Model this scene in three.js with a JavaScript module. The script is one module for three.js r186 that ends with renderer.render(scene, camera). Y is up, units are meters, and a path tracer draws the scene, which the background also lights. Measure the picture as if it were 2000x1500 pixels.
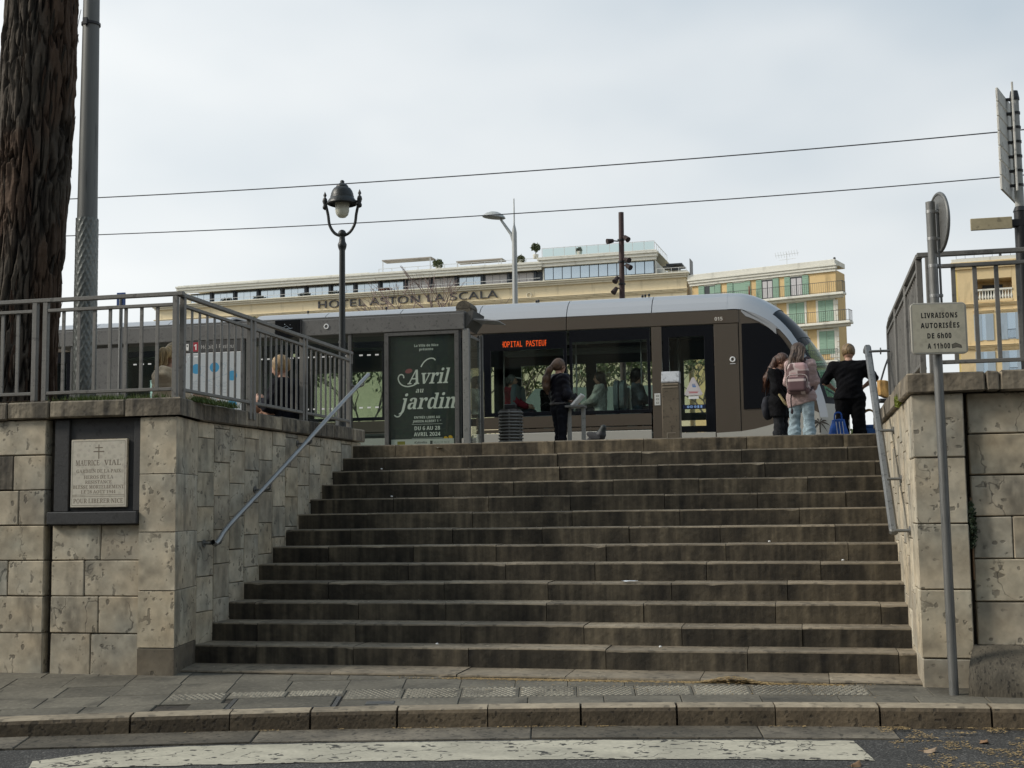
import * as THREE from 'three';
import { mergeGeometries } from 'three/addons/utils/BufferGeometryUtils.js';
import { FontLoader } from 'three/addons/loaders/FontLoader.js';
import { TextGeometry } from 'three/addons/geometries/TextGeometry.js';

// ---------------------------------------------------------------- camera, sky, sun, exposure
const scene = new THREE.Scene();
const camera = new THREE.PerspectiveCamera(33.39, 4 / 3, 0.1, 900);
camera.position.set(-0.839, 1.321, 10.169);
camera.rotation.set(0.0961, 0.2249, -0.0126, 'YXZ');
scene.add(camera);
const renderer = new THREE.WebGLRenderer({ antialias: true });
renderer.setSize(1024, 768);
renderer.toneMapping = THREE.LinearToneMapping;
renderer.toneMappingExposure = 1.2;
renderer.shadowMap.enabled = true;

const SUN = new THREE.Vector3(-0.78, 0.55, 0.28).normalize();
const SUN_POWER = 2.0, SUN_SOFT = 22;
const sun = new THREE.DirectionalLight(new THREE.Color(1.0, 0.93, 0.82), SUN_POWER);
sun.position.copy(SUN).multiplyScalar(120); sun.name = 'sun';
sun.castShadow = true; sun.shadow.radius = SUN_SOFT; sun.shadow.mapSize.set(2048, 2048);
Object.assign(sun.shadow.camera, { left: -60, right: 60, top: 60, bottom: -60, near: 1, far: 320 });
scene.add(sun); scene.add(sun.target);

// ---------------------------------------------------------------- noise
function rng(a) { return () => { a |= 0; a = a + 0x6D2B79F5 | 0; let t = Math.imul(a ^ a >>> 15, 1 | a); t = t + Math.imul(t ^ t >>> 7, 61 | t) ^ t; return ((t ^ t >>> 14) >>> 0) / 4294967296; }; }
const rnd = rng(77);
const rr = (a, b) => a + (b - a) * rnd();
const hash = (x, y, s) => { let h = Math.imul(x, 374761393) + Math.imul(y, 668265263) + Math.imul(s, 974634777); h = Math.imul(h ^ h >>> 13, 1274126177); return ((h ^ h >>> 16) >>> 0) / 4294967296; };
const md = (a, n) => ((a % n) + n) % n;
function vn(x, y, px, py, s = 1) {
  const ix = Math.floor(x), iy = Math.floor(y); let fx = x - ix, fy = y - iy; fx = fx * fx * (3 - 2 * fx); fy = fy * fy * (3 - 2 * fy);
  const x0 = md(ix, px), x1 = md(ix + 1, px), y0 = md(iy, py), y1 = md(iy + 1, py);
  const a = hash(x0, y0, s), b = hash(x1, y0, s), c = hash(x0, y1, s), d = hash(x1, y1, s);
  return a + (b - a) * fx + (c - a) * fy + (a - b - c + d) * fx * fy;
}
function fbm(u, v, fx, fy, o, s = 1) { let t = 0, w = 0.5, n = 0; for (let i = 0; i < o; i++) { t += w * vn(u * fx, v * fy, fx, fy, s + i); n += w; w *= 0.5; fx *= 2; fy *= 2; } return t / n; }
const sm = (a, b, x) => { const t = Math.min(1, Math.max(0, (x - a) / (b - a))); return t * t * (3 - 2 * t); };
const mix = (a, b, t) => a + (b - a) * t;

// sky: one hazy overcast dome, brighter towards the veiled sun, bluer away from it
{
  const W = 1024, H = 512, d = new Float32Array(W * H * 4), v = new THREE.Vector3();
  for (let j = 0; j < H; j++) for (let i = 0; i < W; i++) {
    const el = ((j + 0.5) / H - 0.5) * Math.PI, az = ((i + 0.5) / W - 0.5) * 2 * Math.PI;
    v.set(Math.cos(az) * Math.cos(el), Math.sin(el), Math.sin(az) * Math.cos(el));
    const c = Math.max(0, v.dot(SUN)), up = Math.max(0, v.y);
    const n = fbm(i / W, j / H, 14, 18, 6, 9), n2 = fbm(i / W, j / H, 7, 9, 4, 31);
    const hz = Math.exp(-up * 3.0), glow = 0.2 * Math.pow(c, 2) + 0.5 * Math.pow(c, 8) - 0.12 * v.x;
    const cl = (n - 0.5) * 0.46 + (n2 - 0.5) * 0.62 + 0.02;
    const f = [0.27, 0.365, 0.465], g = [0.755, 0.78, 0.775];
    for (let k = 0; k < 3; k++) {
      let L = mix(f[k], g[k], Math.min(1, hz * 0.95 + 0.04)) + glow * [1, 0.97, 0.9][k] + cl * [1.2, 1, 0.78][k];
      if (v.y < 0) L = mix(L, 0.16, Math.min(1, -v.y * 12));
      d[(j * W + i) * 4 + k] = L;
    }
    d[(j * W + i) * 4 + 3] = 1;
  }
  const t = new THREE.DataTexture(d, W, H, THREE.RGBAFormat, THREE.FloatType);
  t.mapping = THREE.EquirectangularReflectionMapping; t.magFilter = t.minFilter = THREE.LinearFilter; t.wrapS = THREE.RepeatWrapping; t.needsUpdate = true;
  scene.background = t; scene.environment = t; scene.environmentIntensity = 1;
}

// ---------------------------------------------------------------- textures and materials
function tex(n, f, size, bump = true) {            // f(u, v) -> [r, g, b, height], sRGB 0..1; size in metres
  const c = new Uint8Array(n * n * 4), h = new Uint8Array(n * n * 4);
  for (let j = 0; j < n; j++) for (let i = 0; i < n; i++) {
    const r = f((i + 0.5) / n, (j + 0.5) / n), o = (j * n + i) * 4;
    for (let k = 0; k < 3; k++) { c[o + k] = Math.max(0, Math.min(255, r[k] * 255)); h[o + k] = Math.max(0, Math.min(255, (r[3] ?? 0.5) * 255)); }
    c[o + 3] = h[o + 3] = 255;
  }
  const mk = (a, s) => { const t = new THREE.DataTexture(a, n, n); t.wrapS = t.wrapT = THREE.RepeatWrapping; t.magFilter = THREE.LinearFilter; t.minFilter = THREE.LinearMipmapLinearFilter; t.generateMipmaps = true; if (s) t.colorSpace = THREE.SRGBColorSpace; t.repeat.set(1 / size, 1 / size); t.needsUpdate = true; return t; };
  return { map: mk(c, true), bumpMap: bump ? mk(h, false) : null };
}
const std = (p) => new THREE.MeshStandardMaterial({ roughness: 0.85, metalness: 0, ...p });
const phy = (p) => new THREE.MeshPhysicalMaterial({ roughness: 0.5, metalness: 0, ...p });
const lin = (r, g, b) => new THREE.Color().setRGB(r, g, b);
const tm = (t, col, p = {}) => std({ map: t.map, bumpMap: t.bumpMap, bumpScale: 0.004, color: col, ...p });

const ridge = (n, w) => 1 - sm(0, w, Math.abs(n - 0.5));
const limestone = tex(1024, (u, v) => {
  const a = fbm(u, v, 4, 4, 6, 3), b = fbm(u, v, 24, 24, 4, 11), w = fbm(u, v, 3, 3, 3, 21) * 0.12, st = fbm(u, v, 10, 3, 5, 41);
  const vein = ridge(fbm(u + w, v + w, 5, 5, 5, 51), 0.012) * sm(0.45, 0.62, fbm(u, v, 3, 3, 2, 61));
  const pit = sm(0.69, 0.78, fbm(u, v, 40, 40, 3, 71)) * sm(0.44, 0.66, a) , hole = sm(0.76, 0.82, fbm(u, v, 17, 19, 4, 73));
  let l = 0.66 + (a - 0.5) * 0.34 + (b - 0.5) * 0.22 - sm(0.5, 0.74, st) * 0.15 - sm(0.56, 0.7, fbm(u, v, 4, 3, 5, 45)) * 0.08;
  l *= 1 - 0.3 * vein - 0.28 * pit - 0.3 * hole; l = 0.05 + l;
  const warm = (fbm(u, v, 5, 5, 4, 81) - 0.5) * 0.09;
  return [l * (1.01 + warm), l * 0.96, l * (0.862 - warm), 0.55 + (b - 0.5) * 0.5 - pit * 0.4 - hole * 0.5 - vein * 0.35];
}, 1.7);
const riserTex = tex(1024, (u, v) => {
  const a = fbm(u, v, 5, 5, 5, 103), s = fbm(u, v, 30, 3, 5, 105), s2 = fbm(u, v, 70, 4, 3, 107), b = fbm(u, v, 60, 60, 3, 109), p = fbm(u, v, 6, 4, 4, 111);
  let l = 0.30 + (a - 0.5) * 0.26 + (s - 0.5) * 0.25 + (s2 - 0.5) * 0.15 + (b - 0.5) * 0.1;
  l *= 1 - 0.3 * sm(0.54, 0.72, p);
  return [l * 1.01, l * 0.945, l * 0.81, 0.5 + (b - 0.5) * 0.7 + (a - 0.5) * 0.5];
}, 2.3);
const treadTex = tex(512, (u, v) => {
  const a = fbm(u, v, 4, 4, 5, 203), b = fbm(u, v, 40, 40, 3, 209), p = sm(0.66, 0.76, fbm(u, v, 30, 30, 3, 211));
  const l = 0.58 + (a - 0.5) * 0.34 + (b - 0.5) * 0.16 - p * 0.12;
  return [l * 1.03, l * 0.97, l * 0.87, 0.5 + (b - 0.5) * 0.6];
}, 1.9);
const paveTex = tex(512, (u, v) => {
  const a = fbm(u, v, 3, 3, 5, 303), b = fbm(u, v, 60, 60, 3, 309), sp = sm(0.74, 0.8, fbm(u, v, 50, 50, 2, 315)), st = sm(0.6, 0.75, fbm(u, v, 7, 7, 4, 317));
  const l = 0.47 + (a - 0.5) * 0.24 + (b - 0.5) * 0.12 + sp * 0.08 - st * 0.08;
  return [l * 1.01, l * 0.99, l * 0.93, 0.5 + (b - 0.5) * 0.7];
}, 1.5);
const asphaltTex = tex(512, (u, v) => {
  const a = fbm(u, v, 3, 3, 4, 403), b = fbm(u, v, 90, 90, 2, 409), g = sm(0.62, 0.8, fbm(u, v, 110, 110, 1, 411));
  const l = 0.235 + (a - 0.5) * 0.12 + (b - 0.5) * 0.16 + g * 0.16;
  return [l * 1.02, l, l * 0.96, 0.4 + (b - 0.5) * 0.9 + g * 0.3];
}, 0.9);
const paintTex = tex(1024, (u, v) => {
  const a = fbm(u, v, 4, 8, 5, 503), w = (fbm(u, v, 8, 8, 3, 505) - 0.5) * 0.1, c = ridge(fbm(u + w, v - w, 9, 7, 4, 507), 0.022) * sm(0.36, 0.42, fbm(u, v, 6, 5, 3, 509)), d = sm(0.68, 0.74, fbm(u, v, 22, 26, 4, 511)), b = fbm(u, v, 70, 70, 2, 513);
  const k = Math.max(c, d * 0.9), l = mix(0.80 + (a - 0.5) * 0.22 + (b - 0.5) * 0.1, 0.22, k);
  return [l, l * 0.985, l * 0.93, 0.7 - k * 0.6 + (b - 0.5) * 0.3];
}, 1.35);
const concTex = tex(512, (u, v) => {
  const a = fbm(u, v, 4, 4, 6, 603), b = fbm(u, v, 50, 50, 3, 607), p = sm(0.7, 0.78, fbm(u, v, 34, 34, 2, 609));
  const l = 0.5 + (a - 0.5) * 0.36 + (b - 0.5) * 0.14 - p * 0.15;
  return [l * 1.03, l * 0.98, l * 0.89, 0.5 + (b - 0.5) * 0.6 - p * 0.3];
}, 1.1);
const plasterTex = tex(512, (u, v) => {
  const a = fbm(u, v, 3, 3, 5, 703), s = fbm(u, v, 14, 3, 4, 705), b = fbm(u, v, 40, 40, 3, 707);
  const l = 0.93 + (a - 0.5) * 0.1 - sm(0.6, 0.85, s) * 0.12 + (b - 0.5) * 0.04; return [l, l, l * 0.99, 0.5 + (b - 0.5) * 0.4];
}, 7);
const metalTex = tex(512, (u, v) => {
  const a = fbm(u, v, 4, 4, 5, 803), b = fbm(u, v, 50, 50, 3, 807), s = sm(0.66, 0.75, fbm(u, v, 20, 20, 4, 809));
  const l = 0.9 + (a - 0.5) * 0.16 + (b - 0.5) * 0.08 - s * 0.16; return [l, l, l * 0.99, 0.5 + (b - 0.5) * 0.5];
}, 0.8);
const clothTex = tex(256, (u, v) => {
  const a = fbm(u, v, 5, 4, 4, 903), b = fbm(u, v, 32, 32, 2, 907); const l = 0.86 + (a - 0.5) * 0.5 + (b - 0.5) * 0.1; return [l, l, l, 0.5 + (a - 0.5) * 1.2];
}, 0.35);
const hairTex = tex(256, (u, v) => { const a = fbm(u, v, 40, 3, 3, 913), b = fbm(u, v, 4, 4, 3, 917); const l = 0.75 + (a - 0.5) * 0.7 + (b - 0.5) * 0.3; return [l, l, l, a]; }, 0.25);

const stoneTints = [[0.84, 0.825, 0.79], [0.78, 0.765, 0.735], [0.89, 0.87, 0.83], [0.73, 0.72, 0.70], [0.82, 0.79, 0.73], [0.69, 0.685, 0.675]];
const STONE = stoneTints.map((c) => tm(limestone, lin(...c.map((x) => x * 1.08)), { bumpScale: 0.006 }));
const STONE_DARK = tm(limestone, lin(0.29, 0.275, 0.255), { bumpScale: 0.005 });
const COPING = [[2.5, 2.4, 2.4], [3.1, 3.0, 2.95], [1.9, 1.85, 1.9]].map((c) => tm(riserTex, lin(...c), { bumpScale: 0.009 }));
const MORTAR = tm(concTex, lin(0.22, 0.2, 0.18));
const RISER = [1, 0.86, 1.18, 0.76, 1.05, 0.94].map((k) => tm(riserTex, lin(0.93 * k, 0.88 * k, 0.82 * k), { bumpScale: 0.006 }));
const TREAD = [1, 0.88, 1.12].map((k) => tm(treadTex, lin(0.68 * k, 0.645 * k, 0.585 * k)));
const PAVE = [1, 0.93, 1.05, 0.97].map((k) => tm(paveTex, lin(0.6 * k, 0.565 * k, 0.495 * k)));
const KERBF = [1, 0.85, 1.15].map((k) => tm(concTex, lin(0.54 * k, 0.455 * k, 0.355 * k), { bumpScale: 0.006 }));
const KERBT = [1, 0.88, 1.1].map((k) => tm(treadTex, lin(1.0 * k, 0.95 * k, 0.86 * k)));
const ASPHALT = tm(asphaltTex, lin(0.9, 0.9, 0.9), { bumpScale: 0.006, roughness: 0.95 });
const CONC = tm(concTex, lin(0.62, 0.6, 0.56)), CONC_DARK = tm(concTex, lin(0.42, 0.4, 0.36));
const PAINT = tm(paintTex, lin(0.74, 0.71, 0.63), { bumpScale: 0.003, roughness: 0.7 });
const RAIL = tm(metalTex, lin(0.235, 0.225, 0.21), { bumpScale: 0.001, roughness: 0.55, metalness: 0.15 });
const STEEL = tm(metalTex, lin(0.42, 0.42, 0.42), { bumpScale: 0.001, roughness: 0.38, metalness: 0.7 });
const GALV = tm(metalTex, lin(0.24, 0.24, 0.235), { bumpScale: 0.002, roughness: 0.5, metalness: 0.5 });
const DARKGREY = tm(metalTex, lin(0.105, 0.102, 0.098), { bumpScale: 0.001, roughness: 0.5 });
const MIDGREY = tm(metalTex, lin(0.16, 0.155, 0.15), { bumpScale: 0.001, roughness: 0.5 });
const BLACK = std({ color: lin(0.012, 0.012, 0.013), roughness: 0.45 });
const IRON = tm(metalTex, lin(0.016, 0.019, 0.018), { bumpScale: 0.004, roughness: 0.4 });
const WHITE = std({ color: lin(0.75, 0.75, 0.74), roughness: 0.5 });
const GLASS = phy({ color: lin(0.82, 0.88, 0.86), transmission: 1, thickness: 0, roughness: 0.03, ior: 1.45 });

// ---------------------------------------------------------------- geometry helpers
const V = (x, y, z) => new THREE.Vector3(x, y, z);
function geo(pos, uv, nor, idx) {
  const g = new THREE.BufferGeometry();
  g.setAttribute('position', new THREE.Float32BufferAttribute(pos, 3));
  g.setAttribute('uv', new THREE.Float32BufferAttribute(uv ?? new Array(pos.length / 3 * 2).fill(0), 2));
  if (idx) g.setIndex(idx);
  if (nor) g.setAttribute('normal', new THREE.Float32BufferAttribute(nor, 3)); else g.computeVertexNormals();
  return g;
}
function flat(g) { const h = g.index ? g.toNonIndexed() : g; for (const k of Object.keys(h.attributes)) if (!['position', 'normal', 'uv', 'color'].includes(k)) h.deleteAttribute(k); return h; }
function mg(list) {
  const a = list.map(flat), col = a.some((g) => g.attributes.color);
  for (const g of a) {
    if (!g.attributes.uv) g.setAttribute('uv', new THREE.Float32BufferAttribute(new Float32Array(g.attributes.position.count * 2), 2));
    if (!g.attributes.normal) g.computeVertexNormals();
    if (col && !g.attributes.color) g.setAttribute('color', new THREE.Float32BufferAttribute(new Float32Array(g.attributes.position.count * 3).fill(1), 3));
    g.clearGroups();
  }
  return mergeGeometries(a);
}
// box with chamfered edges, uv in metres; groups: 0 = faces towards +z, 1 = the rest
function cbox(w, h, d, b = 0.006, o = {}) {
  const S = [w / 2, h / 2, d / 2], jit = {}, pos = [[], []], uv = [[], []], ou = o.uv ?? [rnd() * 7, rnd() * 7];
  const v = (c, ax) => { const k = c.join(); jit[k] ??= [0, 0, 0].map(() => (o.j ? rr(-o.j, o.j) : 0)); return c.map((s, i) => s * (S[i] - (i === ax ? 0 : b)) + jit[k][i]); };
  const put = (pts) => {
    const A = V(...pts[0]), n = V(...pts[1]).sub(A).cross(V(...pts[2]).sub(A)), cen = V(0, 0, 0); pts.forEach((p) => cen.add(V(...p)));
    if (n.dot(cen) < 0) { pts = [...pts].reverse(); n.negate(); }
    const a = [Math.abs(n.x), Math.abs(n.y), Math.abs(n.z)], m = a.indexOf(Math.max(...a)), s = o.split && m === 2 && n.z > 0 && a[2] > n.length() * 0.9 ? 0 : 1;
    for (let i = 1; i < pts.length - 1; i++) for (const p of [pts[0], pts[i], pts[i + 1]]) {
      pos[s].push(...p); uv[s].push((m === 0 ? p[2] : p[0]) + ou[0], (m === 1 ? p[2] : p[1]) + ou[1]);
    }
  };
  const sg = [-1, 1];
  for (let ax = 0; ax < 3; ax++) {
    const [p, q] = [0, 1, 2].filter((i) => i !== ax);
    for (const s of sg) { const c = (i, j) => { const r = []; r[ax] = s; r[p] = i; r[q] = j; return r; }; put([v(c(-1, -1), ax), v(c(1, -1), ax), v(c(1, 1), ax), v(c(-1, 1), ax)]); }
    if (b > 0) for (const i of sg) for (const j of sg) { const c = (k) => { const r = []; r[ax] = k; r[p] = i; r[q] = j; return r; }; put([v(c(-1), p), v(c(1), p), v(c(1), q), v(c(-1), q)]); }
  }
  if (b > 0) for (const i of sg) for (const j of sg) for (const k of sg) { const c = [i, j, k]; put([v(c, 0), v(c, 1), v(c, 2)]); }
  const g = geo([...pos[0], ...pos[1]], [...uv[0], ...uv[1]]);
  if (o.split) { g.addGroup(0, pos[0].length / 3, 0); g.addGroup(pos[0].length / 3, pos[1].length / 3, 1); }
  return g;
}
const bx = (x0, x1, y0, y1, z0, z1, b = 0.004, o = {}) => cbox(x1 - x0, y1 - y0, z1 - z0, b, o).translate((x0 + x1) / 2, (y0 + y1) / 2, (z0 + z1) / 2);
function rod(a, b, r1, r2 = r1, seg = 10, caps = true) {
  a = V(...a); b = V(...b); const d = b.clone().sub(a), g = new THREE.CylinderGeometry(r2, r1, d.length(), seg, 1, !caps);
  g.applyQuaternion(new THREE.Quaternion().setFromUnitVectors(V(0, 1, 0), d.clone().normalize())); g.translate((a.x + b.x) / 2, (a.y + b.y) / 2, (a.z + b.z) / 2); return g;
}
function bar(a, b, w, h, bev = 0.003) {             // rectangular bar from a to b, w sideways, h upwards
  a = V(...a); b = V(...b); const d = b.clone().sub(a), L = d.length(), g = cbox(w, h, L, bev), m = new THREE.Matrix4();
  const z = d.normalize(), x = Math.abs(z.y) > 0.999 ? V(1, 0, 0) : V(0, 1, 0).cross(z).normalize(), y = z.clone().cross(x);
  m.makeBasis(x, y, z); g.applyMatrix4(m); g.translate((a.x + b.x) / 2, (a.y + b.y) / 2, (a.z + b.z) / 2); return g;
}
const tube = (pts, r, seg = 24, rad = 8) => new THREE.TubeGeometry(new THREE.CatmullRomCurve3(pts.map((p) => V(...p))), seg, r, rad, false);
const lathe = (pts, seg = 24) => new THREE.LatheGeometry(pts.map((p) => new THREE.Vector2(p[0], p[1])), seg);
const ball = (x, y, z, r, sx = 1, sy = 1, sz = 1, seg = 12) => new THREE.SphereGeometry(r, seg, Math.max(6, seg * 0.7 | 0)).scale(sx, sy, sz).translate(x, y, z);
const shapeOf = (pts) => new THREE.Shape(pts.map((p) => new THREE.Vector2(p[0], p[1])));
const ext = (pts, depth, bev = 0, holes = []) => { const s = shapeOf(pts); holes.forEach((h) => s.holes.push(new THREE.Path(h.map((p) => new THREE.Vector2(p[0], p[1]))))); return new THREE.ExtrudeGeometry(s, { depth, bevelEnabled: bev > 0, bevelSize: bev, bevelThickness: bev, bevelSegments: 1, curveSegments: 8 }); };
function rrect(w, h, r, n = 5) { const p = []; for (const [cx, cy, a] of [[w / 2 - r, h / 2 - r, 0], [-w / 2 + r, h / 2 - r, 1], [-w / 2 + r, -h / 2 + r, 2], [w / 2 - r, -h / 2 + r, 3]]) for (let i = 0; i <= n; i++) { const t = (a + i / n) * Math.PI / 2; p.push([cx + r * Math.cos(t), cy + r * Math.sin(t)]); } return p; }
function grid(nu, nv, f, uvs = [1, 1]) {           // parametric sheet
  const pos = [], uv = [], idx = [];
  for (let j = 0; j <= nv; j++) for (let i = 0; i <= nu; i++) { pos.push(...f(i / nu, j / nv)); uv.push(i / nu * uvs[0], j / nv * uvs[1]); }
  for (let j = 0; j < nv; j++) for (let i = 0; i < nu; i++) { const a = j * (nu + 1) + i, b = a + 1, c = a + nu + 1, d = c + 1; idx.push(a, b, d, a, d, c); }
  return geo(pos, uv, null, idx);
}
// slab over a quad (corner points [x, z] in order), top heights from yf(x, z), edges drawn in and rounded
function slab(q, yf, thick, gap, bev = 0.006) {
  const cx = q.reduce((s, p) => s + p[0], 0) / 4, cz = q.reduce((s, p) => s + p[1], 0) / 4;
  const ins = (p, e) => { const dx = cx - p[0], dz = cz - p[1], l = Math.hypot(dx, dz); return [p[0] + dx / l * e * 1.41, p[1] + dz / l * e * 1.41]; };
  const o = q.map((p) => ins(p, gap)), i = q.map((p) => ins(p, gap + bev)), pos = [], uv = [], ou = [rnd() * 5, rnd() * 5];
  const T = (a, b, c) => { const n = V(...b).sub(V(...a)).cross(V(...c).sub(V(...a))), m = V((a[0] + b[0] + c[0]) / 3 - cx, (a[1] + b[1] + c[1]) / 3 - (yf(cx, cz) - thick), (a[2] + b[2] + c[2]) / 3 - cz); const t = n.dot(m) < 0 ? [a, c, b] : [a, b, c]; const a1 = Math.abs(n.x), a2 = Math.abs(n.y), a3 = Math.abs(n.z); for (const p of t) { pos.push(...p); uv.push((a2 < a1 && a3 <= a1 ? p[2] : p[0]) + ou[0], (a2 >= a1 && a2 >= a3 ? p[2] : p[1]) + ou[1]); } };
  const dy = rr(-0.003, 0.003), I = i.map((p) => [p[0], yf(...p) + dy, p[1]]), O = o.map((p) => [p[0], yf(...p) - bev + dy, p[1]]), B = o.map((p) => [p[0], yf(...p) - thick, p[1]]);
  T(I[0], I[1], I[2]); T(I[0], I[2], I[3]);
  for (let k = 0; k < 4; k++) { const n = (k + 1) % 4; T(I[k], I[n], O[n]); T(I[k], O[n], O[k]); T(O[k], O[n], B[n]); T(O[k], B[n], B[k]); }
  return geo(pos, uv);
}
// signed-distance surfaces (surface nets) for bodies, clothes, hair, bags
function sdf(f, lo, hi, cell, colorf) {
  const n = [0, 1, 2].map((k) => Math.ceil((hi[k] - lo[k]) / cell) + 1), val = new Float32Array(n[0] * n[1] * n[2]), id = new Int32Array(val.length).fill(-1), at = (i, j, k) => i + n[0] * (j + n[1] * k);
  const B = 4;                                      // coarse blocks first; only blocks near the surface are sampled finely
  for (let K = 0; K < n[2]; K += B) for (let J = 0; J < n[1]; J += B) for (let I = 0; I < n[0]; I += B) {
    const d = f(lo[0] + (I + 1.5) * cell, lo[1] + (J + 1.5) * cell, lo[2] + (K + 1.5) * cell), far = Math.abs(d) > cell * 5.5;
    for (let k = K; k < Math.min(K + B, n[2]); k++) for (let j = J; j < Math.min(J + B, n[1]); j++) for (let i = I; i < Math.min(I + B, n[0]); i++) val[at(i, j, k)] = far ? d : f(lo[0] + i * cell, lo[1] + j * cell, lo[2] + k * cell);
  }
  const c = new Float64Array(8), OFF = [0, 1, 2, 3, 4, 5, 6, 7].map((b) => (b & 1) + n[0] * ((b >> 1 & 1) + n[1] * (b >> 2))), pos = [], idx = [], E = [[0, 1], [2, 3], [4, 5], [6, 7], [0, 2], [1, 3], [4, 6], [5, 7], [0, 4], [1, 5], [2, 6], [3, 7]];
  for (let k = 0; k < n[2] - 1; k++) for (let j = 0; j < n[1] - 1; j++) for (let i = 0; i < n[0] - 1; i++) {
    let m = 0; const q0 = i + n[0] * (j + n[1] * k); for (let b = 0; b < 8; b++) { const t = val[q0 + OFF[b]]; c[b] = t; if (t < 0) m |= 1 << b; }
    if (m === 0 || m === 255) continue;
    let x = 0, y = 0, z = 0, q = 0; for (const [a, b] of E) if (c[a] < 0 !== c[b] < 0) { const t = c[a] / (c[a] - c[b]); x += mix(a & 1, b & 1, t); y += mix(a >> 1 & 1, b >> 1 & 1, t); z += mix(a >> 2, b >> 2, t); q++; }
    id[at(i, j, k)] = pos.length / 3; pos.push(lo[0] + (i + x / q) * cell, lo[1] + (j + y / q) * cell, lo[2] + (k + z / q) * cell);
  }
  const quad = (a, b, c, d, s) => { if (a < 0 || b < 0 || c < 0 || d < 0) return; if (s) idx.push(a, b, c, a, c, d); else idx.push(a, c, b, a, d, c); };
  for (let k = 1; k < n[2] - 1; k++) for (let j = 1; j < n[1] - 1; j++) for (let i = 1; i < n[0] - 1; i++) {
    const s = val[at(i, j, k)] < 0;
    if (s !== val[at(i + 1, j, k)] < 0) quad(id[at(i, j - 1, k - 1)], id[at(i, j, k - 1)], id[at(i, j, k)], id[at(i, j - 1, k)], s);
    if (s !== val[at(i, j + 1, k)] < 0) quad(id[at(i - 1, j, k - 1)], id[at(i - 1, j, k)], id[at(i, j, k)], id[at(i, j, k - 1)], s);
    if (s !== val[at(i, j, k + 1)] < 0) quad(id[at(i - 1, j - 1, k)], id[at(i, j - 1, k)], id[at(i, j, k)], id[at(i - 1, j, k)], s);
  }
  const uv = []; for (let p = 0; p < pos.length; p += 3) uv.push(pos[p] + pos[p + 2], pos[p + 1]);
  const g = geo(pos, uv, null, idx);
  if (colorf) { const c = []; for (let p = 0; p < pos.length; p += 3) c.push(...colorf(pos[p], pos[p + 1], pos[p + 2])); g.setAttribute('color', new THREE.Float32BufferAttribute(c, 3)); }
  return g;
}
const smin = (a, b, k) => { const h = Math.max(k - Math.abs(a - b), 0) / k; return Math.min(a, b) - h * h * k * 0.25; };
function cap(x, y, z, B) { const [a, ra, b, rb] = B, dx = b[0] - a[0], dy = b[1] - a[1], dz = b[2] - a[2], t = Math.min(1, Math.max(0, ((x - a[0]) * dx + (y - a[1]) * dy + (z - a[2]) * dz) / (dx * dx + dy * dy + dz * dz + 1e-9))); const ux = x - a[0] - dx * t, uy = y - a[1] - dy * t, uz = z - a[2] - dz * t; return Math.sqrt(ux * ux + uy * uy + uz * uz) - ra - (rb - ra) * t; }
const ell = (x, y, z, c, r) => { const ux = (x - c[0]) / r[0], uy = (y - c[1]) / r[1], uz = (z - c[2]) / r[2], k = Math.sqrt(ux * ux + uy * uy + uz * uz); return (k - 1) * Math.min(...r); };
const bones = (list, k) => (x, y, z) => { let d = 1e3; for (const b of list) d = smin(d, cap(x, y, z, b), k); return d; };
function bound(list, m) { const lo = [1e9, 1e9, 1e9], hi = [-1e9, -1e9, -1e9]; for (const [a, ra, b, rb] of list) for (let k = 0; k < 3; k++) { lo[k] = Math.min(lo[k], a[k] - ra - m, b[k] - rb - m); hi[k] = Math.max(hi[k], a[k] + ra + m, b[k] + rb + m); } return [lo, hi]; }

// ---------------------------------------------------------------- objects
const used = {};
const numbered = (n) => { used[n] = (used[n] ?? -1) + 1; return used[n] ? n + '_' + String(used[n]).padStart(3, '0') : n; };
function tag(o, label, category, group, kind) { if (label) o.userData.label = label; if (category) o.userData.category = category; if (group) o.userData.group = group; if (kind) o.userData.kind = kind; return o; }
function thing(name, label, category, at = [0, 0, 0], turn = 0, group) { const g = new THREE.Group(); g.name = numbered(name); g.position.set(...at); g.rotation.y = turn; scene.add(g); return tag(g, label, category, group); }
function part(name, g, m, parent, label) { const o = new THREE.Mesh(g ?? undefined, m ?? undefined); o.name = name; o.castShadow = o.receiveShadow = true; parent.add(o); if (label) o.userData.label = label; return o; }
function sub(name, parent) { const g = new THREE.Group(); g.name = name; parent.add(g); return g; }
function struct(name, label) { const g = new THREE.Group(); g.name = numbered(name); scene.add(g); return tag(g, label, null, null, 'structure'); }
function copyOf(o, at, turn, label, group) { const c = o.clone(); c.name = numbered(o.name.replace(/_\d{3}$/, '')); c.position.set(...at); c.rotation.y = turn; scene.add(c); if (label) c.userData.label = label; if (group) c.userData.group = group; return c; }
function canvasTex(w, h, draw) { const c = document.createElement('canvas'); c.width = w; c.height = h; const x = c.getContext('2d'); draw(x, w, h); const t = new THREE.CanvasTexture(c); t.colorSpace = THREE.SRGBColorSpace; t.magFilter = THREE.LinearFilter; return t; }
function face(w, h) { const g = new THREE.PlaneGeometry(w, h); return g; }
const choose = (a) => a[Math.floor(rnd() * a.length) % a.length];
const TACT = tm(paveTex, lin(1.25, 1.2, 1.1));
const RISER_TOP = [1, 0.85, 1.15].map((k) => tm(riserTex, lin(1.7 * k, 1.55 * k, 1.38 * k), { bumpScale: 0.006 }));

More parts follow.
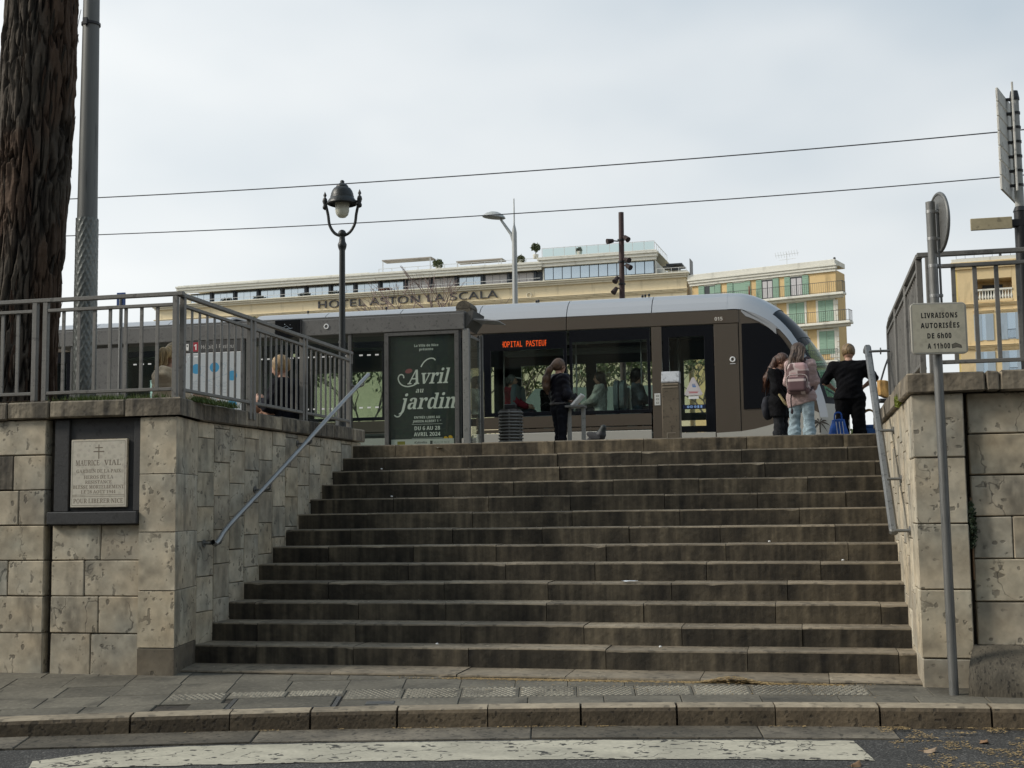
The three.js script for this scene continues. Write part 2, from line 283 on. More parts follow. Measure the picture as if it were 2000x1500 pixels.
// ================================================================ LARGE STRUCTURE
const TOP = 2.08, RISE = 0.16, GO = 0.329, XR = -0.06;
const kz = (x) => 0.02397 * x * x - 0.07057 * x + 1.0789, kd = (x) => 0.04794 * x - 0.07057;
const W = (s, t) => { const d = kd(s), l = Math.hypot(1, d); return [s + t * d / l, kz(s) - t / l]; };   // t metres from the kerb line towards the wall
const py = (x, z) => -0.022 - 0.016 * z;
const ROADY = -0.178;

{ // road: asphalt sheet to the horizon behind the camera, gutter strip, zebra stripe
  const road = struct('road', 'dark grey asphalt road in the foreground');
  const A = []; for (let i = 0; i <= 60; i++) A.push(-150 + 300 * i / 60);
  const zAt = (x) => (x < -9 || x > 3 ? kz(x < -9 ? -9 : 3) + (x < -9 ? (x + 9) * -0.45 : 0) : kz(x));
  const xs = [-150, -60, -20, -12]; for (let x = -9; x <= 3.01; x += 0.4) xs.push(x); xs.push(8, 20, 60, 150);
  const pos = [], uv = [], idx = [];
  xs.forEach((x, i) => { for (const [k, z] of [zAt(x) - 0.1, zAt(x) + 1.5, 260].entries()) { const yy = ROADY - (k === 2 ? 0 : 0); pos.push(x, yy, z); uv.push(x, z); } if (i) { const a = (i - 1) * 3, b = i * 3; for (const k of [0, 1]) idx.push(a + k, a + k + 1, b + k + 1, a + k, b + k + 1, b + k); } });
  part('asphalt', geo(pos, uv, null, idx), ASPHALT, road);
  for (let i = 0, s = -9.2; s < -0.36; i++) { const L = rr(1.4, 2.2), e = Math.min(s + L, -0.35), w1 = 0.43; part('gutter_slab', slab([W(s, 0.02), W(e, 0.02), W(e, -w1), W(s, -w1)].map((p) => p), () => ROADY + 0.012, 0.1, 0.003, 0.004), i % 2 ? CONC : CONC_DARK, road); s = e; }
  // stripe: 4 mm sheet along the gutter, worn ends
  const q = [], u2 = [], ix = [], N = 48;
  for (let i = 0; i <= N; i++) { const s = mix(-5.75, -0.66, i / N), endL = Math.max(0, 1 - i / 9), n1 = (hash(i, 3, 5) - 0.5) * 0.025, n2 = (hash(i, 4, 5) - 0.5) * 0.03, t0 = -0.5 - endL * endL * 0.36 + n1, t1 = -1.12 + n2; for (const t of [t0, t1]) { const p = W(s + (t === t1 ? 0.04 : 0), t); q.push(p[0], ROADY + 0.005, p[1]); u2.push(p[0], p[1]); } if (i) { const a = i * 2 - 2; ix.push(a, a + 1, a + 3, a, a + 3, a + 2); } }
  part('zebra_stripe', geo(q, u2, null, ix), PAINT, road, 'white zebra stripe with cracked worn paint');
}
{ // kerb and pavement
  const kerb = struct('kerb', 'stone kerb between pavement and road');
  const joints = [-9.4, -8.2, -7.1, -6.3, -5.35, -4.72, -4.2, -3.62, -3.02, -2.4, -1.75, -1.1, -0.42, 0.3, 1.0, 1.7, 2.6];
  for (let i = 0; i < joints.length - 1; i++) {
    const s0 = joints[i], s1 = joints[i + 1], st = part('kerb_stone', null, null, kerb), N = 3, g0 = i % 3 ? 0.004 : 0.011;
    // cross-section swept along the kerb line: rounded arris, front face slightly battered
    const prof = [[0.17, 0], [0.03, 0], [0.008, -0.008], [-0.003, -0.03], [-0.012, -0.2]], gt = [], gf = [], ut = [], uf = [], ou = rnd() * 5;
    for (let k = 0; k < N; k++) for (let j = 0; j < prof.length - 1; j++) {
      const a = mix(s0 + g0, s1 - g0, k / N), b = mix(s0 + g0, s1 - g0, (k + 1) / N), P = (s, p) => { const [x, z] = W(s, p[0]); return [x, py(x, z) + 0.004 + p[1], z]; };
      const p = [P(a, prof[j]), P(b, prof[j]), P(b, prof[j + 1]), P(a, prof[j + 1])], T = j < 2 ? [gt, ut] : [gf, uf];
      for (const [m, n, o] of [[0, 2, 1], [0, 3, 2]]) for (const c of [m, n, o]) { T[0].push(...p[c]); T[1].push(p[c][0] + ou, p[c][1] + p[c][2] * (j < 2 ? 1 : 0.2)); }
    }
    for (const [s, dir] of [[s0 + g0, 1], [s1 - g0, -1]]) { const P = (p) => { const [x, z] = W(s, p[0]); return [x, py(x, z) + 0.004 + p[1], z]; }; for (let j = 1; j < prof.length - 1; j++) for (const c of [prof[0], prof[j], prof[j + 1]]) { gf.push(...P(c)); uf.push(0, 0); } }
    const g = geo([...gt, ...gf], [...ut, ...uf]); g.addGroup(0, gt.length / 3, 0); g.addGroup(gt.length / 3, gf.length / 3, 1);
    st.geometry = g; st.material = [choose(KERBT), choose(KERBF)];
  }
  part('bedding', grid(60, 1, (u, v) => { const [x, z] = W(mix(-9.4, 2.6, u), 0.05); return [x, py(x, z) - 0.03 - 0.3 * v, z]; }), MORTAR, kerb);
  const pav = struct('pavement', 'grey paved footway in front of the steps');
  const yf = (x, z) => py(x, z), under = part('bedding', grid(20, 6, (u, v) => { const [x, z] = W(mix(-11, 4, u), mix(0.12, 3.4, v)); return [x, py(x, z) - 0.012, z]; }, [10, 3]), MORTAR, pav);
  const rows = [[0.17, 0.48], [0.93, 1.45], [1.45, 2.05], [2.05, 2.7]];
  const cover = [-4.78, -4.05];
  for (const [r, [t0, t1]] of rows.entries()) for (let s = -9.3 + r * 0.2; s < 1.9;) {
    const L = rr(0.36, 0.44) * (r === 0 ? 1.25 : 1), e = s + L;
    if (!(r === 0 && s < cover[1] && e > cover[0])) part('paving_slab', slab([W(s, t0), W(e, t0), W(e, t1), W(s, t1)], yf, 0.06, 0.002, 0.004), choose(PAVE), pav);
    s = e;
  }
  for (const [a, b] of [[-5.05, -4.79], [-4.04, -3.7]]) part('paving_slab', slab([W(a, 0.17), W(b, 0.17), W(b, 0.48), W(a, 0.48)], yf, 0.06, 0.004), choose(PAVE), pav);
  // warning strip of embossed slabs along the kerb, worn at the left end
  for (let s = -9.3; s < 1.9;) {
    const e = s + 0.405;
    const inBand = s > -5.6 && s < -0.75, t0 = 0.48, t1 = 0.93;
    if (s < cover[1] && e > cover[0] && s > -5) { // narrowed beside the cover
      part('paving_slab', slab([W(s, 0.66), W(e, 0.66), W(e, t1), W(s, t1)], yf, 0.06, 0.003), choose(PAVE), pav);
    } else part('paving_slab', slab([W(s, t0), W(e, t0), W(e, t1), W(s, t1)], yf, 0.06, 0.002, 0.004), inBand ? PAVE[2] : choose(PAVE), pav);
    if (inBand) {
      const pos = [], uv = []; let tr = []; const nx = 9, nt = 9, a0 = s < cover[1] && e > cover[0] && s > -5 ? 0.68 : t0 + 0.02;
      for (let i = 0; i < nx; i++) for (let j = 0; j < nt; j++) {
        const gone = fbm(s * 0.13 + i * 0.012 + 7, j * 0.07, 8, 8, 3, 17); if (gone > 0.72 || (s < -4.9 && j < (1 - (s + 5.6) / 0.7) * 5)) continue;
        const sc = mix(s + 0.02, e - 0.02, (i + (j % 2 ? 0.75 : 0.25)) / nx), tc = mix(a0, t1 - 0.02, (j + 0.5) / nt), h = 0.007, R = 0.0185;
        const c = W(sc, tc), y0 = py(...c); const ring = []; for (let k = 0; k < 6; k++) { const an = k / 6 * 6.283; ring.push([c[0] + Math.cos(an) * R, y0 - 0.001, c[1] + Math.sin(an) * R * 0.8]); }
        const up = ring.map((p) => [mix(c[0], p[0], 0.5), y0 + h, mix(c[1], p[2], 0.5)]);
        for (let k = 0; k < 6; k++) { const n = (k + 1) % 6; for (const p of [ring[k], up[k], up[n], ring[k], up[n], ring[n], up[k], [c[0], y0 + h, c[1]], up[n]]) { pos.push(...p); uv.push(p[0], p[2]); } }
      }
      if (pos.length) { const o = part('tactile_bumps', geo(pos, uv), TACT, pav); o.userData.kind = 'stuff'; }
    }
    s = e;
  }
  // cast cover in its frame
  const mc = thing('manhole_cover', 'flat grey rectangular manhole cover set in the pavement by the kerb', 'manhole cover');
  part('plate', slab([W(-4.755, 0.2), W(-4.08, 0.2), W(-4.08, 0.63), W(-4.755, 0.63)], (x, z) => py(x, z) + 0.002, 0.05, 0.006, 0.004), PAVE[1], mc);
  const fr = (a, b, c, d) => slab([W(a, c), W(b, c), W(b, d), W(a, d)], (x, z) => py(x, z) + 0.001, 0.05, 0.001, 0.002);
  part('frame', mg([fr(-4.785, -4.755, 0.175, 0.655), fr(-4.08, -4.05, 0.175, 0.655), fr(-4.755, -4.08, 0.175, 0.2), fr(-4.755, -4.08, 0.63, 0.655)]), DARKGREY, mc);
  const sv = thing('valve_cover', 'small dark iron valve cover set in the pavement near the kerb', 'cover');
  part('lid', slab([W(-3.86, 0.24), W(-3.66, 0.24), W(-3.66, 0.36), W(-3.86, 0.36)], (x, z) => py(x, z) + 0.004, 0.03, 0.001, 0.004), DARKGREY, sv);
}
// one block of a step: worn nosing with small chips; group 0 the riser, group 1 the tread and arris
function stepBlock(x0, x1, y0, y1, z0, z1) {
  const N = Math.max(4, Math.round((x1 - x0) / 0.07)), A = [[], []], U = [[], []], ou = rnd() * 7, ov = rnd() * 7, sd = Math.floor(rnd() * 900);
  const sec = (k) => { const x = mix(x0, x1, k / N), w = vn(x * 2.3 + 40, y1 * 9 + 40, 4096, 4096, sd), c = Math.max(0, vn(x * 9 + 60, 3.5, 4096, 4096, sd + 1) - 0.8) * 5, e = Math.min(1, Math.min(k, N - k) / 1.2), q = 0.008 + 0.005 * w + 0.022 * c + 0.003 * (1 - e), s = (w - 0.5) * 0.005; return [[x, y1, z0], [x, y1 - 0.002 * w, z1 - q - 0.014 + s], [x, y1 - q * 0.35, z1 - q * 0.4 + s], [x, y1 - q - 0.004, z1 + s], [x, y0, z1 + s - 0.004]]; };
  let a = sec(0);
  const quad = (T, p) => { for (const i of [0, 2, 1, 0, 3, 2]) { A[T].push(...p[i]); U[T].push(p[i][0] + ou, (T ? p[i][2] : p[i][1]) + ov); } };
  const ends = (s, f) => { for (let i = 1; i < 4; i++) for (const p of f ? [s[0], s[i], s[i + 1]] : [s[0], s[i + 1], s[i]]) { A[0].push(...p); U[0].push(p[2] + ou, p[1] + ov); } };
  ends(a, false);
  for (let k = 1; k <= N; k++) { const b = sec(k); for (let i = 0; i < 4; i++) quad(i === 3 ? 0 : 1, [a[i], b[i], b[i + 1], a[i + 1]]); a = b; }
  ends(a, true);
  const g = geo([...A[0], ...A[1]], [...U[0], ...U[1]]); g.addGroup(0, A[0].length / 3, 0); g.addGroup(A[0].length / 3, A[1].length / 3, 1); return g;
}
{ // staircase: thirteen rows of stone blocks and a sill stone at the foot
  const st = struct('staircase', 'wide flight of worn dark stone steps');
  const left = () => -6.125;
  for (let i = 0; i <= 13; i++) {
    const row = sub('step', st), z1 = i === 0 ? 0.14 : -i * GO, z0 = z1 - (i === 13 ? 0.6 : i === 0 ? 0.6 : GO + 0.06), y1 = i === 13 ? TOP : i * RISE, y0 = i === 0 ? -0.2 : y1 - RISE - 0.004;
    let x = left(z1) - 0.14 - rr(0, 0.5);
    while (x < XR + 0.1) {
      const L = rr(0.82, 1.16), e = Math.min(x + L, XR + 0.12), xa = Math.max(x, left(z1) - 0.2), dz = rr(-0.005, 0.005), dy = rr(-0.004, 0.003);
      if (e - xa > 0.06) {
        const g = stepBlock(xa + 0.003, e - 0.003, y0 + dy, y1 + dy, z0 + dz, z1 + dz);
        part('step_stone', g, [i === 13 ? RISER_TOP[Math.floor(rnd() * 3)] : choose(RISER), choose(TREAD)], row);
      }
      x = e;
    }
  }
  part('core', mg(Array.from({ length: 12 }, (_, k) => bx(-6.4, 0.05, k * RISE - 0.3, (k + 1) * RISE - 0.03, -5, -(k + 1) * GO - 0.14, 0))), MORTAR, st);
}
{ // upper square behind and beside the stairs
  const up = struct('plaza', 'raised paved square behind the steps'), y = TOP - 0.012;
  const sheet = (x0, x1, z0, z1, yy = y) => geo([x0, yy, z0, x1, yy, z0, x1, yy, z1, x0, yy, z1], [x0, z0, x1, z0, x1, z1, x0, z1], null, [0, 2, 1, 0, 3, 2]);
  part('paving', mg([sheet(-160, 160, -170, -4.7), sheet(-160, -6.28, -4.7, 0.1), sheet(0.16, 160, -4.7, 0.0)]), tm(paveTex, lin(0.75, 0.72, 0.66)), up);
  part('platform', bx(-40, 10, TOP - 0.2, TOP + 0.22, -13.86, -12.6, 0.02), CONC, up);
  part('track_bed', bx(-60, 30, TOP - 0.2, TOP + 0.04, -20.6, -13.9, 0.01), CONC_DARK, up);
}
// ---------------------------------------------------------------- retaining walls
const LWX = (z) => -6.125 - 0.006 * (z + 0.33);        // stair-side face of the wall beside the steps
{
  const w = thing('retaining_wall', 'pale limestone wall with a tiled side beside the left edge of the steps', 'wall');
  part('wall_core', mg([bx(-14, -6.2, -0.4, 2.12, -4.6, 0.24, 0), bx(-40, -14, -0.4, 2.28, -4.6, 0.3, 0)]), MORTAR, w);
  const F = 0.33, C = [0, 0.31, 0.62, 0.92, 1.22, 1.52, 1.82, 2.125];
  const block = (x0, x1, y0, y1, z0, z1, m) => part('stone_block', bx(x0 + 0.003, x1 - 0.003, y0 + 0.003, y1 - 0.003, z0, z1 + rr(-0.004, 0.004), 0.007, { j: 0.0025 }), m ?? choose(STONE), w);
  // outer bay left of the groove, with the joints the wall has
  const J = [[-9.1, -8.2], [-9.4, -8.5], [-9.0, -8.2, -7.55], [-9.3, -8.4], [-9.2, -8.3, -7.46], [-9.4, -8.3, -7.52], [-9.2, -8.4]];
  for (let c = 0; c < 7; c++) { const xs = [-11.6, -10.6, ...J[c], -7.205]; for (let k = 0; k < xs.length - 1; k++) block(xs[k], xs[k + 1], c ? C[c] : -0.1, C[c + 1], 0.2, F, c === 5 && k === xs.length - 3 ? COPING[2] : undefined); }
  // middle bay under the plaque frame
  for (const [c, x] of [[0, -6.76], [1, -6.69], [2, -6.83], [3, -6.68]]) for (const [a, b] of [[-7.14, x], [x, -6.31]]) block(a, b, c ? C[c] : -0.1, C[c + 1], 0.2, F - 0.012);
  // corner pilaster, its stones returning round the corner
  for (const [a, b, m] of [[-0.1, 0.2, STONE_DARK], [0.2, 0.67, STONE[4]], [0.67, 1.155, STONE[0]], [1.155, 1.64, STONE[1]], [1.64, 2.125, STONE[0]]]) part('stone_block', slab([[-6.31, F + 0.02], [-5.975, F + 0.02], [-6.122, -0.335], [-6.31, -0.335]], () => b - 0.003, b - a - 0.006, 0.002, 0.008), m, w);
  // side face: upright tiles in columns, one column per step
  const ang = Math.atan(-0.006);
  for (let k = 0; k < 13; k++) {
    const za = -0.34 - k * GO * 0.985, zb = Math.max(-4.6, za - GO * 0.985), yl = Math.max(-0.1, (-(za) / GO - 1.2) * RISE), off = [0.12, 0.22, 0.03, 0.16, 0.27][k % 5];
    let y = Math.floor(yl / 0.31) * 0.31 - 0.31 + off;
    while (y < 2.12) { const e = Math.min(y + 0.31, 2.125), a = Math.max(y, yl - 0.2); if (e - a > 0.012) { const g = bx(-0.1, rr(-0.003, 0.003), a + 0.003, e - 0.003, -(za - zb) + 0.003, -0.003, 0.005, { j: 0.002 }); g.rotateY(ang); g.translate(LWX(za), 0, za); part('stone_tile', g, choose(STONE), w); } y += 0.31; }
  }
  // coping, front and along the steps
  const cop = (xs) => { for (let k = 0; k < xs.length - 1; k++) part('coping_stone', bx(xs[k] + 0.003, xs[k + 1] - 0.003, 2.13, 2.28 + rr(-0.006, 0.006), -0.12, F + 0.045, 0.012, { j: 0.004 }), choose(COPING), w); };
  cop([-11.6, -10.4, -9.3, -8.3, -7.57, -7.16, -6.44]);
  part('coping_stone', slab([[-6.44, F + 0.045], [-5.93, F + 0.045], [-6.075, -0.36], [-6.44, -0.36]], () => 2.278, 0.148, 0.002, 0.012), COPING[0], w);
  for (let z = -0.36, i = 0; z > -4.55; i++) { const L = i > 5 ? 0.5 : rr(0.5, 0.78), e = Math.max(z - L, -4.6); const g = bx(-0.42, 0.045, 2.13, 2.28 + rr(-0.006, 0.006), -(z - e) + 0.003, -0.003, 0.012, { j: 0.004 }); g.rotateY(ang); g.translate(LWX(z), 0, z); part('coping_stone', g, choose(COPING), w); z = e; }
}
{
  const w = thing('retaining_wall', 'pale limestone wall and square pier beside the right edge of the steps', 'wall');
  part('wall_core', mg([bx(0.05, 40, -0.4, 2.12, -4.6, 0.06, 0)]), MORTAR, w);
  const block = (x0, x1, y0, y1, z0, z1, m) => part('stone_block', bx(x0 + 0.003, x1 - 0.003, y0 + 0.003, y1 - 0.003, z0, z1 + rr(-0.004, 0.004), 0.007, { j: 0.0025 }), m ?? choose(STONE), w);
  for (const [a, b, m] of [[-0.1, 0.18, STONE[5]], [0.18, 0.68, STONE[4]], [0.68, 1.16, STONE[0]], [1.16, 1.65, STONE[1]], [1.65, 2.125, STONE[3]]]) block(-0.062, 0.31, a, b, -0.22, 0.2, m);
  const C = [-0.1, 0.27, 0.59, 0.9, 1.21, 1.515, 1.82, 2.125], J = [[1.3], [0.9], [1.5], [0.62], [1.2], [0.58 + 0.6], [1.6]];
  for (let c = 0; c < 7; c++) { const xs = [0.34, ...J[c], 2.3, 3.2]; for (let k = 0; k < xs.length - 1; k++) block(xs[k], xs[k + 1], C[c], C[c + 1], 0.0, 0.14, STONE[[4, 3, 4, 1, 3, 4, 1][c]]); }
  for (let k = 0; k < 14; k++) { // tiles of the stair-side face
    const za = -0.22 - k * GO * 0.97, zb = za - GO * 0.97, yl = Math.max(-0.1, (-za / GO - 1.2) * RISE), off = [0.2, 0.05, 0.14][k % 3]; let y = Math.floor(yl / 0.42) * 0.42 - 0.42 + off;
    while (y < 2.12) { const e = Math.min(y + 0.42, 2.125), a = Math.max(y, yl - 0.2); if (e - a > 0.012) part('stone_tile', bx(XR + rr(-0.003, 0.003), 0.06, a + 0.003, e - 0.003, zb + 0.003, za - 0.003, 0.005, { j: 0.002 }), choose(STONE), w); y += 0.42; }
  }
  const xs = [-0.1, 0.47, 0.57, 1.1, 2.0, 3.2]; for (let k = 0; k < xs.length - 1; k++) part('coping_stone', bx(xs[k] + 0.003, xs[k + 1] - 0.003, 2.13, 2.28 + rr(-0.006, 0.006), -0.3, 0.24, 0.012, { j: 0.004 }), choose(COPING), w);
  for (let z = -0.3; z > -4.5;) { const e = Math.max(z - rr(0.5, 0.8), -4.6); part('coping_stone', bx(-0.1, 0.34, 2.13, 2.28 + rr(-0.005, 0.005), e + 0.003, z - 0.003, 0.012, { j: 0.004 }), choose(COPING), w); z = e; }
  // sloping rendered footing at the base
  part('footing', grid(40, 14, (u, v) => {
    const x = mix(0.32, 4, u * u), k = Math.min(1, Math.max(0.0, (x - 0.12) / 0.5)), r = Math.sqrt(1 - (1 - k) * (1 - k)) * 0.5 + 0.5, d = 0.47 * r + 0.03;
    const a = v * Math.PI / 2, z = 0.13 + d * Math.pow(Math.sin(a), 0.9), y = -0.08 + 0.36 * Math.pow(Math.cos(a), 0.7) + 0.012 * (fbm(u * 2, v, 9, 5, 3, 71) - 0.5); return [x - (1 - k) * 0.18 * Math.sin(a), y, z];
  }, [4, 0.7]), CONC_DARK, w);
}
{ // memorial tablet in its dark surround
  const t = thing('memorial_plaque', 'engraved pale memorial tablet in a dark metal surround on the wall', 'plaque');
  const dk = tm(metalTex, lin(0.045, 0.045, 0.047), { bumpScale: 0.002, roughness: 0.6 });
  part('back_plate', bx(-7.14, -6.31, 1.33, 2.125, 0.2, 0.285, 0.004), dk, t);
  part('side_frame', bx(-7.14, -7.0, 1.33, 2.122, 0.285, 0.31, 0.006), dk, t); part('side_frame', bx(-6.39, -6.315, 1.33, 2.122, 0.285, 0.31, 0.006), dk, t);
  part('sill', bx(-7.16, -6.315, 1.222, 1.33, 0.2, 0.38, 0.008), dk, t);
  part('tablet', bx(-6.975, -6.445, 1.365, 1.945, 0.287, 0.318, 0.006), tm(limestone, lin(1.0, 0.97, 0.9), { roughness: 0.6 }), t);
  const T = canvasTex(640, 700, (x, w, h) => {
    x.fillStyle = '#c9c2b2'; x.fillRect(0, 0, w, h);
    const r = rng(5); for (let i = 0; i < 900; i++) { x.fillStyle = `rgba(${r() < 0.5 ? '90,82,70' : '225,220,206'},${r() * 0.12})`; x.beginPath(); x.arc(r() * w, r() * h, r() * 22, 0, 7); x.fill(); }
    x.strokeStyle = '#7d7364'; x.lineWidth = 5; x.strokeRect(16, 16, w - 32, h - 32); x.beginPath(); x.moveTo(16, 575); x.lineTo(w - 16, 575); x.moveTo(16, 592); x.lineTo(w - 16, 592); x.stroke();
    x.fillStyle = '#75695a'; x.textAlign = 'center';
    x.fillRect(w / 2 - 6, 50, 12, 150); x.fillRect(w / 2 - 44, 78, 88, 11); x.fillRect(w / 2 - 62, 118, 124, 12);
    const L = (s, y, p, ww) => { x.font = 'bold ' + p + 'px serif'; x.fillText(s, w / 2, y, ww); };
    x.font = 'bold 78px serif'; x.fillText('MAURICE', 190, 268, 280); x.fillText('VIAL', 480, 268, 200);
    L('GARDIEN DE LA PAIX', 345, 50, 520); L('HEROS DE LA', 408, 50, 380); L('RESISTANCE', 458, 48, 360); L('BLESSE MORTELLEMENT', 510, 50, 590); L('LE 28 AOUT 1944', 560, 48, 440); L('POUR LIBERER NICE', 660, 66, 580);
  });
  part('inscription', face(0.52, 0.57).translate(-6.71, 1.655, 0.3205), std({ map: T, roughness: 0.7 }), t);
}
{ // trees and buildings beyond are further down; planting bed behind the wall
  const bed = struct('planting_bed', 'bare earth bed behind the wall on the left');
  part('soil', grid(60, 24, (u, v) => { const x = mix(-14, -6.35, u), z = mix(-4.4, 0.2, v); return [x, TOP + 0.12 + 0.1 * fbm(u, v, 14, 8, 4, 55) + 0.05 * Math.exp(-((x + 8.2) ** 2 + (z + 0.9) ** 2)), z]; }, [8, 4]), tm(concTex, lin(0.2, 0.14, 0.09), { bumpScale: 0.02 }), bed);
}

// ================================================================ RAILINGS, HANDRAILS
// one panel from a to b (plan points [x, z]): two posts, three rails, upright bars
function panel(t, a, b, nb, o = {}) {
  const y0 = o.y0 ?? 2.2, d = Math.hypot(b[0] - a[0], b[1] - a[1]), P = (k, y) => [mix(a[0], b[0], k), y, mix(a[1], b[1], k)], turn = Math.atan2(b[0] - a[0], b[1] - a[1]);
  const upright = (k, ya, yb, w, dd) => cbox(w, yb - ya, dd, 0.003).rotateY(turn).translate(mix(a[0], b[0], k), (ya + yb) / 2, mix(a[1], b[1], k));
  const e = 0.022 / d;
  if (!o.noA) part('post', upright(e, y0, 3.17, 0.045, 0.045), RAIL, t);
  if (!o.noB) part('post', upright(1 - e, y0, 3.17, 0.045, 0.045), RAIL, t);
  const k0 = e * 2 + 0.0, k1 = 1 - k0;
  part('middle_rail', bar(P(k0, 3.095), P(k1, 3.095), 0.04, 0.028), RAIL, t);
  part('bottom_rail', bar(P(k0, 2.365), P(k1, 2.365), 0.04, 0.028), RAIL, t);
  for (let i = 1; i <= nb; i++) part('baluster', upright(mix(k0, k1, i / (nb + 1)), 2.379, 3.081, 0.014, 0.032), RAIL, t);
}
const topRail = (t, pts) => part('top_rail', mg(pts.slice(1).map((p, i) => bar([pts[i][0], 3.187, pts[i][1]], [p[0], 3.187, p[1]], 0.05, 0.034))), RAIL, t);
{
  const a = thing('railing', 'grey metal railing on the wall above the memorial plaque, in front of the tree', 'railing', [0, 0, 0], 0, null);
  const Z = 0.2;
  panel(a, [-6.05, Z], [-7.34, Z], 7); panel(a, [-7.40, Z], [-8.85, Z], 8); panel(a, [-8.91, Z], [-10.4, Z], 8); panel(a, [-10.46, Z], [-11.6, Z], 6);
  topRail(a, [[-6.0, Z], [-11.6, Z]]);
  const b = thing('railing', 'grey metal railing along the top of the tiled wall beside the lower handrail', 'railing');
  const X0 = (z) => -6.06 + 0.015 * z;
  const zs = [0.12, -1.33, -1.38, -2.72, -2.77, -4.22];
  for (let i = 0; i < 6; i += 2) panel(b, [X0(zs[i]), zs[i]], [X0(zs[i + 1]), zs[i + 1]], 8);
  topRail(b, [[X0(0.15), 0.18], [X0(-4.3), -4.3]]);
  part('end_drop', rod([X0(-4.3), 3.19, -4.3], [X0(-4.3), 3.06, -4.3], 0.016), RAIL, b);
  const c = thing('railing', 'grey metal railing on the wall behind the delivery sign, facing the street', 'railing');
  panel(c, [0.09, 0.13], [1.25, 0.13], 6); panel(c, [1.3, 0.13], [2.6, 0.13], 7); topRail(c, [[0.03, 0.13], [2.62, 0.13]]);
  const d = thing('railing', 'grey metal railing seen almost end-on beside the group of three people', 'railing');
  for (const [p, q] of [[0.06, -1.2], [-1.25, -2.5], [-2.55, -3.75]]) panel(d, [0.05, p], [0.05, q], 8);
  topRail(d, [[0.05, 0.08], [0.05, -3.4]]);
  part('end_bend', tube([[0.05, 3.187, -3.38], [0.05, 3.185, -3.6], [0.05, 3.13, -3.76], [0.05, 2.95, -3.78], [0.05, 2.3, -3.78]], 0.022, 30), RAIL, d);
}
{
  const h = thing('handrail', 'slanting steel handrail fixed to the tiled wall on the side by the plaque', 'handrail');
  const x = -5.955; part('rail', tube([[x, 1.05, -0.30], [x, 1.03, -0.36], [x, 1.07, -0.43], [x, 1.14, -0.53], [x, 1.6, -1.53], [x, 2.05, -2.5], [x, 2.5, -3.47], [x, 2.94, -4.43]], 0.024, 80, 12), STEEL, h);
  for (const [y, z] of [[1.11, -0.47], [1.6, -1.54], [2.1, -2.6], [2.86, -4.25]]) { const wx = LWX(z); part('bracket', mg([tube([[x, y - 0.02, z], [x, y - 0.06, z], [x - 0.02, y - 0.075, z], [wx, y - 0.075, z]], 0.011, 16), rod([wx - 0.002, y - 0.075, z], [wx + 0.008, y - 0.075, z], 0.035, 0.035, 14)]), GALV, h); }
  const k = thing('handrail', 'slanting grey handrail with square section on the pier side of the steps', 'handrail');
  part('rail', mg([bar([-0.18, 1.08, -0.49], [-0.18, 2.93, -3.52], 0.068, 0.06, 0.016), bar([-0.18, 2.93, -3.52], [-0.18, 2.93, -3.9], 0.06, 0.055, 0.012)]), GALV, k);
  for (const [y, z] of [[1.1, -0.42], [1.52, -1.1], [1.97, -1.85], [2.86, -3.3]]) part('bracket', mg([rod([-0.18, y, z], [y > 2.3 ? 0.03 : -0.056, y, z], 0.013), rod([-0.07, y, z], [-0.058, y, z], 0.035, 0.035, 14)]), GALV, k);
}
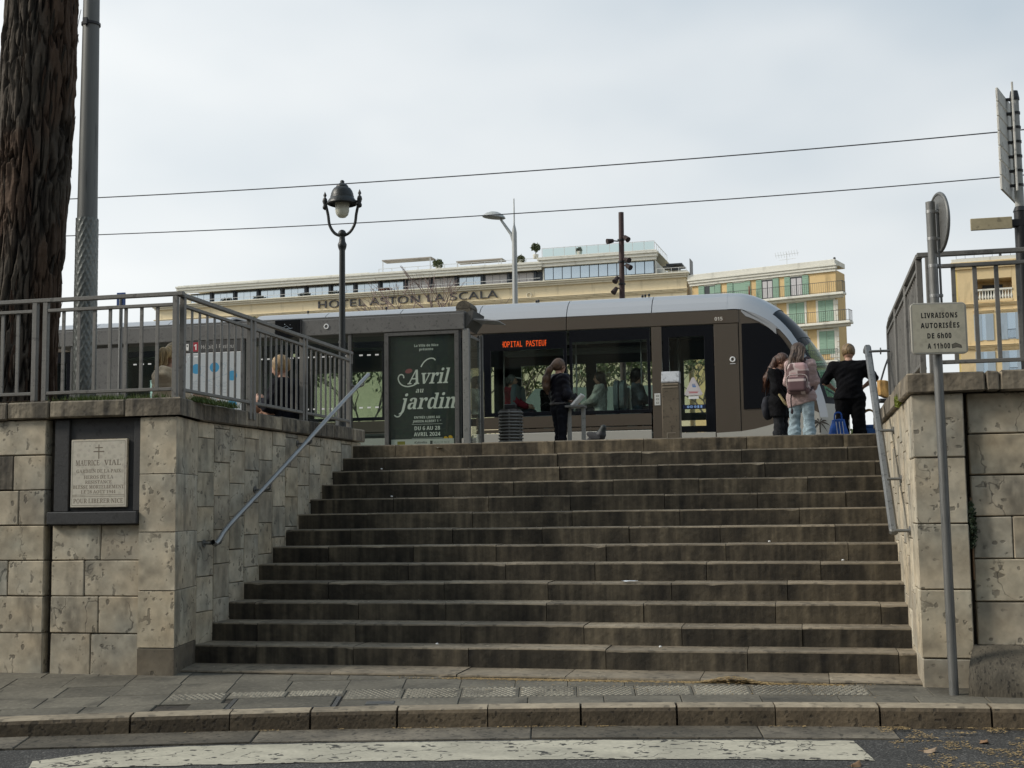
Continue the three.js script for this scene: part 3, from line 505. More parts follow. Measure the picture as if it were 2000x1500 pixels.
// ================================================================ TREE, MASTS, LAMPS, WIRES, SIGNS
{ // umbrella pine: trunk with deep bark; limbs and crown above the frame
  const t = thing('pine_tree', 'thick pine trunk with deeply cracked reddish bark behind the railing', 'tree', [-8.42, TOP, -0.95]);
  const bark = (a, y) => { // 0 in the cracks, 1 on the plates
    const w = (fbm(a / 6.2832, y / 16, 4, 9, 3, 5) - 0.5) * 0.06, u = a / 6.2832 + w;
    const n1 = Math.abs(fbm(md(u, 1), y / 16, 16, 14, 4, 61) - 0.5), n2 = Math.abs(fbm(md(u, 1), y / 16, 44, 34, 3, 67) - 0.5);
    return Math.min(sm(0, 0.07, n1), 0.3 + 0.7 * sm(0, 0.09, n2)) * (0.62 + 0.75 * fbm(md(u, 1), y / 16, 60, 70, 3, 71));
  };
  const NU = 420, NV = 620, H = 11, pos = [], col = [], uv = [], idx = [];
  const R0 = (y) => 0.318 + 0.08 * Math.exp(-y * 1.6) - 0.008 * y + 0.035 * sm(1, 3.5, y), cx = (y) => 0.046 * y - 0.03 + 0.04 * Math.sin(y * 0.8), cz = (y) => -0.02 * y;
  for (let j = 0; j <= NV; j++) for (let i = 0; i <= NU; i++) {
    const y = -0.15 + H * Math.pow(j / NV, 1.25), a = i / NU * Math.PI * 2, b = bark(a, y), r = R0(y) - 0.02 + 0.06 * b;
    pos.push(cx(y) + Math.cos(a) * r, y, cz(y) + Math.sin(a) * r); uv.push(i / NU * 2, y);
    const rd = sm(0.42, 0.6, fbm(i / NU, y / 16, 5, 18, 3, 91)), k = 0.3 + 0.9 * b; col.push(mix(0.058, 0.07, rd) * k, mix(0.046, 0.043, rd) * k, mix(0.034, 0.027, rd) * k);
    if (i < NU && j < NV) { const p = j * (NU + 1) + i; idx.push(p, p + NU + 1, p + 1, p + 1, p + NU + 1, p + NU + 2); }
  }
  const g = geo(pos, uv, null, idx); g.setAttribute('color', new THREE.Float32BufferAttribute(col, 3));
  const trunk = part('trunk', g, std({ vertexColors: true, roughness: 0.95, bumpMap: riserTex.bumpMap, bumpScale: 0.012 }), t);
  const BK = [[0.07, 0.055, 0.046], [0.05, 0.043, 0.039], [0.085, 0.052, 0.04]].map((c) => tm(riserTex, lin(c[0] * 9, c[1] * 9, c[2] * 9), { roughness: 0.95 }));
  const plates = [0, 1, 2, 3, 4].map((k) => { const n = 6, L = 0.16 + 0.05 * k, w = 0.018 + 0.007 * k; return grid(2, n, (u, v) => [(u - 0.5) * w * Math.sin(Math.PI * (0.12 + 0.8 * v)), v * L, 0.006 * Math.cos((u - 0.5) * 3) + 0.02 * v * v]); });
  for (let i = 0; i < 260; i++) { const y = rr(0.3, 5.2), a = rr(-0.9, 1.9), m = part('bark_plate', plates[i % 5], BK[i % 3], trunk); const r = R0(y) + rr(-0.005, 0.03); m.position.set(cx(y) + Math.cos(a) * r, y, cz(y) + Math.sin(a) * r); m.rotation.set(0, Math.PI / 2 - a, 0); m.rotateZ(rr(-0.12, 0.12)); m.rotateX(rr(-0.02, 0.1)); if (rnd() < 0.5) m.rotateZ(Math.PI); m.material.side = THREE.DoubleSide; }
  const lm = std({ color: lin(0.07, 0.05, 0.04), roughness: 0.95 }), limbs = [];
  for (let i = 0; i < 9; i++) { const a = i * 0.7 + rr(-0.2, 0.2), L = rr(2.6, 4.6); part('limb', tube([[cx(10) , 9.6 + 0.12 * i, 0], [cx(10) + Math.cos(a) * L * 0.4, 10.6 + 0.1 * i, Math.sin(a) * L * 0.4], [cx(10) + Math.cos(a) * L, 11.9 + rr(-0.3, 0.6), Math.sin(a) * L]], 0.09, 10, 6), lm, t); limbs.push([a, L]); }
  const lp = [], ll = []; for (let i = 0; i < 9000; i++) { const a = rr(0, 6.283), q = Math.sqrt(rnd()), r = q * 5.4 * (0.85 + 0.3 * fbm(a / 6.283, 0.5, 9, 3, 2, 3)), y = 12 + (1 - q * q) * 1.9 * rnd() + 0.7 * Math.sin(r * 2.1 + a * 3) * 0.4 - 0.5 * rnd(); const c = V(cx(11) + Math.cos(a) * r, y, Math.sin(a) * r), d = V(rr(-1, 1), rr(-0.2, 1), rr(-1, 1)).normalize().multiplyScalar(0.22), s = V(rr(-1, 1), rr(-1, 1), rr(-1, 1)).cross(d).normalize().multiplyScalar(0.05); lp.push(...c.clone().add(s).toArray(), ...c.clone().sub(s).toArray(), ...c.clone().add(d).toArray()); ll.push(0, 0, 1, 0, 0, 1); }
  part('crown', geo(lp, ll), std({ color: lin(0.03, 0.05, 0.018), side: THREE.DoubleSide, roughness: 0.8 }), t);
}
{ // tall mast with studded sleeve
  const t = thing('lighting_mast', 'tall grey steel mast with a studded sleeve between the pine and the railing', 'mast', [-7.61, TOP, -0.9]);
  part('shaft', lathe([[0.1, 0], [0.1, 1.9], [0.098, 1.95], [0.078, 4.4], [0.064, 9], [0, 9]], 28), tm(metalTex, lin(0.17, 0.172, 0.165), { roughness: 0.5, metalness: 0.25, bumpScale: 0.001 }), t);
  const NU = 72, NV = 150; part('sleeve', grid(NU, NV, (u, v) => { const a = -u * 6.2832, k = u * 14, m = v * 38, q = Math.max(0, 1 - Math.abs(md(k + m * 0.5, 1) - 0.5) * 3.2) + Math.max(0, 1 - Math.abs(md(k - m * 0.5, 1) - 0.5) * 3.2), r = 0.108 + 0.006 * Math.min(1, q) - 0.006 * v; return [Math.cos(a) * r, 0.1 + v * 2.0, Math.sin(a) * r]; }, [1, 2]), tm(metalTex, lin(0.2, 0.21, 0.2), { roughness: 0.35, metalness: 0.35, bumpScale: 0.001 }), t);
  part('clamp_band', mg([rod([0, 4.05, 0], [0, 4.075, 0], 0.0925, 0.0925, 24), bx(-0.03, 0.02, 4.03, 4.1, 0.085, 0.11)]), BLACK, t);
}
{ // cast-iron lamp post with bell lantern
  const t = thing('street_lamp', 'black cast-iron lamp post with bell-shaped lantern beside the tram shelter', 'street lamp', [-7.25, TOP, -7.0]);
  part('post', mg([lathe([[0.14, 0], [0.14, 0.12], [0.11, 0.16], [0.09, 0.55], [0.075, 0.62], [0.085, 0.66], [0.055, 0.75], [0.048, 1.6], [0.058, 1.62], [0.046, 1.66], [0.042, 2.95], [0.06, 3.0], [0.066, 3.04], [0.045, 3.09], [0.04, 3.15], [0.052, 3.2], [0, 3.22]], 20)]), IRON, t);
  part('yoke', mg([-1, 1].map((s) => tube([[0, 3.16, 0], [s * 0.11, 3.21, 0], [s * 0.19, 3.33, 0], [s * 0.215, 3.48, 0], [s * 0.235, 3.57, 0], [s * 0.255, 3.65, 0]], 0.022, 24, 8)).concat([-1, 1].map((s) => lathe([[0, 0], [0.03, 0.02], [0.035, 0.05], [0.022, 0.08], [0.038, 0.13], [0.03, 0.17], [0.012, 0.19], [0.026, 0.22], [0, 0.28]], 10).translate(s * 0.265, 3.56, 0)), [ball(0, 3.2, 0, 0.06)])), IRON, t);
  const l = part('lantern', lathe([[0.19, 3.62], [0.215, 3.63], [0.22, 3.645], [0.205, 3.68], [0.18, 3.715], [0.168, 3.735], [0.172, 3.745], [0.165, 3.76], [0.16, 3.79], [0.145, 3.83], [0.12, 3.865], [0.085, 3.885], [0.09, 3.893], [0.082, 3.905], [0.06, 3.93], [0.035, 3.945], [0.028, 3.955], [0.034, 3.965], [0.02, 3.985], [0, 3.99]], 26), IRON, t);
  part('rim_bar', mg([-1, 1].map((s) => rod([s * 0.2, 3.66, 0], [s * 0.275, 3.66, 0], 0.02))), IRON, l);
  part('globe', lathe([[0, 3.43], [0.05, 3.44], [0.085, 3.475], [0.1, 3.53], [0.1, 3.59], [0.105, 3.65]], 20), phy({ color: lin(0.7, 0.7, 0.6), transmission: 0.35, roughness: 0.6, thickness: 0 }), t);
}
{ // modern mast light behind the tram
  const t = thing('street_lamp', 'slim grey street lamp with one flat dished head on a slanting arm behind the tram', 'street lamp', [-7.68, TOP, -20.2]);
  const m = tm(metalTex, lin(0.5, 0.51, 0.5), { roughness: 0.45, metalness: 0.3, bumpScale: 0.001 });
  part('mast', lathe([[0.09, 0], [0.085, 2], [0.066, 4.2], [0.062, 6.0], [0.04, 6.12], [0.02, 6.2], [0.014, 6.85], [0, 6.87]], 16), m, t);
  part('arm', mg([rod([0, 5.72, 0], [-0.08, 5.98, 0], 0.05, 0.045), rod([-0.07, 5.95, 0], [-0.36, 6.38, 0], 0.042, 0.03)]), m, t);
  part('lamp_head', lathe([[0, 0], [0.16, 0.005], [0.28, 0.02], [0.3, 0.035], [0.27, 0.075], [0.2, 0.13], [0.1, 0.17], [0, 0.18]], 20).scale(1, 1, 0.75).rotateZ(-0.12).translate(-0.52, 6.38, 0), m, t);
}
{ // brown mast with spotlights
  const t = thing('spotlight_mast', 'rust-brown mast with small spotlights clamped up its shaft behind the tram', 'mast', [-4.93, TOP, -19.2]);
  const m = tm(metalTex, lin(0.062, 0.03, 0.026), { bumpScale: 0.001, roughness: 0.6 });
  part('shaft', rod([0, 0, 0], [0.05, 6.1, 0], 0.072, 0.062, 16), m, t);
  const SPOTM = tm(metalTex, lin(0.05, 0.032, 0.03), { bumpScale: 0.001 }); const spot = (x, y, dx, dy) => { const d = V(dx, dy, 0.45).normalize(), a = V(x, y, 0.08), b = a.clone().addScaledVector(d, 0.16); const s = part('spotlight', mg([rod(a.toArray(), b.toArray(), 0.045, 0.068, 12), rod([x * 0.3, y, 0], a.toArray(), 0.015)]), SPOTM, t); return s; };
  spot(-0.14, 5.42, -0.7, -0.15); spot(0.13, 5.5, 0.5, -0.5); spot(0.13, 4.97, 0.5, -0.25); spot(0.16, 4.83, 0.6, -0.5); spot(-0.05, 4.55, -0.3, -0.6); spot(-0.08, 4.3, -0.4, -0.7);
  part('collar', mg([4.38, 5.42, 4.9].map((y) => rod([0.035, y, 0], [0.035, y + 0.04, 0], 0.085, 0.085, 14))), BLACK, t);
}
for (const [z, y, lab] of [[-15.2, 8.24, 'upper of the two overhead wires crossing the sky'], [-18.5, 8.15, 'lower of the two overhead wires crossing the sky']]) {
  const t = new THREE.Mesh(new THREE.TubeGeometry(new THREE.CatmullRomCurve3([-48, -30, -16, -6.5, 3, 18, 34].map((x) => V(x, y + 0.0011 * (x + 6.5) ** 2, z))), 90, 0.013, 5), std({ color: lin(0.05, 0.05, 0.055), roughness: 0.5 }));
  t.name = numbered('overhead_wire'); scene.add(t); tag(t, lab, 'wire', null);
}
{ // delivery sign on its galvanised pole
  const t = thing('road_sign', 'leaning grey pole with a cream delivery-hours plate and an edge-on round sign', 'road sign', [0.12, 0, 0.52]);
  t.rotation.z = 0.004;
  part('pole', mg([rod([0, -0.1, 0], [0, 3.49, 0], 0.033, 0.033, 20), rod([0, 3.49, 0], [0, 3.505, 0], 0.033, 0.033, 20)]), GALV, t);
  const Q = rrect(0.39, 0.368, 0.03), pl = part('sign_plate', ext(Q, 0.012, 0.003).rotateY(0.16).translate(0.012, 2.565, 0.045), std({ color: lin(0.42, 0.4, 0.34), roughness: 0.5 }), t);
  const T = canvasTex(512, 498, (x, w, h) => {
    x.fillStyle = '#c4bda8'; x.fillRect(0, 0, w, h); const r = rng(9); for (let i = 0; i < 300; i++) { x.fillStyle = `rgba(${r() < 0.6 ? '110,100,85' : '235,230,215'},${r() * 0.09})`; x.beginPath(); x.arc(r() * w, r() * h, r() * 30, 0, 7); x.fill(); }
    x.fillStyle = '#181714'; x.textAlign = 'center'; x.font = 'bold 66px sans-serif';
    const L = (s, y, ww, dx = 0) => { let tot = 0; const ls = 7; for (const c of s) tot += x.measureText(c).width + ls; const k = ww / tot; x.save(); x.translate(w / 2 + dx - ww / 2, y); x.scale(k, 1.12); let px = 0; x.textAlign = 'left'; for (const c of s) { x.fillText(c, px, 0); x.lineWidth = 3; x.strokeStyle = '#181714'; x.strokeText(c, px, 0); px += x.measureText(c).width + ls; } x.restore(); };
    L('LIVRAISONS', 140, 365, 8); L('AUTORISÉES', 245, 385, 14); L('DE 6h00', 352, 245, 0); L('A 11h00', 458, 225, -8);
    x.fillStyle = '#6f6a5e'; x.beginPath(); x.moveTo(372, 420); x.lineTo(410, 404); x.lineTo(462, 428); x.lineTo(466, 455); x.lineTo(420, 447); x.lineTo(375, 458); x.closePath(); x.fill(); x.strokeStyle = '#2b2924'; x.lineWidth = 5; x.stroke();
  });
  part('sign_text', face(0.37, 0.348).rotateY(0.16).translate(0.0145, 2.565, 0.0618), std({ map: T, roughness: 0.5 }), pl);
  // round plate turned edge-on, its rim and the fixing bar behind
  const dsk = part('round_plate', mg([rod([-0.006, 3.35, 0], [0.006, 3.35, 0], 0.215, 0.215, 36), new THREE.TorusGeometry(0.213, 0.014, 8, 40).rotateY(Math.PI / 2).translate(0, 3.35, 0)]).rotateY(0.22).translate(0.055, 0, -0.02), GALV, t);
  part('bracket', bx(0.04, 0.054, 2.6, 3.45, -0.03, 0.01), GALV, t);
  for (const y of [2.8, 3.02, 3.22, 3.42]) part('clamp', mg([rod([0, y, 0], [0, y + 0.022, 0], 0.0345, 0.0345, 18), bx(0.02, 0.06, y, y + 0.022, -0.02, 0.012)]), STEEL, t);
  const ST = (w, h, y, draw, label) => { const c = canvasTex(128, Math.round(128 * h / w), draw); part('sticker', new THREE.CylinderGeometry(0.0316, 0.0316, h, 12, 1, true, -w / 0.0632, w / 0.0316).translate(0, y, 0), std({ map: c, roughness: 0.6 }), t, label); };
  ST(0.055, 0.08, 2.01, (x, w, h) => { x.fillStyle = '#a9aa96'; x.fillRect(0, 0, w, h); x.fillStyle = '#4c4d42'; for (const [a, b] of [[20, 40], [60, 90], [95, 50], [40, 130], [100, 140]]) x.fillRect(a, b, 18, 14); }, 'worn grey sticker');
  ST(0.05, 0.045, 1.93, (x, w, h) => { x.fillStyle = '#7d4a4c'; x.fillRect(0, 0, w, h); x.fillStyle = '#a03a42'; x.fillRect(30, 20, 60, 50); }, 'faded red sticker');
  ST(0.05, 0.09, 1.8, (x, w, h) => { x.fillStyle = '#b9b9b0'; x.fillRect(0, 0, w, h); x.fillStyle = '#23221f'; x.beginPath(); x.arc(55, 70, 16, 0, 7); x.arc(62, 120, 28, 0, 7); x.fill(); }, 'white sticker with a dark blot');
  ST(0.06, 0.05, 1.29, (x, w, h) => { x.fillStyle = '#4a4a47'; x.fillRect(0, 0, w, h); x.fillStyle = '#9a9a92'; x.fillRect(20, 30, 80, 20); }, 'dark torn sticker');
}
{ // direction-sign pole
  const t = thing('direction_sign', 'black and white pole carrying a stack of white direction boards and one cream board', 'direction sign', [0.95, TOP - 0.1, -0.9]);
  part('pole', mg([rod([0, 0, 0], [0, 1.72, 0], 0.052, 0.05, 20), rod([0, 1.72, 0], [0, 1.76, 0], 0.056, 0.04, 20)]), BLACK, t);
  part('upper_pole', rod([0, 1.76, 0], [0, 2.68, 0], 0.036, 0.034, 18), tm(metalTex, lin(0.5, 0.5, 0.48), { bumpScale: 0.001 }), t);
  part('cap', rod([0, 2.68, 0], [0, 2.74, 0], 0.04, 0.03, 18), BLACK, t);
  const wm = tm(metalTex, lin(0.85, 0.82, 0.76), { bumpScale: 0.001 });
  for (let i = 0; i < 7; i++) { const y = 1.9 + i * 0.122; const b = part('direction_board', cbox(0.02, 0.114, 0.62, 0.004).translate(0, 0, 0.02).rotateY(-0.33).translate(-0.075, y, 0.0), wm, t); part('clamp', mg([rod([0, y + 0.03, 0], [0, y + 0.05, 0], 0.041, 0.041, 16), bx(-0.08, 0, y + 0.03, y + 0.05, -0.02, 0.02)]), BLACK, t); }
  part('edge_strip', cbox(0.016, 0.9, 0.012, 0.003).translate(-0.065 - 0.0, 2.27, 0.33).rotateY(0.0), wm, t);
  const c2 = tm(metalTex, lin(0.5, 0.43, 0.28), { bumpScale: 0.001 });
  part('cream_board', bx(-0.4, -0.075, 1.57, 1.67, 0.05, 0.07, 0.004), c2, t); part('cream_board', bx(0.06, 0.5, 1.57, 1.67, 0.05, 0.07, 0.004), c2, t);
  part('clamp', mg([bx(-0.09, 0.07, 1.59, 1.65, -0.03, 0.05)]), BLACK, t);
}

// ================================================================ TRAM
const BROWN = phy({ color: lin(0.098, 0.078, 0.058), roughness: 0.4, metalness: 0.25, clearcoat: 0.5, clearcoatRoughness: 0.2 });
const SILVER = phy({ color: lin(0.43, 0.436, 0.445), roughness: 0.36, metalness: 0.45, clearcoat: 0.3, clearcoatRoughness: 0.3 });
const SKIRT = phy({ color: lin(0.42, 0.405, 0.36), roughness: 0.45 });
const GLOSS = phy({ color: lin(0.006, 0.007, 0.010), roughness: 0.12 });
const TINT = phy({ color: lin(0.86, 0.91, 0.88), transmission: 1, thickness: 0, roughness: 0.02, ior: 1.5 });
const INNER = std({ color: lin(0.09, 0.1, 0.105), roughness: 0.7 });
const CABIN = std({ color: lin(0.34, 0.36, 0.35), roughness: 0.8 });
const O = [-8, 2.34, -15.2];
const tram = thing('tram', 'brown and silver tram with a rounded nose standing behind the shelter', 'tram', O);
{
  const L = (g) => g.translate(-O[0], -O[1], -O[2]), p = (n, g, m, par = tram, lab) => part(n, L(g), m, par, lab);
  const ZN = -14.0, ZF = -16.4, END = -19;
  // side walls: lower panels, skirts, cantrails on both sides
  const seg = [-19, -15.75, -12.45, -11.85, -8.75, -7.15, -5.23, -3.66, -3.45, -2.46, -2.0];
  for (const [z, s] of [[ZN, 1], [ZF, -1]]) {
    const zz = (a, b) => (s > 0 ? [z - b, z - a] : [z + a, z + b]);
    for (const [a, b] of [[-19, -15.75], [-15.75, -12.45], [-11.85, -8.75], [-7.1, -5.23], [-5.23, -3.66]]) { p('lower_panel', bx(a + 0.005, b - 0.005, 2.84, 3.065, ...zz(0, 0.05), 0.008), BROWN); p('sill_strip', bx(a + 0.005, b - 0.005, 2.765, 2.825, ...zz(0.004, 0.05), 0.005), BROWN); p('skirt', bx(a + 0.005, b - 0.005, 2.4, 2.75, ...zz(0.0, 0.05), 0.01), SKIRT); }
    for (const [a, b] of [[-19, -12.45], [-11.85, -5.28], [-5.27, -1.985]]) p('cantrail', bx(a, b, 4.715, 4.972, ...zz(0.0, 0.06), 0.012), BROWN);
    for (const [a, b] of [[-15.85, -15.6], [-12.7, -12.45], [-11.85, -11.6], [-8.9, -8.65], [-7.2, -6.955], [-3.64, -3.44], [-2.46, -2.0]]) p('pillar', bx(a + 0.004, b - 0.004, b === -3.44 || b === -2.0 ? 2.4 : 3.07, 4.71, ...zz(0.002, 0.06), 0.006), BROWN);
  }
  // near-side windows: black frame with a real opening, tinted pane
  const win = (x0, x1, y0, y1, z, fr = [0.1, 0.1, 0.16, 0.06], nm = 'window') => { const w = sub(nm, tram); const h = [[x0 + fr[0], y0 + fr[3]], [x0 + fr[0], y1 - fr[2]], [x1 - fr[1], y1 - fr[2]], [x1 - fr[1], y0 + fr[3]]]; p('frame', ext([[x0, y0], [x1, y0], [x1, y1], [x0, y1]], 0.03, 0.003, [h]).translate(0, 0, z - 0.03), GLOSS, w); p('pane', bx(x0 + fr[0] - 0.01, x1 - fr[1] + 0.01, y0 + fr[3] - 0.01, y1 - fr[2] + 0.01, z - 0.028, z - 0.02, 0), TINT, w); return w; };
  const w1 = win(-6.93, -5.28, 3.08, 4.70, ZN, [0.14, 0.06, 0.33, 0.07]), w2 = win(-5.22, -3.67, 3.08, 4.70, ZN, [0.05, 0.05, 0.22, 0.06]);
  win(-11.58, -8.92, 3.08, 4.70, ZN); win(-15.58, -12.72, 3.08, 4.70, ZN);
  // doors
  const door = (x0, x1, z) => { const d = sub('door', tram); const h = [[x0 + 0.12, 2.80], [x0 + 0.12, 4.5], [x1 - 0.17, 4.5], [x1 - 0.17, 2.80]]; p('leaf', ext([[x0, 2.69], [x1, 2.69], [x1, 4.70], [x0, 4.70]], 0.04, 0.004, [h]).translate(0, 0, z - 0.045), GLOSS, d); p('pane', bx(x0 + 0.11, x1 - 0.16, 2.79, 4.51, z - 0.03, z - 0.022, 0), TINT, d); p('threshold', bx(x0, x1, 2.4, 2.68, z - 0.05, z - 0.004, 0.006), SKIRT, d); return d; };
  const d1 = door(-3.43, -2.47, ZN - 0.012); door(-7.9, -7.22, ZN - 0.012); door(-8.63, -7.92, ZN - 0.012); door(-19, -15.88, ZN - 0.012);
  part('band', L(bx(-3.3, -2.64, 3.12, 3.2, ZN - 0.03, ZN - 0.0345 + 0.02, 0)), GLOSS, d1); 
  { const T = canvasTex(256, 48, (x, w, h) => { x.fillStyle = '#0a1a3c'; x.fillRect(0, 0, w, h); x.fillStyle = '#8fb3e6'; x.beginPath(); x.arc(60, 24, 15, 0, 7); x.fill(); x.fillRect(84, 10, 26, 28); x.beginPath(); x.arc(140, 24, 15, 0, 7); x.fill(); x.fillRect(165, 8, 20, 32); x.fillRect(200, 8, 20, 32); x.fillStyle = '#0a1a3c'; x.fillRect(52, 20, 16, 7); x.fillRect(92, 18, 10, 14); x.fillRect(134, 16, 8, 16); }); p('sticker_strip', face(0.42, 0.075).translate(-2.86, 3.165, ZN - 0.008), std({ map: T, roughness: 0.4 }), d1, 'blue pictogram strip'); }
  { const tri = [[-0.17, -0.13], [-0.14, -0.16], [0.14, -0.16], [0.17, -0.13], [0.02, 0.18], [-0.02, 0.18]], g = ext(tri, 0.006, 0.002); const s = p('warning_sticker', g.translate(-2.865, 3.535, ZN - 0.012), std({ color: lin(0.55, 0.5, 0.5), roughness: 0.5 }), d1, 'white triangular warning sticker');
    const T = canvasTex(256, 256, (x, w, h) => { x.fillStyle = '#c9c2c2'; x.fillRect(0, 0, w, h); x.fillStyle = '#8c93a8'; x.fillRect(105, 70, 50, 44); x.fillStyle = '#5d7fb0'; x.fillRect(115, 100, 50, 28); x.fillStyle = '#b05a5f'; x.fillRect(52, 190, 152, 7); x.fillRect(60, 206, 130, 16); });
    part('print', L(geo([-2.865 - 0.13, 3.385, ZN - 0.003, -2.865 + 0.13, 3.385, ZN - 0.003, -2.865 + 0.012, 3.68, ZN - 0.003, -2.865 - 0.012, 3.68, ZN - 0.003], [0.1, 0.02, 0.9, 0.02, 0.53, 1, 0.47, 1], null, [0, 1, 2, 0, 2, 3])), std({ map: T, roughness: 0.5 }), s);
    p('label_plate', bx(-2.96, -2.77, 3.31, 3.36, ZN - 0.014, ZN - 0.004, 0.002), WHITE, d1); }
  // far side windows and wall between them
  const farHoles = [[-15.4, -12.8], [-11.4, -7.3], [-6.7, -5.3], [-5.08, -3.85], [-3.25, -2.1]].map(([a, b]) => [[a, 3.22], [a, 4.32], [b, 4.32], [b, 3.22]]);
  p('far_wall', ext([[END, 3.065], [-2.0, 3.065], [-2.0, 4.715], [END, 4.715]], 0.05, 0, farHoles).translate(0, 0, ZF + 0.01), INNER);
  farHoles.forEach((h) => p('far_pane', bx(h[0][0] + 0.002, h[2][0] - 0.002, 3.222, 4.318, ZF + 0.025, ZF + 0.032, 0), TINT));
  // floor, ceiling, bellows, end wall, cab partition
  p('floor', bx(END, -2.0, 2.62, 2.68, ZF + 0.07, ZN - 0.07, 0), INNER); p('ceiling', bx(END, -2.05, 4.78, 4.84, ZF + 0.07, ZN - 0.07, 0), CABIN);
  p('bellows', mg(Array.from({ length: 8 }, (_, i) => bx(-12.44 + i * 0.073, -12.385 + i * 0.073, 2.5, 5.05, -16.3, -14.06, 0.01))), BLACK);
  p('end_wall', bx(END - 0.05, END, 2.4, 5.2, ZF, ZN, 0.02), BROWN); p('cab_partition', bx(-2.06, -2.0, 2.68, 4.78, ZF + 0.07, ZN - 0.07, 0), BLACK);
  p('grab_pole', mg([[-3.9, -14.5], [-5.2, -14.6], [-6.9, -15.6], [-3.3, -15.8]].map(([x, z]) => rod([x, 2.68, z], [x, 4.78, z], 0.017))), STEEL);
  p('air_duct', mg([bx(-7.0, -3.5, 4.5, 4.62, ZF + 0.1, ZF + 0.4, 0.03), bx(-7.0, -3.5, 4.62, 4.78, -15.5, -14.9, 0.03)]), CABIN);
  const seatG = () => mg([ext(rrect(0.44, 0.62, 0.2), 0.07, 0.015).rotateY(Math.PI / 2).translate(0, 0.75, 0), cbox(0.42, 0.09, 0.44, 0.03).translate(0.22, 0.42, 0), cbox(0.16, 0.4, 0.3, 0.02).translate(0.2, 0.2, 0)]);
  const sm0 = std({ color: lin(0.10, 0.13, 0.14), roughness: 0.6 });
  for (const [x, z, t] of [[-6.45, -14.5, 0], [-6.45, -15.0, 0], [-5.55, -14.5, Math.PI], [-5.55, -16.0, Math.PI], [-4.35, -14.5, Math.PI], [-4.2, -16.0, 0], [-4.35, -16.0, Math.PI], [-4.3, -14.5, 0]]) p('seat', seatG().rotateY(t).translate(x, 2.68, z), sm0);
  // roof fairing panels across the whole width
  const roofPt = (k) => { // k -1..1 across
    const a = Math.abs(k), s = Math.sign(k) || 1; const pr = [[0, 5.40], [0.6, 5.385], [0.8, 5.34], [0.97, 5.255], [1.1, 5.14], [1.17, 5.04], [1.2, 4.985]], q = a * 6, i = Math.min(5, Math.floor(q)), f = q - i; return [s * mix(pr[i][0], pr[i + 1][0], f), mix(pr[i][1], pr[i + 1][1], f)]; };
  const seams = [-19, -17.2, -15.5, -13.8, -12.44, -11.85, -10.3, -8.7, -7.03, -5.27, -3.62, -2.19];
  for (let i = 0; i < seams.length - 1; i++) if (seams[i] !== -12.44) { const sh = []; for (let k = -18; k <= 18; k++) { const [z, y] = roofPt(k / 18); sh.push([z, y]); } for (let k = 18; k >= -18; k--) { const [z, y] = roofPt(k / 18); sh.push([z * 0.97, y - 0.035]); } p('roof_panel', ext(sh, seams[i + 1] - seams[i] - 0.018, 0.002).rotateY(Math.PI / 2).translate(seams[i] + 0.008, 0, -15.2), SILVER); }
  p('roof_clip', mg([[-5.93, -14.55], [-5.98, -14.6], [-3.8, -14.55], [-3.72, -14.5], [-3.86, -14.6], [-10.8, -14.5], [-9.1, -14.5]].map(([x, z]) => mg([rod([x, 5.32, z], [x, 5.4, z], 0.01), ball(x, 5.41, z, 0.026)]))), BLACK);
  // nose: sheet swept along the front profile, falling back and down towards both sides
  const pr = [[-2.19, 5.40, 0.41, 0.05], [-1.85, 5.37, 0.39, 0.12], [-1.5, 5.24, 0.35, 0.2], [-1.12, 4.99, 0.28, 0.28], [-0.78, 4.64, 0.2, 0.36], [-0.5, 4.24, 0.13, 0.44], [-0.28, 3.84, 0.07, 0.5], [-0.13, 3.46, 0.03, 0.54], [-0.04, 3.14, 0, 0.56], [0.0, 2.85, 0, 0.56], [-0.02, 2.6, 0, 0.54], [-0.1, 2.4, 0, 0.5]];
  const prof = (s) => { const q = Math.min(0.9999, Math.max(0, s)) * (pr.length - 1), i = Math.floor(q), f = q - i, g = (j) => pr[Math.min(pr.length - 1, Math.max(0, j))]; return [0, 1, 2, 3].map((c) => { const a = g(i - 1)[c], b = g(i)[c], d = g(i + 1)[c], e = g(i + 2)[c]; return 0.5 * (2 * b + (d - a) * f + (2 * a - 5 * b + 4 * d - e) * f * f + (3 * b - a - 3 * d + e) * f * f * f); }); };
  const NP = (s, v, o = 0) => { const [x, y, drop, off] = prof(s), a = Math.abs(v); const d = y > 4.6 ? roofDrop(a) * (drop / 0.41) : drop * a ** 4; return [x - off * a ** 2.4 + o, y - d, -15.2 + 1.2 * (y > 4.6 ? v : v) + o * 0]; };
  function roofDrop(a) { const t = [[0, 0], [0.5, 0.015], [0.667, 0.06], [0.808, 0.145], [0.917, 0.26], [0.975, 0.36], [1, 0.415]]; for (let i = 1; i < t.length; i++) if (a <= t[i][0] + 1e-6) return mix(t[i - 1][1], t[i][1], (a - t[i - 1][0]) / (t[i][0] - t[i - 1][0])); return 0.415; }
  const nose = sub('nose', tram);
  const sheet = (s0, s1, v0, v1, nu, nv, o = 0) => grid(nu, nv, (u, v) => { const q = NP(mix(s0, s1, v), mix(v0, v1, u), 0); return [q[0] + o, q[1] + o * 0.5, q[2]]; });
  const sil2 = SILVER.clone(); sil2.side = THREE.DoubleSide;
  p('hood', sheet(0, 0.262, -1, 1, 40, 20), sil2, nose);
  for (const s of [-1, 1]) p('front_pillar', mg([sheet(0.262, 0.80, s * 0.88, s, 6, 40), sheet(0.262, 0.80, s * 0.885, s * 0.88, 1, 40, -0.06)]), sil2, nose);
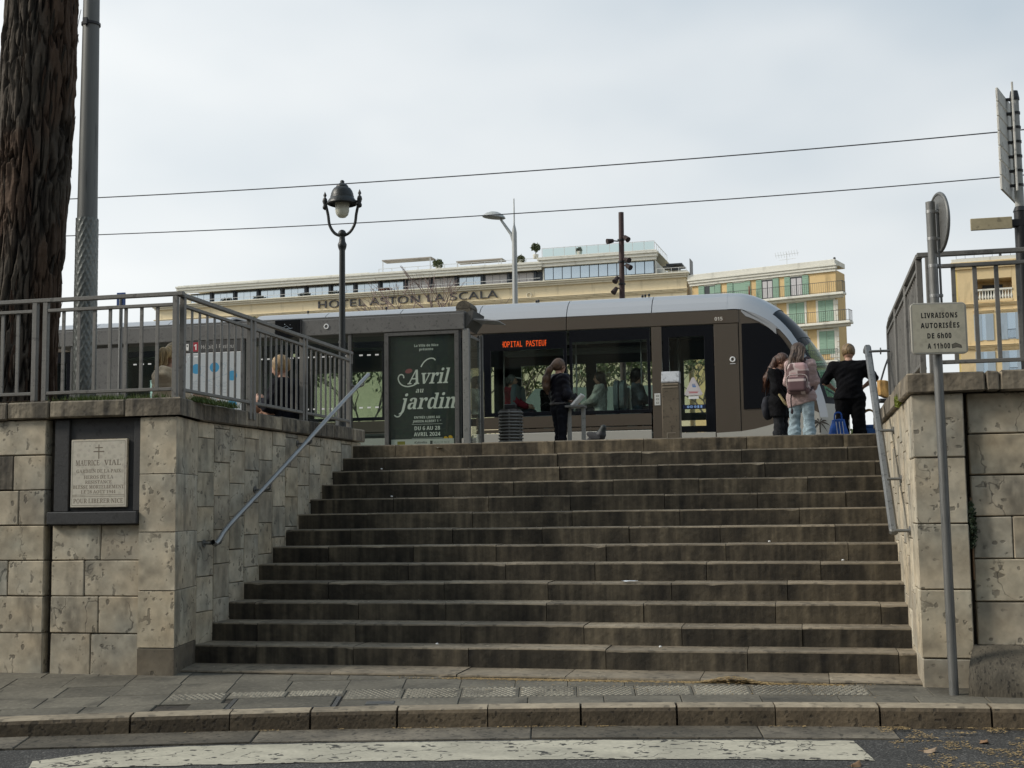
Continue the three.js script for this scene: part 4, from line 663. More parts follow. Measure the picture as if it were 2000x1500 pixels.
  p('windscreen', sheet(0.262, 0.72, -0.88, 0.88, 30, 30, -0.02), phy({ color: lin(0.34, 0.46, 0.40), transmission: 1, thickness: 0, roughness: 0.03, specularIntensity: 0.5 }), nose);
  p('screen_border', mg([sheet(0.262, 0.40, -0.88, 0.88, 24, 6, -0.012), sheet(0.68, 0.72, -0.88, 0.88, 20, 4, -0.012), sheet(0.40, 0.68, 0.80, 0.88, 3, 20, -0.012), sheet(0.40, 0.68, -0.88, -0.80, 3, 20, -0.012)]), phy({ color: lin(0.006, 0.007, 0.01), roughness: 0.3, specularIntensity: 0.35 }), nose);
  p('apron', mg([sheet(0.72, 1, -0.88, 0.88, 30, 14), sheet(0.80, 1, 0.88, 1, 4, 10), sheet(0.80, 1, -1, -0.88, 4, 10)]), SKIRT, nose);
  // cab sides
  const edge = []; for (let i = 0; i <= 40; i++) { const q = NP(i / 40, 1); edge.push([q[0] - 0.004, q[1]]); }
  const low = edge.filter((q) => q[0] > -1.98 || q[1] < 4.9);
  for (const [z, s] of [[ZN, 1], [ZF, -1]]) {
    const q = (n, pts, dz, m, th = 0.012) => p(n, ext(pts, th).translate(0, 0, s > 0 ? z - th + dz : z - dz), m, nose);
    q('cab_side', [[-1.99, 2.4], [-0.62, 2.4], ...low.slice().reverse().map(([a, b]) => [a - 0.0, b]), [-1.99, 4.96]], -0.01, BROWN, 0.05);
    const inner = low.filter((e) => e[1] < 4.62 && e[1] > 3.1).map(([a, b]) => [a - 0.075, b - 0.03]); q('cab_window', [[-1.94, 3.09], ...inner.slice().reverse(), [-1.62, 4.70], [-1.94, 4.70]].filter((e) => e[1] >= 3.085), 0.004, GLOSS);
    const brow = low.filter((e) => e[1] > 4.56).map(([a, b]) => [a, b]); q('brow', [[-1.94, 4.985], ...brow, [brow.at(-1)[0] - 0.06, brow.at(-1)[1] + 0.03], ...brow.slice().reverse().map(([a, b]) => [a - 0.055, b - 0.09]).filter((e) => e[0] > -1.9), [-1.94, 4.93]], 0.006, sil2);
    const bl = low.filter((e) => e[1] < 3.05).map(([a, b]) => [a + 0.0, b]); q('white_side', [[-2.45, 2.4], ...bl.slice().reverse().filter((e) => e[1] > 2.41), [-0.72, 3.06], [-0.95, 2.97], [-1.2, 2.87], [-1.5, 2.775], [-1.75, 2.715], [-2.0, 2.68], [-2.45, 2.66]], 0.003, SKIRT);
    if (s > 0) { // palm emblem
      const gs = []; const fr = (a, l, w) => { const pts = [], c = [-0.575, 2.80]; const n = 6; for (let i = 0; i <= n; i++) { const t = i / n; pts.push([c[0] + Math.cos(a) * l * t, c[1] + Math.sin(a) * l * t - 0.11 * t * t + Math.sin(t * Math.PI) * w]); } for (let i = n; i >= 0; i--) { const t = i / n; pts.push([c[0] + Math.cos(a) * l * t, c[1] + Math.sin(a) * l * t - 0.11 * t * t - Math.sin(t * Math.PI) * w]); } return ext(pts, 0.003); };
      for (const [a, l] of [[0.25, 0.19], [0.75, 0.19], [1.3, 0.18], [1.85, 0.18], [2.4, 0.19], [2.9, 0.19], [-0.5, 0.16], [3.65, 0.16]]) gs.push(fr(a, l, 0.017)); gs.push(ext([[-0.585, 2.8], [-0.565, 2.8], [-0.558, 2.62], [-0.582, 2.62]], 0.003));
      p('palm_emblem', mg(gs).translate(0.0, 0, ZN + 0.005), std({ color: lin(0.035, 0.03, 0.025) }), nose);
      p('ring_logo', mg([new THREE.TorusGeometry(0.042, 0.013, 6, 22).translate(-2.12, 4.03, ZN + 0.004), bx(-2.17, -2.07, 3.945, 3.955, ZN, ZN + 0.006, 0)]), WHITE, nose);
    }
  }
  p('dashboard', mg([bx(-1.7, -0.72, 2.7, 3.16, -16.2, -14.2, 0.05), bx(-1.25, -0.8, 3.16, 3.3, -15.6, -14.9, 0.05)]), INNER, nose);
  p('driver_seat', mg([cbox(0.12, 0.8, 0.5, 0.04).translate(-1.75, 3.55, -15.2), cbox(0.5, 0.12, 0.5, 0.04).translate(-1.5, 3.15, -15.2)]), INNER, nose);
  p('wiper', mg([bar([-0.42, 3.5, -15.0], [-0.2, 3.3, -14.4], 0.02, 0.02)]), BLACK, nose);
  // destination display, number, door stickers
  const led = canvasTex(512, 88, (x, w, h) => { x.fillStyle = '#000'; x.fillRect(0, 0, w, h); x.fillStyle = '#ff5a14'; x.font = 'bold 84px monospace'; x.textAlign = 'center'; x.save(); x.translate(w / 2, 75); x.scale(0.72, 1.05); x.fillText('HOPITAL PASTEUR', 0, 0); x.restore(); x.fillStyle = 'rgba(0,0,0,.55)'; for (let i = 0; i < h; i += 8) x.fillRect(0, i, w, 2); for (let i = 0; i < w; i += 7) x.fillRect(i, 0, 2, h); });
  const dsp = p('led_display', face(0.88, 0.15).translate(-6.115, 4.49, ZN + 0.0035), std({ color: lin(0, 0, 0), emissive: lin(1, 1, 1), emissiveMap: led, emissiveIntensity: 1.1, roughness: 0.3 }), w1, 'orange lit destination display');
  const num = canvasTex(128, 64, (x, w, h) => { x.fillStyle = '#53473b'; x.fillRect(0, 0, w, h); x.fillStyle = '#cfcabf'; x.font = 'bold 50px sans-serif'; x.textAlign = 'center'; x.fillText('015', w / 2, 50, 116); });
  p('fleet_number', face(0.24, 0.12).translate(-2.36, 4.81, ZN + 0.002), std({ map: num, roughness: 0.5 }));
  const st3 = canvasTex(64, 160, (x, w, h) => { x.fillStyle = '#c9c8c2'; x.fillRect(0, 0, w, h); x.fillStyle = '#77776f'; for (const y of [18, 66, 114]) x.fillRect(14, y, 36, 26); x.fillStyle = '#c9c8c2'; for (const y of [26, 74, 122]) x.fillRect(20, y, 24, 9); });
  p('notice_plate', bx(-3.60, -3.49, 3.21, 3.435, ZN + 0.0, ZN + 0.006, 0.002), WHITE); p('notice_print', face(0.1, 0.215).translate(-3.545, 3.322, ZN + 0.0075), std({ map: st3 }));
}
// ================================================================ TRAM STOP
const shelter = thing('tram_shelter', 'dark grey tram shelter with a lit poster case and glass back panels', 'tram shelter', [-9.4, TOP, -9.9]);
{
  const L = (g) => g.translate(9.4, -TOP, 9.9), p = (n, g, m, par = shelter, lab) => part(n, L(g), m, par, lab);
  const Z = -9.3;
  p('fascia', bx(-13.4, -6.06, 4.15, 4.415, Z - 0.08, Z, 0.01), MIDGREY);
  p('roof', mg([bx(-13.4, -6.06, 4.40, 4.45, -10.4, Z - 0.02, 0.01), ext([[-13.38, 4.15], [-6.2, 4.15], [-6.2, 4.19], [-13.38, 4.19]], 0.9).translate(0, 0, -10.3)]), DARKGREY);
  p('roof_end', mg([ext([[0, 4.16], [0, 4.415], [0.1, 4.45], [0.14, 4.45], [0.1, 4.3]], 0.7).translate(-6.055, 0, -10.05), ]), DARKGREY);
  p('visor', ext([[0, 4.315], [0.02, 4.345], [0.44, 4.285], [0.44, 4.275]], 0.5).translate(-5.98, 0, -9.95), SILVER);
  p('roof_box', mg([bx(-6.28, -6.02, 4.45, 4.54, -10.0, -9.6, 0.02), new THREE.CylinderGeometry(0.13, 0.13, 0.4, 18, 1, false, 0, Math.PI).rotateX(Math.PI / 2).rotateZ(Math.PI / 2).translate(-6.15, 4.53, -9.8)]), CONC_DARK);
  p('post', bx(-6.095, -5.985, 1.98, 4.16, Z - 0.1, Z - 0.01, 0.012), tm(metalTex, lin(0.3, 0.3, 0.29), { roughness: 0.4, metalness: 0.3, bumpScale: 0.001 }));
  for (const x of [-7.99, -9.85, -10.93, -12.0, -13.0]) p('post', bx(x - 0.03, x + 0.03, 1.98, 4.16, Z - 0.09, Z - 0.02, 0.008), DARKGREY);
  p('post', bx(-6.09, -6.0, 1.98, 4.16, -10.3, -10.22, 0.01), MIDGREY); p('post', bx(-13.0, -12.9, 1.98, 4.16, -10.3, -10.22, 0.01), MIDGREY);
  const pc = sub('poster_case', shelter);
  p('frame', ext([[-7.39, 2.22], [-6.16, 2.22], [-6.16, 4.135], [-7.39, 4.135]], 0.14, 0.004, [[[-7.33, 2.29], [-7.33, 4.09], [-6.22, 4.09], [-6.22, 2.29]]]).translate(0, 0, Z - 0.15), DARKGREY, pc);
  const T = canvasTex(720, 1168, (x, w, h) => {
    const g = rng(12); x.fillStyle = '#1d2a22'; x.fillRect(0, 0, w, h);
    for (let i = 0; i < 420; i++) { x.fillStyle = ['rgba(24,54,34,.4)', 'rgba(38,58,40,.35)', 'rgba(16,34,40,.4)', 'rgba(52,66,44,.25)'][i % 4]; x.save(); x.translate(g() * w, g() * h); x.rotate(g() * 6.3); x.beginPath(); x.ellipse(0, 0, 10 + g() * 46, 4 + g() * 14, 0, 0, 7); x.fill(); x.restore(); }
    x.fillStyle = '#8d5250'; x.beginPath(); x.ellipse(215, 372, 40, 24, -0.2, 0, 7); x.fill();
    x.fillStyle = '#d4d8cc'; x.textAlign = 'center'; x.font = 'bold 36px sans-serif'; x.fillText('La Ville de Nice', 405, 122); x.fillText('présente', 405, 162);
    x.save(); x.transform(1, 0, -0.26, 1, 0, 0); x.textAlign = 'left'; x.font = 'bold 210px serif'; x.fillText('Avril', 330, 510, 440); x.font = 'bold 70px serif'; x.fillText('au', 440, 600); x.font = 'bold 215px serif'; x.fillText('jardin', 320, 770, 590); x.restore();
    x.strokeStyle = '#d4d8cc'; x.lineWidth = 13; x.lineCap = 'round'; x.beginPath(); x.moveTo(300, 505); x.bezierCurveTo(210, 560, 110, 530, 100, 450); x.bezierCurveTo(100, 390, 165, 395, 160, 440); x.stroke(); x.beginPath(); x.moveTo(150, 770); x.bezierCurveTo(130, 850, 85, 860, 60, 830); x.stroke(); x.beginPath(); x.moveTo(350, 330); x.bezierCurveTo(390, 240, 480, 230, 500, 265); x.stroke();
    x.font = 'bold 34px sans-serif'; x.fillText('ENTRÉE LIBRE AU', 410, 870, 330); x.fillText('JARDIN ALBERT 1', 395, 910, 300); x.font = '20px sans-serif'; x.fillText('er', 555, 898);
    x.font = 'bold 54px sans-serif'; x.fillText('DU 6 AU 28', 410, 990, 330); x.fillText('AVRIL 2024', 410, 1052, 330);
    x.fillRect(245, 928, 330, 3); x.fillRect(245, 1072, 330, 3);
    x.fillStyle = '#c9a21f'; for (const [a, b] of [[640, 1080], [690, 1070], [660, 1118], [700, 1105]]) { x.beginPath(); x.ellipse(a - 30, b, 24, 19, 0.4, 0, 7); x.fill(); } x.fillStyle = '#4b4312'; x.fillRect(638, 1090, 30, 8);
  });
  p('poster', face(1.11, 1.8).translate(-6.775, 3.19, Z - 0.05), std({ map: T, roughness: 0.5 }), pc);
  const F = canvasTex(512, 60, (x, w, h) => { x.fillStyle = '#b4b8ae'; x.fillRect(0, 0, w, h); x.fillStyle = '#7d7a2e'; x.fillRect(50, 16, 64, 28); x.fillStyle = '#3a3d38'; x.font = 'bold 26px sans-serif'; x.fillText('#CultureNice', 190, 38, 105); x.fillRect(318, 16, 20, 28); x.fillStyle = '#6b6e66'; x.font = '22px sans-serif'; x.fillText('VILLE DE NICE', 346, 38, 130); });
  p('poster_footer', face(1.04, 0.115).translate(-6.775, 2.365, Z - 0.045), std({ map: F }), pc);
  p('pane', bx(-7.34, -6.21, 2.28, 4.1, Z - 0.024, Z - 0.018, 0), phy({ color: lin(0.95, 0.97, 0.96), transmission: 1, thickness: 0, roughness: 0.02 }), pc);
  const gp = (x0, x1, y0 = 2.2, y1 = 4.1) => { const g = p('glass_panel', bx(x0, x1, y0, y1, Z - 0.045, Z - 0.035, 0), GLASS); for (const y of [3.8, 2.95]) for (let x = x0 + 0.12; x < x1 - 0.03; x += 0.135) part('dot_mark', L(bx(x, x + 0.06, y - 0.012, y + 0.012, Z - 0.034, Z - 0.0335, 0)).rotateZ(0), WHITE, g); p('bottom_rail', bx(x0, x1, 2.2, 2.26, Z - 0.06, Z - 0.02, 0.004), STEEL); };
  gp(-7.95, -7.4); gp(-9.82, -8.02); gp(-11.97, -10.96);
  p('glass_panel', bx(-5.99, -5.98, 2.25, 4.02, -9.95, Z - 0.12, 0), GLASS); p('edge_strip', mg([bx(-6.0, -5.97, 2.1, 4.12, -9.98, -9.95, 0.004), bx(-6.0, -5.97, 4.02, 4.06, -9.95, Z - 0.12, 0.004)]), STEEL);
  p('solid_panel', bx(-12.97, -12.03, 2.2, 4.1, Z - 0.06, Z - 0.03, 0.006), MIDGREY);
  p('bench', mg([bx(-12.8, -11.0, 2.5, 2.55, -10.2, -9.75, 0.01), bx(-8.9, -6.4, 2.5, 2.55, -10.2, -9.75, 0.01), ...[-12.6, -11.2, -8.7, -6.6].map((x) => bx(x, x + 0.05, 1.98, 2.5, -10.0, -9.95, 0.005))]), DARKGREY);
  const dt = canvasTex(256, 128, (x, w, h) => { x.fillStyle = '#06070b'; x.fillRect(0, 0, w, h); x.strokeStyle = '#8a95a0'; x.lineWidth = 4; x.beginPath(); x.moveTo(60, 70); x.lineTo(110, 40); x.lineTo(160, 72); x.moveTo(100, 70); x.lineTo(180, 66); x.moveTo(70, 95); x.lineTo(150, 100); x.stroke(); x.fillStyle = '#b9c2c9'; x.fillRect(90, 22, 8, 8); x.fillRect(150, 30, 6, 6); });
  const dp = p('display', bx(-9.27, -8.81, 4.14, 4.43, Z - 0.05, Z + 0.03, 0.008), GLOSS); p('display_screen', face(0.4, 0.22).translate(-9.04, 4.29, Z + 0.0315), std({ map: dt, roughness: 0.2 }), dp);
  p('ring_logo', new THREE.TorusGeometry(0.035, 0.011, 6, 20).translate(-8.38, 4.29, Z + 0.004), WHITE);
  const nt = canvasTex(640, 112, (x, w, h) => { x.fillStyle = '#3c3b3a'; x.fillRect(0, 0, w, h); x.fillStyle = '#9c1f30'; x.fillRect(92, 8, 76, 96); x.fillStyle = '#e9e6e0'; x.font = 'bold 84px sans-serif'; x.fillText('1', 108, 88); x.fillRect(20, 22, 34, 68); x.fillStyle = '#3c3b3a'; x.fillRect(32, 34, 12, 20); x.fillStyle = '#b9b7b2'; x.font = '56px sans-serif'; x.fillText('Hôpital Pasteur', 190, 80, 420); });
  const np = p('line_sign', bx(-10.92, -9.86, 3.955, 4.145, Z - 0.04, Z - 0.005, 0.004), DARKGREY); p('line_sign_print', face(1.04, 0.18).translate(-10.39, 4.05, Z - 0.0035), std({ map: nt, roughness: 0.5 }), np);
  const mt = canvasTex(640, 680, (x, w, h) => {
    x.fillStyle = '#b4b9bb'; x.fillRect(0, 0, w, h); const g = rng(31); x.strokeStyle = '#8fa0ab'; x.lineWidth = 4; for (let i = 0; i < 9; i++) { x.beginPath(); x.moveTo(g() * w, 90 + g() * 200); x.lineTo(g() * w, 90 + g() * 300); x.stroke(); }
    x.fillStyle = '#3f8fb8'; for (const [a, b] of [[130, 165], [340, 155], [545, 250], [545, 560]]) { x.beginPath(); x.arc(a, b, 54, 0, 7); x.fill(); }
    x.fillStyle = '#9aa0a4'; for (let c = 0; c < 3; c++) for (let i = 0; i < 9; i++) x.fillRect(80 + c * 150, 300 + i * 16, 40 + g() * 70, 6);
    x.fillStyle = '#b99a92'; for (let c = 0; c < 3; c++) for (let i = 0; i < 5; i++) x.fillRect(85 + c * 140, 480 + i * 32, 36, 18);
    x.fillStyle = '#e6e8e8'; x.fillRect(30, 24, 120, 14); x.fillStyle = '#6f757a'; x.fillRect(40, 28, 60, 8);
  });
  const mp = p('map_board', bx(-10.9, -9.87, 2.87, 3.95, Z - 0.05, Z - 0.01, 0.004), WHITE); p('map_print', face(1.0, 1.05).translate(-10.385, 3.41, Z - 0.0085), std({ map: mt, roughness: 0.4 }), mp);
}
{ // litter bin with hoop slats
  const t = thing('litter_bin', 'round litter bin ringed with grey slats beside the tram shelter', 'litter bin', [-5.55, TOP, -10.3]);
  for (let i = 0; i < 14; i++) part('slat', new THREE.TorusGeometry(0.195, 0.013, 8, 36).rotateX(Math.PI / 2).scale(1, 1.2, 1).translate(0, 0.1 + i * 0.053, 0), GALV, t);
  part('upright', mg([0, 1, 2, 3, 4, 5].map((i) => { const a = i * 1.047 + 1.5; return bar([Math.cos(a) * 0.18, 0, Math.sin(a) * 0.18], [Math.cos(a) * 0.18, 0.83, Math.sin(a) * 0.18], 0.03, 0.012); })), GALV, t);
  part('liner', lathe([[0, 0.02], [0.165, 0.03], [0.168, 0.84], [0.15, 0.84], [0.145, 0.1], [0, 0.09]], 28), DARKGREY, t);
  part('hood', mg([rod([0, 0.84, 0], [0, 0.86, 0], 0.12, 0.12, 24), bx(-0.1, 0.1, 0.86, 0.93, -0.05, 0.05, 0.01)]), BLACK, t);
}
{ // leaning-board stand
  const t = thing('information_stand', 'two slim grey posts carrying a small tilted white panel beside the long-haired woman', 'information stand', [-4.455, TOP, -10.3]);
  for (const x of [-0.115, 0.115]) part('post', bx(x - 0.033, x + 0.033, 0, 0.84, -0.02, 0.02, 0.006), tm(metalTex, lin(0.3, 0.3, 0.29), { bumpScale: 0.001 }), t);
  part('shelf', bx(-0.16, 0.15, 0.84, 0.875, -0.16, 0.16, 0.005), GALV, t);
  part('panel', bar([-0.06, 0.87, 0], [0.115, 1.05, 0], 0.3, 0.035, 0.004), WHITE, t); part('bolt', rod([-0.17, 0.84, 0.05], [-0.14, 0.84, 0.05], 0.03), WHITE, t);
}
{ // ticket machine
  const t = thing('ticket_machine', 'upright brown ticket validator with a pale sloping top before the tram door', 'ticket machine', [-2.91, TOP, -10.3]);
  part('body', bx(-0.14, 0.14, 0, 1.19, -0.16, 0.14, 0.012), tm(metalTex, lin(0.19, 0.155, 0.115), { roughness: 0.45, metalness: 0.3, bumpScale: 0.001 }), t);
  part('top', ext([[0.14, 1.195], [0.14, 1.21], [0.06, 1.37], [-0.14, 1.38], [-0.16, 1.195]], 0.275, 0.004).rotateY(-Math.PI / 2).translate(0.1375, 0, 0), tm(metalTex, lin(0.66, 0.66, 0.68), { roughness: 0.35, metalness: 0.35, bumpScale: 0.001 }), t);
  part('trim', mg([bx(-0.125, 0.125, 1.15, 1.17, 0.14, 0.15, 0.004), bx(-0.125, 0.125, 1.105, 1.12, 0.14, 0.15, 0.004)]), tm(metalTex, lin(0.35, 0.29, 0.22), { bumpScale: 0.001 }), t);
  part('slot', mg([bx(-0.07, 0.07, 0.38, 0.39, 0.14, 0.146, 0), bx(-0.07, -0.06, 0.3, 0.38, 0.14, 0.146, 0)]), tm(metalTex, lin(0.4, 0.34, 0.27), { bumpScale: 0.001 }), t);
}

// ================================================================ PEOPLE
const SKIN = [0.46, 0.27, 0.19];
function hand(w, dir, up, s, R) {                  // wrist point, direction of the fingers, back-of-hand normal, side (+1 / -1), size
  const d = V(...dir).normalize(), n = V(...up).addScaledVector(d, -V(...up).dot(d)).normalize(), t = d.clone().cross(n).multiplyScalar(s), P = (a, b, c) => V(...w).addScaledVector(d, a * R).addScaledVector(t, b * R).addScaledVector(n, c * R).toArray();
  const L = [[P(0, 0, 0), 0.15 * R, P(0.28, 0.06, 0), 0.16 * R], [P(0.1, 0.1, 0), 0.12 * R, P(0.5, 0.2, 0), 0.11 * R], [P(0.1, -0.08, 0), 0.12 * R, P(0.48, -0.16, 0), 0.1 * R], [P(0.25, 0.2, 0), 0.1 * R, P(0.25, -0.15, 0), 0.1 * R]];
  for (const [b, l] of [[0.2, 0.40], [0.07, 0.46], [-0.06, 0.42], [-0.18, 0.32]]) { L.push([P(0.48, b, 0), 0.068 * R, P(0.48 + l * 0.5, b * 1.1, -0.08), 0.062 * R], [P(0.48 + l * 0.5, b * 1.1, -0.08), 0.062 * R, P(0.48 + l * 0.85, b * 1.05, -0.27), 0.05 * R]); }
  L.push([P(0.12, 0.22, -0.02), 0.075 * R, P(0.34, 0.4, -0.1), 0.068 * R], [P(0.34, 0.4, -0.1), 0.068 * R, P(0.56, 0.42, -0.2), 0.055 * R]);
  const [lo, hi] = bound(L, 0.012); return sdf(bones(L, 0.012), lo, hi, 0.005, () => SKIN);
}
function person(o) {
  const H = o.H ?? 1.65, sitting = o.sit, g = thing('person', o.label, 'person', o.at, o.turn, o.group), k = o.build ?? 1, cell = o.cell ?? 0.014;
  const J = { pel: [0, 0.525, 0], chest: [0, 0.715, -0.005], neck: [0, 0.83, -0.012], head: [0, 0.925, 0.006], sl: [0.1, 0.805, -0.01], el: [0.13, 0.635, -0.02], wl: [0.135, 0.49, 0.03], sr: [-0.1, 0.805, -0.01], er: [-0.13, 0.635, -0.02], wr: [-0.135, 0.49, 0.03], hl: [0.052, 0.51, 0], kl: [0.056, 0.285, 0.012], al: [0.058, 0.05, -0.012], hr: [-0.052, 0.51, 0], kr: [-0.056, 0.285, 0.012], ar: [-0.058, 0.05, -0.012] };
  if (sitting) Object.assign(J, { kl: [0.06, 0.53, 0.25], kr: [-0.06, 0.53, 0.25], al: [0.06, 0.28, 0.25], ar: [-0.06, 0.28, 0.25], el: [0.12, 0.64, 0.03], wl: [0.06, 0.58, 0.16], er: [-0.12, 0.64, 0.03], wr: [-0.06, 0.58, 0.16] });
  Object.assign(J, o.J ?? {});
  const S = (p) => p.map((c) => c * H), j = {}; for (const n in J) j[n] = S(J[n]);
  const b = (a, ra, c, rb) => [j[a] ?? S(a), ra * H, j[c] ?? S(c), rb * H], mid = (a, c, t) => J[a].map((x, i) => mix(x, J[c][i], t));
  const toe = (s) => [J['a' + s][0] + (o.toe?.[s]?.[0] ?? (s === 'l' ? 0.012 : -0.012)), 0.018 + J['a' + s][1] - 0.05, J['a' + s][2] + (o.toe?.[s]?.[1] ?? 0.105)];
  const heel = (s) => [J['a' + s][0], J['a' + s][1] - 0.03, J['a' + s][2] - 0.02];
  const wb = o.waist ?? 1, torso = (e = 0) => [b('hl', 0.058 * k + e, 'hr', 0.058 * k + e), b(mid('pel', 'hl', 0.6), 0.056 * k * wb + e, mid('pel', 'chest', 0.5), 0.056 * k * wb + e), b(mid('pel', 'chest', 0.5).map((x, i) => x + (i ? 0 : 0.02 * wb)), 0.052 * k * wb + e, mid('chest', 'sl', 0.42), 0.056 * k + e), b(mid('pel', 'chest', 0.5).map((x, i) => x - (i ? 0 : 0.02 * wb)), 0.052 * k * wb + e, mid('chest', 'sr', 0.42), 0.056 * k + e), b('sl', 0.036 + e, 'sr', 0.036 + e), b(mid('chest', 'neck', 0.6), 0.048 * k + e, 'neck', 0.032 + e)];
  const arm = (s, e = 0, t = 1) => { const E = 'e' + s, w = 'w' + s, L = [b('s' + s, 0.034 * k + e, t < 0.5 ? mid('s' + s, E, t * 2) : E, 0.026 * k + e)]; if (t > 0.5) L.push(b(E, 0.0265 * k + e, mid(E, w, Math.min(1, (t - 0.5) * 2)), 0.0175 + e)); return L; };
  const leg = (s, e = 0, f = 0) => [b('h' + s, 0.056 * k + e, 'k' + s, 0.037 * k + e), b('k' + s, 0.036 * k + e, mid('k' + s, 'a' + s, 0.35), 0.036 * k + e + f * 0.4), b(mid('k' + s, 'a' + s, 0.35), 0.036 * k + e + f * 0.4, 'a' + s, 0.022 + e + f)];
  const foot = (s, e = 0) => [b(heel(s), 0.023 + e, toe(s), 0.019 + e), b('a' + s, 0.022 + e, heel(s), 0.024 + e)];
  // body: one skin surface (trunk, limbs), finer head and hands joined to it
  const B = [...torso(-0.006), ...arm('l', -0.002), ...arm('r', -0.002), ...leg('l', -0.004), ...leg('r', -0.004), ...foot('l', -0.004), ...foot('r', -0.004), b('neck', 0.03, 'head', 0.03)], [lo, hi] = bound(B, 0.03);
  const pieces = [sdf(bones(B, 0.03 * H), lo, hi, cell, () => SKIN)];
  const h = j.head, fy = o.look?.[0] ?? 0, fp = o.look?.[1] ?? 0, M = new THREE.Matrix4().makeRotationFromEuler(new THREE.Euler(fp, fy, o.look?.[2] ?? 0, 'YXZ')), hr = 0.067 * H;
  const head = (x, y, z) => { let d = ell(x, y, z, [0, 0.1 * hr, -0.08 * hr], [0.76 * hr, 0.98 * hr, 0.95 * hr]); d = smin(d, ell(x, y, z, [0, -0.42 * hr, 0.22 * hr], [0.52 * hr, 0.66 * hr, 0.6 * hr]), 0.3 * hr); d = smin(d, cap(x, y, z, [[0, 0.05 * hr, 0.82 * hr], 0.08 * hr, [0, -0.22 * hr, 0.98 * hr], 0.13 * hr]), 0.15 * hr); d = smin(d, cap(x, y, z, [[-0.14 * hr, -0.55 * hr, 0.72 * hr], 0.07 * hr, [0.14 * hr, -0.55 * hr, 0.72 * hr], 0.07 * hr]), 0.1 * hr); for (const s of [-1, 1]) d = smin(d, ell(x, y, z, [s * 0.79 * hr, -0.08 * hr, -0.08 * hr], [0.1 * hr, 0.26 * hr, 0.16 * hr]), 0.05 * hr); return d; };
  const hc = (x, y, z) => (Math.hypot(Math.abs(x) - 0.3 * hr, y - 0.05 * hr) < 0.11 * hr && z > 0.6 * hr ? [0.05, 0.04, 0.035] : Math.abs(y + 0.55 * hr) < 0.08 * hr && Math.abs(x) < 0.24 * hr && z > 0.6 * hr ? [0.36, 0.14, 0.12] : SKIN);
  if (o.head !== false) pieces.push(sdf(head, [-hr, -1.3 * hr, -1.2 * hr], [hr, 1.25 * hr, 1.3 * hr], o.cell ? 0.012 : 0.008, hc).applyMatrix4(M).translate(...h));
  const dirOf = (s) => V(...j['w' + s]).sub(V(...j['e' + s])).toArray();
  if (!o.noHands) for (const [s, q] of [['l', 1], ['r', -1]]) pieces.push(hand(j['w' + s], dirOf(s), o.palm?.[s] ?? [q, 0, 0], q, 0.1 * H));
  const body = part('body', mg(pieces), SKINM, g);
  const wear = (name, L, m, cut, kk = 0.035, extra, gg = body, lab) => { const f0 = bones(L, kk * H), f = (x, y, z) => { let d = f0(x, y, z); if (extra) d = extra(d, x, y, z); if (cut) d = Math.max(d, cut(x, y, z)); return d + 0.0045 * Math.sin(x * 41 + y * 23 + Math.sin(z * 17) * 2) * Math.sin(y * 37 + z * 29) + 0.003 * Math.sin(y * 71 + x * 33 + z * 45); }, [a, c] = bound(L, 0.045); return part(name, sdf(f, a, c, cell * 0.85), m, gg, lab); };
  const M2 = (c, rough = 0.9) => phy({ map: clothTex.map, bumpMap: clothTex.bumpMap, color: lin(...c), roughness: rough, bumpScale: 0.012, specularIntensity: 0.3 });
  const T = o.trousers ?? { c: [0.02, 0.02, 0.025] };
  if (!sitting) wear('trousers', [...torso(0.004).slice(0, 2), ...leg('l', T.e ?? 0.005, T.f ?? 0), ...leg('r', T.e ?? 0.005, T.f ?? 0)], M2(T.c), (x, y, z) => Math.max(y - 0.6 * H, (T.hem ?? 0.045) * H - y), 0.02);
  else wear('trousers', [...torso(0.004).slice(0, 2), ...leg('l', 0.006, T.f ?? 0), ...leg('r', 0.006, T.f ?? 0)], M2(T.c), (x, y, z) => y - 0.6 * H, 0.02);
  for (const s of ['l', 'r']) { const F = foot(s, 0.005); const [a, c] = bound(F, 0.02); const lowY = j['a' + s][1] - 0.05 * H; part('shoe', sdf((x, y, z) => Math.max(bones(F, 0.02)(x, y, z), lowY + 0.002 - y), a, c, 0.009), std({ color: lin(...(o.shoes ?? [0.03, 0.03, 0.03])), roughness: 0.6 }), body); }
  const P = o.top, hem = (P.hem ?? 0.5) * H, sl = P.sleeve ?? 0.97, low = [];
  if ((P.hem ?? 0.5) < 0.5 && !sitting) for (const s of ['l', 'r']) low.push(b('h' + s, 0.06 * k + P.e + (P.flare ?? 0), mid('h' + s, 'k' + s, Math.min(1, (0.5 - P.hem) * 4.4)), 0.056 * k + P.e + (P.flare ?? 0)));
  wear(P.name ?? 'top', [...torso(P.e ?? 0.01), ...low, ...arm('l', P.e ?? 0.01, sl), ...arm('r', P.e ?? 0.01, sl)], M2(P.c, P.rough), (x, y, z) => Math.max(hem - y + (P.slant ?? 0) * x, y - (J.neck[1] + 0.004) * H + Math.max(0, Math.abs(x) - 0.05 * H) * 0.0 - 0.3 * Math.max(0, -z)), 0.04);
